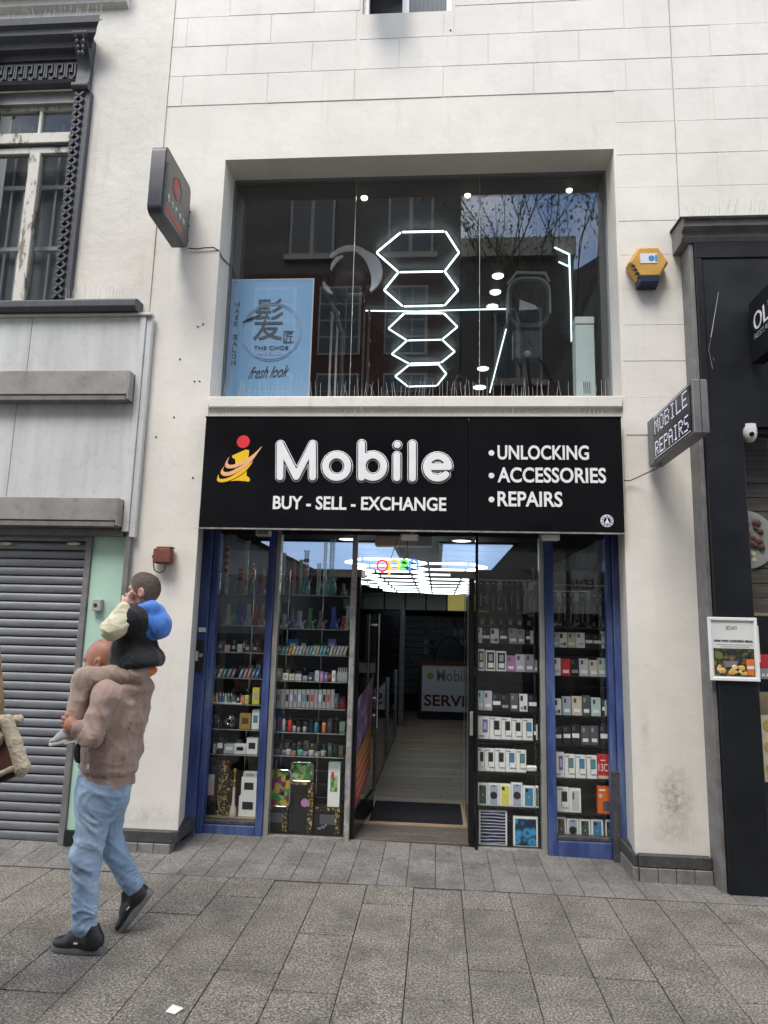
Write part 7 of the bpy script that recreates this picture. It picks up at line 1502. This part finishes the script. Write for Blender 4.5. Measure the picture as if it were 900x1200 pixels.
# ---- the man
YM = 3.74
man = thing('person', 'man in taupe hoodie and blue jeans walking with a child on his shoulders', 'person', (W(110, 1110, YM)[0], YM, 0))
hc_ = W(122, 771, YM); HP, HL = head_prims(hc_, 1.0, YM, tilt=.12)
Lsh, Lel, Lwr, Lpa = W(125, 815, 3.575), W(107, 862, 3.50), W(91, 853, 3.475), W(83.5, 850, 3.472)
Rsh, Rel, Rwr, Rpa = W(140, 815, 3.93), W(120, 862, 4.00), W(104, 856, 4.0), W(97, 852, 3.99)
LHI, LKN, LAN = W(112, 930, 3.66), W(101, 1003, 3.645), W(98.5, 1084, 3.64)
RHI, RKN, RAN = W(128, 930, 3.83), W(127, 985, 3.87), W(155, 1036, 3.905)
prims = HP + [cap(W(127, 785, YM), W(143, 806, YM), .058, .066, k=.04), cap(W(143, 812, YM), W(124, 900, YM), .105, .11, sc=(1, 1.25, 1)), cap(W(143, 815, YM), Lsh, .06, .055), cap(W(143, 815, YM), Rsh, .06, .055), cap(Lsh, Lel, .046, .040), cap(Lel, Lwr, .040, .028), cap(Rsh, Rel, .046, .040), cap(Rel, Rwr, .040, .028),
                cap(W(124, 905, YM), LHI, .10, .085), cap(W(124, 905, YM), RHI, .10, .085), cap(LHI, LKN, .08, .055), cap(LKN, LAN, .055, .038), cap(RHI, RKN, .08, .055), cap(RKN, RAN, .055, .038), cap(LAN, LAN + np.array([.0, 0, -.05]), .030, .026), cap(RAN, RAN + np.array([-.012, 0, -.045]), .032, .028)]
prims += hand(Lpa, Lwr, (-.25, 0, 1), (-1, .35, .05), (-.55, -.1, .8), (-.2, 1, 0)) + hand(Rpa, Rwr, (-.25, 0, 1), (-1, -.35, .05), (-.55, .1, .8), (-.2, -1, 0))
body_part('body', prims, .0058, 'skin_man', man, .022)
eyes(man, HL, 1.0)
chest, belly, hemc = W(140, 838, YM), W(130, 880, YM), W(124, 907, YM); hemz = W(124, 917, YM)[2]
hd = [cap(W(146, 822, YM), chest, .130, .143, sc=(1, 1.22, 1)), cap(chest, belly, .143, .144, sc=(1, 1.18, 1)), cap(belly, W(123, 925, YM), .144, .144, sc=(1, 1.14, 1)), cap(W(146, 812, YM), Lsh, .08, .080, k=.05), cap(W(146, 812, YM), Rsh, .08, .080, k=.05),
      cap(Lsh, Lel, .072, .058, k=.03), cap(Lel, Lwr, .056, .041, k=.03), cap(Rsh, Rel, .072, .058, k=.03), cap(Rel, Rwr, .056, .041, k=.03),
      ell(W(163, 806, YM), (.075, .135, .050), k=.03), ell(W(157, 818, YM), (.075, .10, .05), k=.03), cap(W(152, 803, YM - .10), W(167, 801, YM), .030, .042, k=.03), cap(W(152, 803, YM + .10), W(167, 801, YM), .030, .042, k=.03)]
foldL = [(Lel, Lwr - Lel, .085, .007, .030), (Lel, Lel - Lsh, .09, .006, .036), (Rel, Rwr - Rel, .085, .006, .03), (W(113, 880, YM - .12), (.2, 0, 1), .10, .005, .05), (W(150, 905, YM - .1), (.5, 0, 1), .12, .006, .045), (W(158, 815, YM), (.7, 0, 1), .09, .007, .045), (W(150, 860, YM - .12), (.9, 0, .5), .14, .005, .07)]
def hem_fn(V): s = (V[:, 2] - hemz); s = s + .10 * (V[:, 0] - W(123, 915, YM)[0]); return np.where(s < .062, -.008, 0) - .006 * np.exp(-((s - .062) / .006) ** 2) + .006 * np.exp(-((s - .085) / .016) ** 2)
body_part('hoodie', hd, .0075, 'hoodie_taupe', man, .03, [((W(123, 915, YM)[0], 0, hemz), (0.10, 0, 1))], (.0085, 20, 5, (1, 1, .7)), folds=foldL, bumpfn=hem_fn)
fabric('rib_taupe', (.27, .19, .165))
def loop(c, rx, ry, z0, z1, name, mat, par, n=40, flare=1.0):
    mb = MB(); rings = []
    for (z, q) in ((z0, .965), (z0 + .008, 1.0), (z1 - .008, 1.0 * flare), (z1, .97 * flare)): rings.append([(c[0] + rx * q * math.cos(a), c[1] + ry * q * math.sin(a), z + .010 * math.cos(a)) for a in np.linspace(0, 2 * math.pi, n, endpoint=False)])
    mb.ring_loft(rings, True, False); return obj(name, mb, mat, par, smooth=60)
body_part('cuff', [cap(Lwr + (Lel - Lwr) * .05, Lwr + (Lel - Lwr) * .25, .040, .042)], .006, 'rib_taupe', man); body_part('cuff', [cap(Rwr + (Rel - Rwr) * .05, Rwr + (Rel - Rwr) * .25, .040, .042)], .006, 'rib_taupe', man)
obj('brand_tag', MB().obox(W(103, 898, 3.565), (.006, .002, 0), (0, .002, 0), (0, 0, .012)), 'lettering_white', man)
jn = [cap(W(123, 915, YM), W(121, 932, YM), .138, .135, sc=(1, 1.15, 1)), cap(W(115, 930, 3.67), LKN, .098, .073, k=.04), cap(LKN, LAN, .073, .060, k=.03), cap(W(127, 932, 3.82), RKN, .098, .072, k=.04), cap(RKN, RAN - (RKN - RAN) * .08, .072, .055, k=.03), ell(LAN + np.array([0, 0, .006]), (.062, .062, .030), k=.015), ell(LAN + np.array([.003, 0, .060]), (.064, .064, .022), k=.015), ell(RAN + (RKN - RAN) * .12, (.060, .060, .035), k=.015)]
body_part('jeans', jn, .007, 'denim', man, .03, [(LAN - np.array([0, 0, .048]), (0, 0, 1))], (.0065, 24, 9, (1, 1, 1)), folds=[(LAN + np.array([0, 0, .06]), (.15, 0, 1), .09, .0075, .042), (RAN + (RKN - RAN) * .2, RKN - RAN, .09, .0075, .040), (LKN, (.25, 0, 1), .11, .005, .055), (RKN, (.6, 0, 1), .10, .005, .05), (W(118, 945, 3.6), (.6, 0, 1), .10, .004, .06)])
shoe(man, W(101.5, 1116, 3.64), (-1, .06, 0), (0, 0, 1), .93, 'shoe_black', 'sole_grey')
tq_, hq = W(147.5, 1089, 3.905), W(180, 1046, 3.905); ux = tq_ - hq; ux /= np.linalg.norm(ux); uz = np.array([ux[2], 0, -ux[0]])
if uz[0] > 0: uz = -uz
shoe(man, hq + ux * .085 + uz * .0, ux, uz, .93, 'shoe_black', 'sole_grey')
obj('shoulder_bag', MB().ring_loft([[(x, 3.66 + q, z) for x, z in [tuple(W(px, py, 3.66)[[0, 2]]) for px, py in ((88.5, 878), (91, 870), (96, 868), (97, 893), (92, 894), (89, 888))]] for q in (-.03, .14)]), 'shoe_black', bevel=.008, label='small black bag hanging at the front of the man in the hoodie', cat='bag')

# ---- the child on his shoulders
kid = thing('person', 'child in black, blue and cream hooded top sitting on the man\'s shoulders', 'person', (W(157, 785, YM)[0], YM, W(157, 790, YM)[2]))
kc = W(170.5, 690, YM); KP, KL = head_prims(kc, .815, YM, tilt=.02)
ksL, keL, kwL, kpL = W(157, 724, 3.635), W(132, 737, 3.575), W(144, 713, 3.605), W(146.5, 706.5, 3.625)
ksR, keR, kwR, kpR = W(163, 724, 3.845), W(142, 740, 3.90), W(146, 716, 3.86), W(148, 709, 3.84)
khL, kkL, kaL = W(160, 789, 3.655), W(99, 796, 3.575), W(84.5, 853, 3.525)
khR, kkR, kaR = W(160, 789, 3.825), W(112, 796, 3.92), W(99, 853, 3.965)
prims = KP + [cap(W(168, 708, YM), W(165, 722, YM), .040, .044, k=.03), cap(W(164, 730, YM), W(158, 780, YM), .085, .085), cap(W(164, 728, YM), ksL, .045, .04), cap(W(164, 728, YM), ksR, .045, .04), cap(ksL, keL, .033, .028), cap(keL, kwL, .028, .020), cap(ksR, keR, .033, .028), cap(keR, kwR, .028, .020), cap(W(160, 780, YM), W(160, 786, YM), .06, .05), cap(W(160, 786, YM), khL, .040, .034), cap(W(160, 786, YM), khR, .040, .034), cap(khL, kkL, .034, .032), cap(kkL, kaL, .032, .024), cap(khR, kkR, .034, .032), cap(kkR, kaR, .032, .024), cap(kaL, kaL + np.array([-.03, 0, -.035]), .024), cap(kaR, kaR + np.array([-.03, 0, -.035]), .024)]
prims += hand(kpL, kwL, (.25, 0, 1), (.1, .45, .75), (-.8, .2, .5), (.35, 1, .2), .72) + hand(kpR, kwR, (.25, 0, 1), (.1, -.45, .75), (-.8, -.2, .5), (.35, -1, .2), .72)
body_part('body', prims, .0052, 'skin_child', kid, .018)
eyes(kid, KL, .815)
m, t, b = _base('hair_fade'); g = t.nodes.new('ShaderNodeNewGeometry'); dt = t.nodes.new('ShaderNodeVectorMath'); dt.operation = 'DOT_PRODUCT'; nv = np.array([.35, 0, .94]); dt.inputs[1].default_value = nv; t.links.new(g.outputs['Position'], dt.inputs[0])
base_ = float(nv @ kc); mr = t.nodes.new('ShaderNodeMapRange'); mr.inputs[1].default_value = base_ - .06; mr.inputs[2].default_value = base_ + .045; t.links.new(dt.outputs['Value'], mr.inputs[0])
n = noise(t, 300, 3, .7, stretch=(1, 1, .4)); cc = ramp(t, mr.outputs[0], [(0, (.30, .19, .14)), (.55, (.13, .085, .06)), (1, (.055, .036, .024))]).outputs['Color']
t.links.new(mixc(t, .6, cc, ramp(t, n.outputs['Fac'], [(.3, (.4, .4, .4)), (.7, (1.4, 1.4, 1.4))]).outputs['Color'], 'MULTIPLY'), b.inputs['Base Color']); b.inputs['Roughness'].default_value = .6; bump(t, b, n.outputs['Fac'], .6, .003)
body_part('hair', [ell(kc + np.array([.002, 0, .001]), (.0835, .0665, .0870)), ell(kc + np.array([-.025, 0, .018]), (.062, .060, .072))], .005, 'hair_fade', kid, .02, [(W(159, 688, YM), (.86, 0, .50)), (W(170, 712, YM), (0.2, 0, 1))], (.0012, 150, 3, (1, 1, 1)))
kt = [cap(W(163, 731, YM), W(157, 765, YM), .098, .112, sc=(1, 1.15, 1)), cap(W(157, 765, YM), W(155, 782, YM), .118, .115, sc=(1.05, 1.1, 1)), cap(W(164, 726, YM), W(157, 728, 3.655), .075, .066, k=.07), cap(W(164, 726, YM), W(163, 728, 3.825), .075, .066, k=.07), cap(W(157, 728, 3.655), ksL + (keL - ksL) * .24, .064, .054, k=.06), cap(W(163, 728, 3.825), ksR + (keR - ksR) * .24, .064, .054, k=.06), ell(W(164, 776, YM - .06), (.105, .10, .058), k=.05), ell(W(164, 776, YM + .06), (.105, .10, .058), k=.05), ell(W(182, 772, YM), (.04, .09, .05), k=.04)]
body_part('hooded_top', kt, .0062, 'sweat_black', kid, .03, [(W(155, 784, YM), (-.12, 0, 1))], (.0035, 26, 12, (1, 1, .9)), folds=[(W(150, 765, YM - .1), (.5, 0, 1), .09, .006, .038)])
for (s_, e_, w_) in ((ksL, keL, kwL), (ksR, keR, kwR)):
    body_part('sleeve', [cap(s_ + (e_ - s_) * .34, e_, .058, .056, k=.02), cap(e_, w_, .055, .034, k=.03), cap(w_ + (e_ - w_) * .15, w_, .032, .030)], .0055, 'sleeve_cream', kid, .02, (), (.0040, 34, 4, (1, 1, 1)), folds=[(e_, w_ - e_, .06, .005, .024)])
hb = W(182, 729, YM)
body_part('hood', [ell(W(181, 727, YM), (.066, .100, .072), k=.03), ell(W(188, 735, YM), (.050, .078, .064), k=.06), cap(W(163, 713, YM - .075), W(178, 712, YM - .06), .026, .034, k=.03), cap(W(163, 713, YM + .075), W(178, 712, YM + .06), .026, .034, k=.03), cap(W(178, 712, YM - .06), W(184, 716, YM), .034, k=.03), cap(W(178, 712, YM + .06), W(184, 716, YM), .034, k=.03), ell(W(176, 741, YM), (.045, .085, .05), k=.03)], .0058, 'hood_blue', kid, .05, (), (.0022, 22, 15, (1, 1, .9)), folds=[(W(180, 735, YM - .06), (1, 0, .6), .08, .005, .05)])
body_part('tee_hem', [ell(W(163, 786, YM), (.092, .128, .040))], .006, 'tee_orange', kid, .02, (), (.003, 40, 2))
for (h_, k_, a_) in ((khL, kkL, kaL), (khR, kkR, kaR)):
    body_part('trouser_leg', [cap(h_ + (W(160, 789, YM) - h_) * .15, k_, .062, .060, k=.03), cap(k_, a_, .058, .046, k=.03), cap(W(160, 786, YM), h_, .055, .055, k=.03)], .006, 'trouser_taupe', kid, .03, [(a_, k_ - a_)], (.0045, 30, 8, (1, 1, 1)), folds=[(k_, a_ - k_, .09, .006, .032), (k_, k_ - h_, .10, .005, .036), (a_ + (k_ - a_) * .2, k_ - a_, .05, .004, .022)])
for a_ in (kaL, kaR): shoe(kid, a_ + np.array([.0, 0, -.065]), (-.95, 0, -.25), (-.25, 0, .95), .56, 'shoe_grey', 'plate_white', False)

# ---- woman at the edge of the picture with a shearling rucksack, and a figure in the salon
def standing(label, x, y, z0, H, fx, coat, trouser, skin_, hairm, long_hair, shoe_m, res=.009, stride=.16):
    r = thing('person', label, 'person', (x, y, z0)); s = H / 1.70
    def p(f, l, z): return np.array([x + fx * f * s, y + l * s * 1.0, z0 + z * s])
    hc = p(.02, 0, 1.585); HPp, L = head_prims(hc, s * .95, y, fx=fx)
    J = {}
    for sg_ in (-1, 1):
        J[sg_] = dict(sh=p(0, sg_ * .17, 1.38), el=p(-.05 * sg_, sg_ * .21, 1.10), wr=p(.10 - .06 * sg_, sg_ * .20, .88), hip=p(0, sg_ * .09, .92), kn=p(.06 + sg_ * stride * .5, sg_ * .09, .50), an=p(sg_ * stride, sg_ * .09, .09))
    P = HPp + [cap(p(.01, 0, 1.50), p(0, 0, 1.40), .050 * s, .055 * s, k=.03), cap(p(0, 0, 1.36), p(0, 0, .95), .10 * s, .11 * s)]
    ct_ = [cap(p(0, 0, 1.33), p(0, 0, 1.12), .118 * s, .108 * s, sc=(1, 1.35, 1)), cap(p(0, 0, 1.12), p(0, 0, .82), .112 * s, .140 * s, sc=(1, 1.3, 1))]; tr_ = [cap(p(0, 0, .95), p(0, 0, .88), .115 * s, sc=(1, 1.3, 1))]
    for sg_ in (-1, 1):
        j = J[sg_]; P += [cap(j['sh'], j['el'], .04 * s, .035 * s), cap(j['el'], j['wr'], .034 * s, .025 * s), cap(j['hip'], j['kn'], .07 * s, .05 * s), cap(j['kn'], j['an'], .048 * s, .034 * s)]
        P += hand(j['wr'] + np.array([fx * .02, 0, -.05]) * s, j['wr'], (fx, 0, .2), (fx * .15, 0, -1), (fx * .8, 0, -.6), (0, -sg_, -.2), s * .92)
        ct_ += [cap(p(0, 0, 1.36), j['sh'], .075 * s, .066 * s, k=.04), cap(j['sh'], j['el'], .064 * s, .054 * s, k=.03), cap(j['el'], j['wr'], .053 * s, .042 * s, k=.03)]
        tr_ += [cap(j['hip'], j['kn'], .088 * s, .066 * s, k=.04), cap(j['kn'], j['an'], .064 * s, .052 * s, k=.03)]
    body_part('body', P, .007, skin_, r, .02); eyes(r, L, s * .95)
    body_part('coat', ct_, res, coat, r, .03, [(p(0, 0, .80), (0, 0, 1))], (.005, 24, 6, (1, 1, .8))); body_part('trousers', tr_, res, trouser, r, .03, (), (.004, 26, 7, (1, 1, 1)))
    for sg_ in (-1, 1): shoe(r, J[sg_]['an'] + np.array([0, 0, -.09 * s]), (fx, 0, 0), (0, 0, 1), .85 * s, shoe_m, 'sole_grey')
    hp2 = [ell(hc + np.array([-fx * .010, 0, .012]) * s, (.102 * s, .084 * s, .106 * s))]
    if long_hair: hp2 += [cap(p(-.07, 0, 1.58), p(-.125, 0, 1.30), .075 * s, .06 * s, sc=(.8, 1.25, 1), k=.04), cap(p(-.125, 0, 1.32), p(-.175, 0, 1.16), .05 * s, .03 * s, sc=(.7, 1.7, 1), k=.04)]
    body_part('hair', hp2, .006, hairm, r, .02, [(p(.045, 0, 1.56), (-fx * .9, 0, .45))] if not long_hair else [(p(.055, 0, 1.60), (-fx * .93, 0, .36))], (.0035, 60, 2, (1, 1, .12)))
    return r
m, t, b = _base('hair_blonde'); n = noise(t, 70, 5, .65, stretch=(1, 1, .06)); t.links.new(ramp(t, n.outputs['Fac'], [(.3, (.13, .075, .03)), (.7, (.45, .31, .15))]).outputs['Color'], b.inputs['Base Color']); b.inputs['Roughness'].default_value = .42; bump(t, b, n.outputs['Fac'], .7, .004)
M('hair_dark', (.018, .014, .012), .5, var=.3, vscale=60); fabric('coat_olive', (.07, .065, .05)); fabric('trouser_dark', (.03, .03, .036)); fabric('tunic_black', (.014, .014, .016))
YW = 2.95; wx = W(-46, 820, YW)[0]
standing('blonde woman in olive coat walking past the shutter with a rucksack', wx, YW, 0.0, 1.64, -1, 'coat_olive', 'trouser_dark', 'skin_pale', 'hair_blonde', True, 'shoe_black')
sp_ = onY(541, 432, 8.6); standing('dark haired person in black standing inside the hair salon', sp_[0], 8.6, 3.25, 1.62, -1, 'tunic_black', 'trouser_dark', 'skin_pale', 'hair_dark', False, 'shoe_black', .012, .05)
# rucksack
m, t, b = _base('shearling'); n = noise(t, 75, 6, .75); t.links.new(ramp(t, n.outputs['Fac'], [(.3, (.44, .36, .25)), (.7, (.70, .61, .47))]).outputs['Color'], b.inputs['Base Color']); b.inputs['Roughness'].default_value = .95; bump(t, b, n.outputs['Fac'], 1.0, .012)
M('suede_brown', (.085, .036, .025), .85, var=.25, vscale=12, bmp=.2, bscale=120); M('suede_dark', (.02, .016, .014), .8, var=.2)
bag = thing('rucksack', 'brown suede rucksack with cream shearling trim on the blonde woman\'s back', 'bag', tuple(W(5, 915, YW)))
def bagring(px_off, q): return [W(px, py, q) for px, py in ((-14, 846), (8, 843), (16, 852), (26, 890), (27, 905), (16, 911), (-10, 920))]
obj('bag_body', MB().ring_loft([bagring(0, YW - .13), bagring(0, YW + .13)]), 'suede_brown', bag, bevel=.012, seg=2, smooth=50)
obj('base_panel', MB().ring_loft([[W(px, py, q) for px, py in ((-10, 915), (22, 903.5), (27.6, 906.5), (-10, 922))] for q in (YW - .137, YW + .137)]), 'suede_dark', bag)
for q in (YW - .135, YW + .135):
    body_part('shearling_trim', [cap(W(8, 845, q), W(17, 870, q), .026, .028, k=.01), cap(W(17, 870, q), W(26, 899, q), .028, .030, k=.01), cap(W(26, 899, q), W(25, 904, q), .030, .024, k=.01), cap(W(8, 845, q), W(-14, 846, q), .026, .026, k=.01)], .0045, 'shearling', bag, .01, (), (.0022, 140, 3))
    body_part('shearling_trim', [cap(W(-10, 911, q - .01 * np.sign(q - YW) * -1), W(19, 899, q), .012, .013, k=.01)], .004, 'shearling', bag, .01, (), (.0015, 140, 5))
body_part('shearling_trim', [cap(W(22, 843, YW - .10), W(22, 843, YW + .10), .016), cap(W(4, 843, YW - .12), W(22, 843, YW - .10), .017), cap(W(4, 843, YW + .12), W(22, 843, YW + .10), .017)], .0045, 'shearling', bag, .012, (), (.0022, 140, 6))
body_part('flap_tuft', [ell(W(-2, 864, YW - .135), (.030, .022, .036))], .004, 'shearling', bag, .012, (), (.0025, 130, 8))

# ------------------------------------------------------------------ rounded Mobile lettering in three layers
def px_arc(cx, cy, rx, ry, a0, a1, n_=16): return [(cx + rx * math.cos(math.radians(a)), cy - ry * math.sin(math.radians(a))) for a in np.linspace(a0, a1, n_)]
STROKES = {'M': [[(328.5, 559.5), (328.7, 521.5), (347.5, 559), (366.5, 521.5), (366.7, 559.5)]], 'o': [px_arc(394.8, 547, 13.0, 13.2, 0, 360, 22)], 'b': [[(424, 520.6), (423.8, 559.8)], px_arc(437.2, 547, 12.6, 13.2, 0, 360, 22)], 'i': [[(465.2, 534.5), (465.1, 560.5)], [(465.6, 522), (465.7, 522)]], 'l': [[(483.5, 521), (483.4, 561)]], 'e': [[(500.5, 547.5), (525.5, 547.5)] + px_arc(512.8, 548, 12.9, 13.0, 3, 318, 20)]}
for ch_, paths in STROKES.items():
    for rad, front, mt, nm in ((.0390, .006, 'lettering_white', 'letter_outline'), (.0350, .010, 'letter_black', 'letter_inline'), (.0288, .014, 'lettering_white', 'letter_face')):
        pr_ = []
        for path in paths:
            Q = [onY(px, py, SY) for px, py in path]
            for a, b_ in zip(Q[:-1], Q[1:]): pr_.append(cap(a, b_, rad, rad, k=.0015))
        V, Fq = sdf(pr_, .0042, .0015, [((0, SY - front, 0), (0, 1, 0)), ((0, SY + .004, 0), (0, -1, 0))])
        me = bpy.data.meshes.new(nm); me.from_pydata(V.tolist(), [], Fq.tolist()); me.materials.append(MAT[mt]); link_mesh(nm, me, sg)
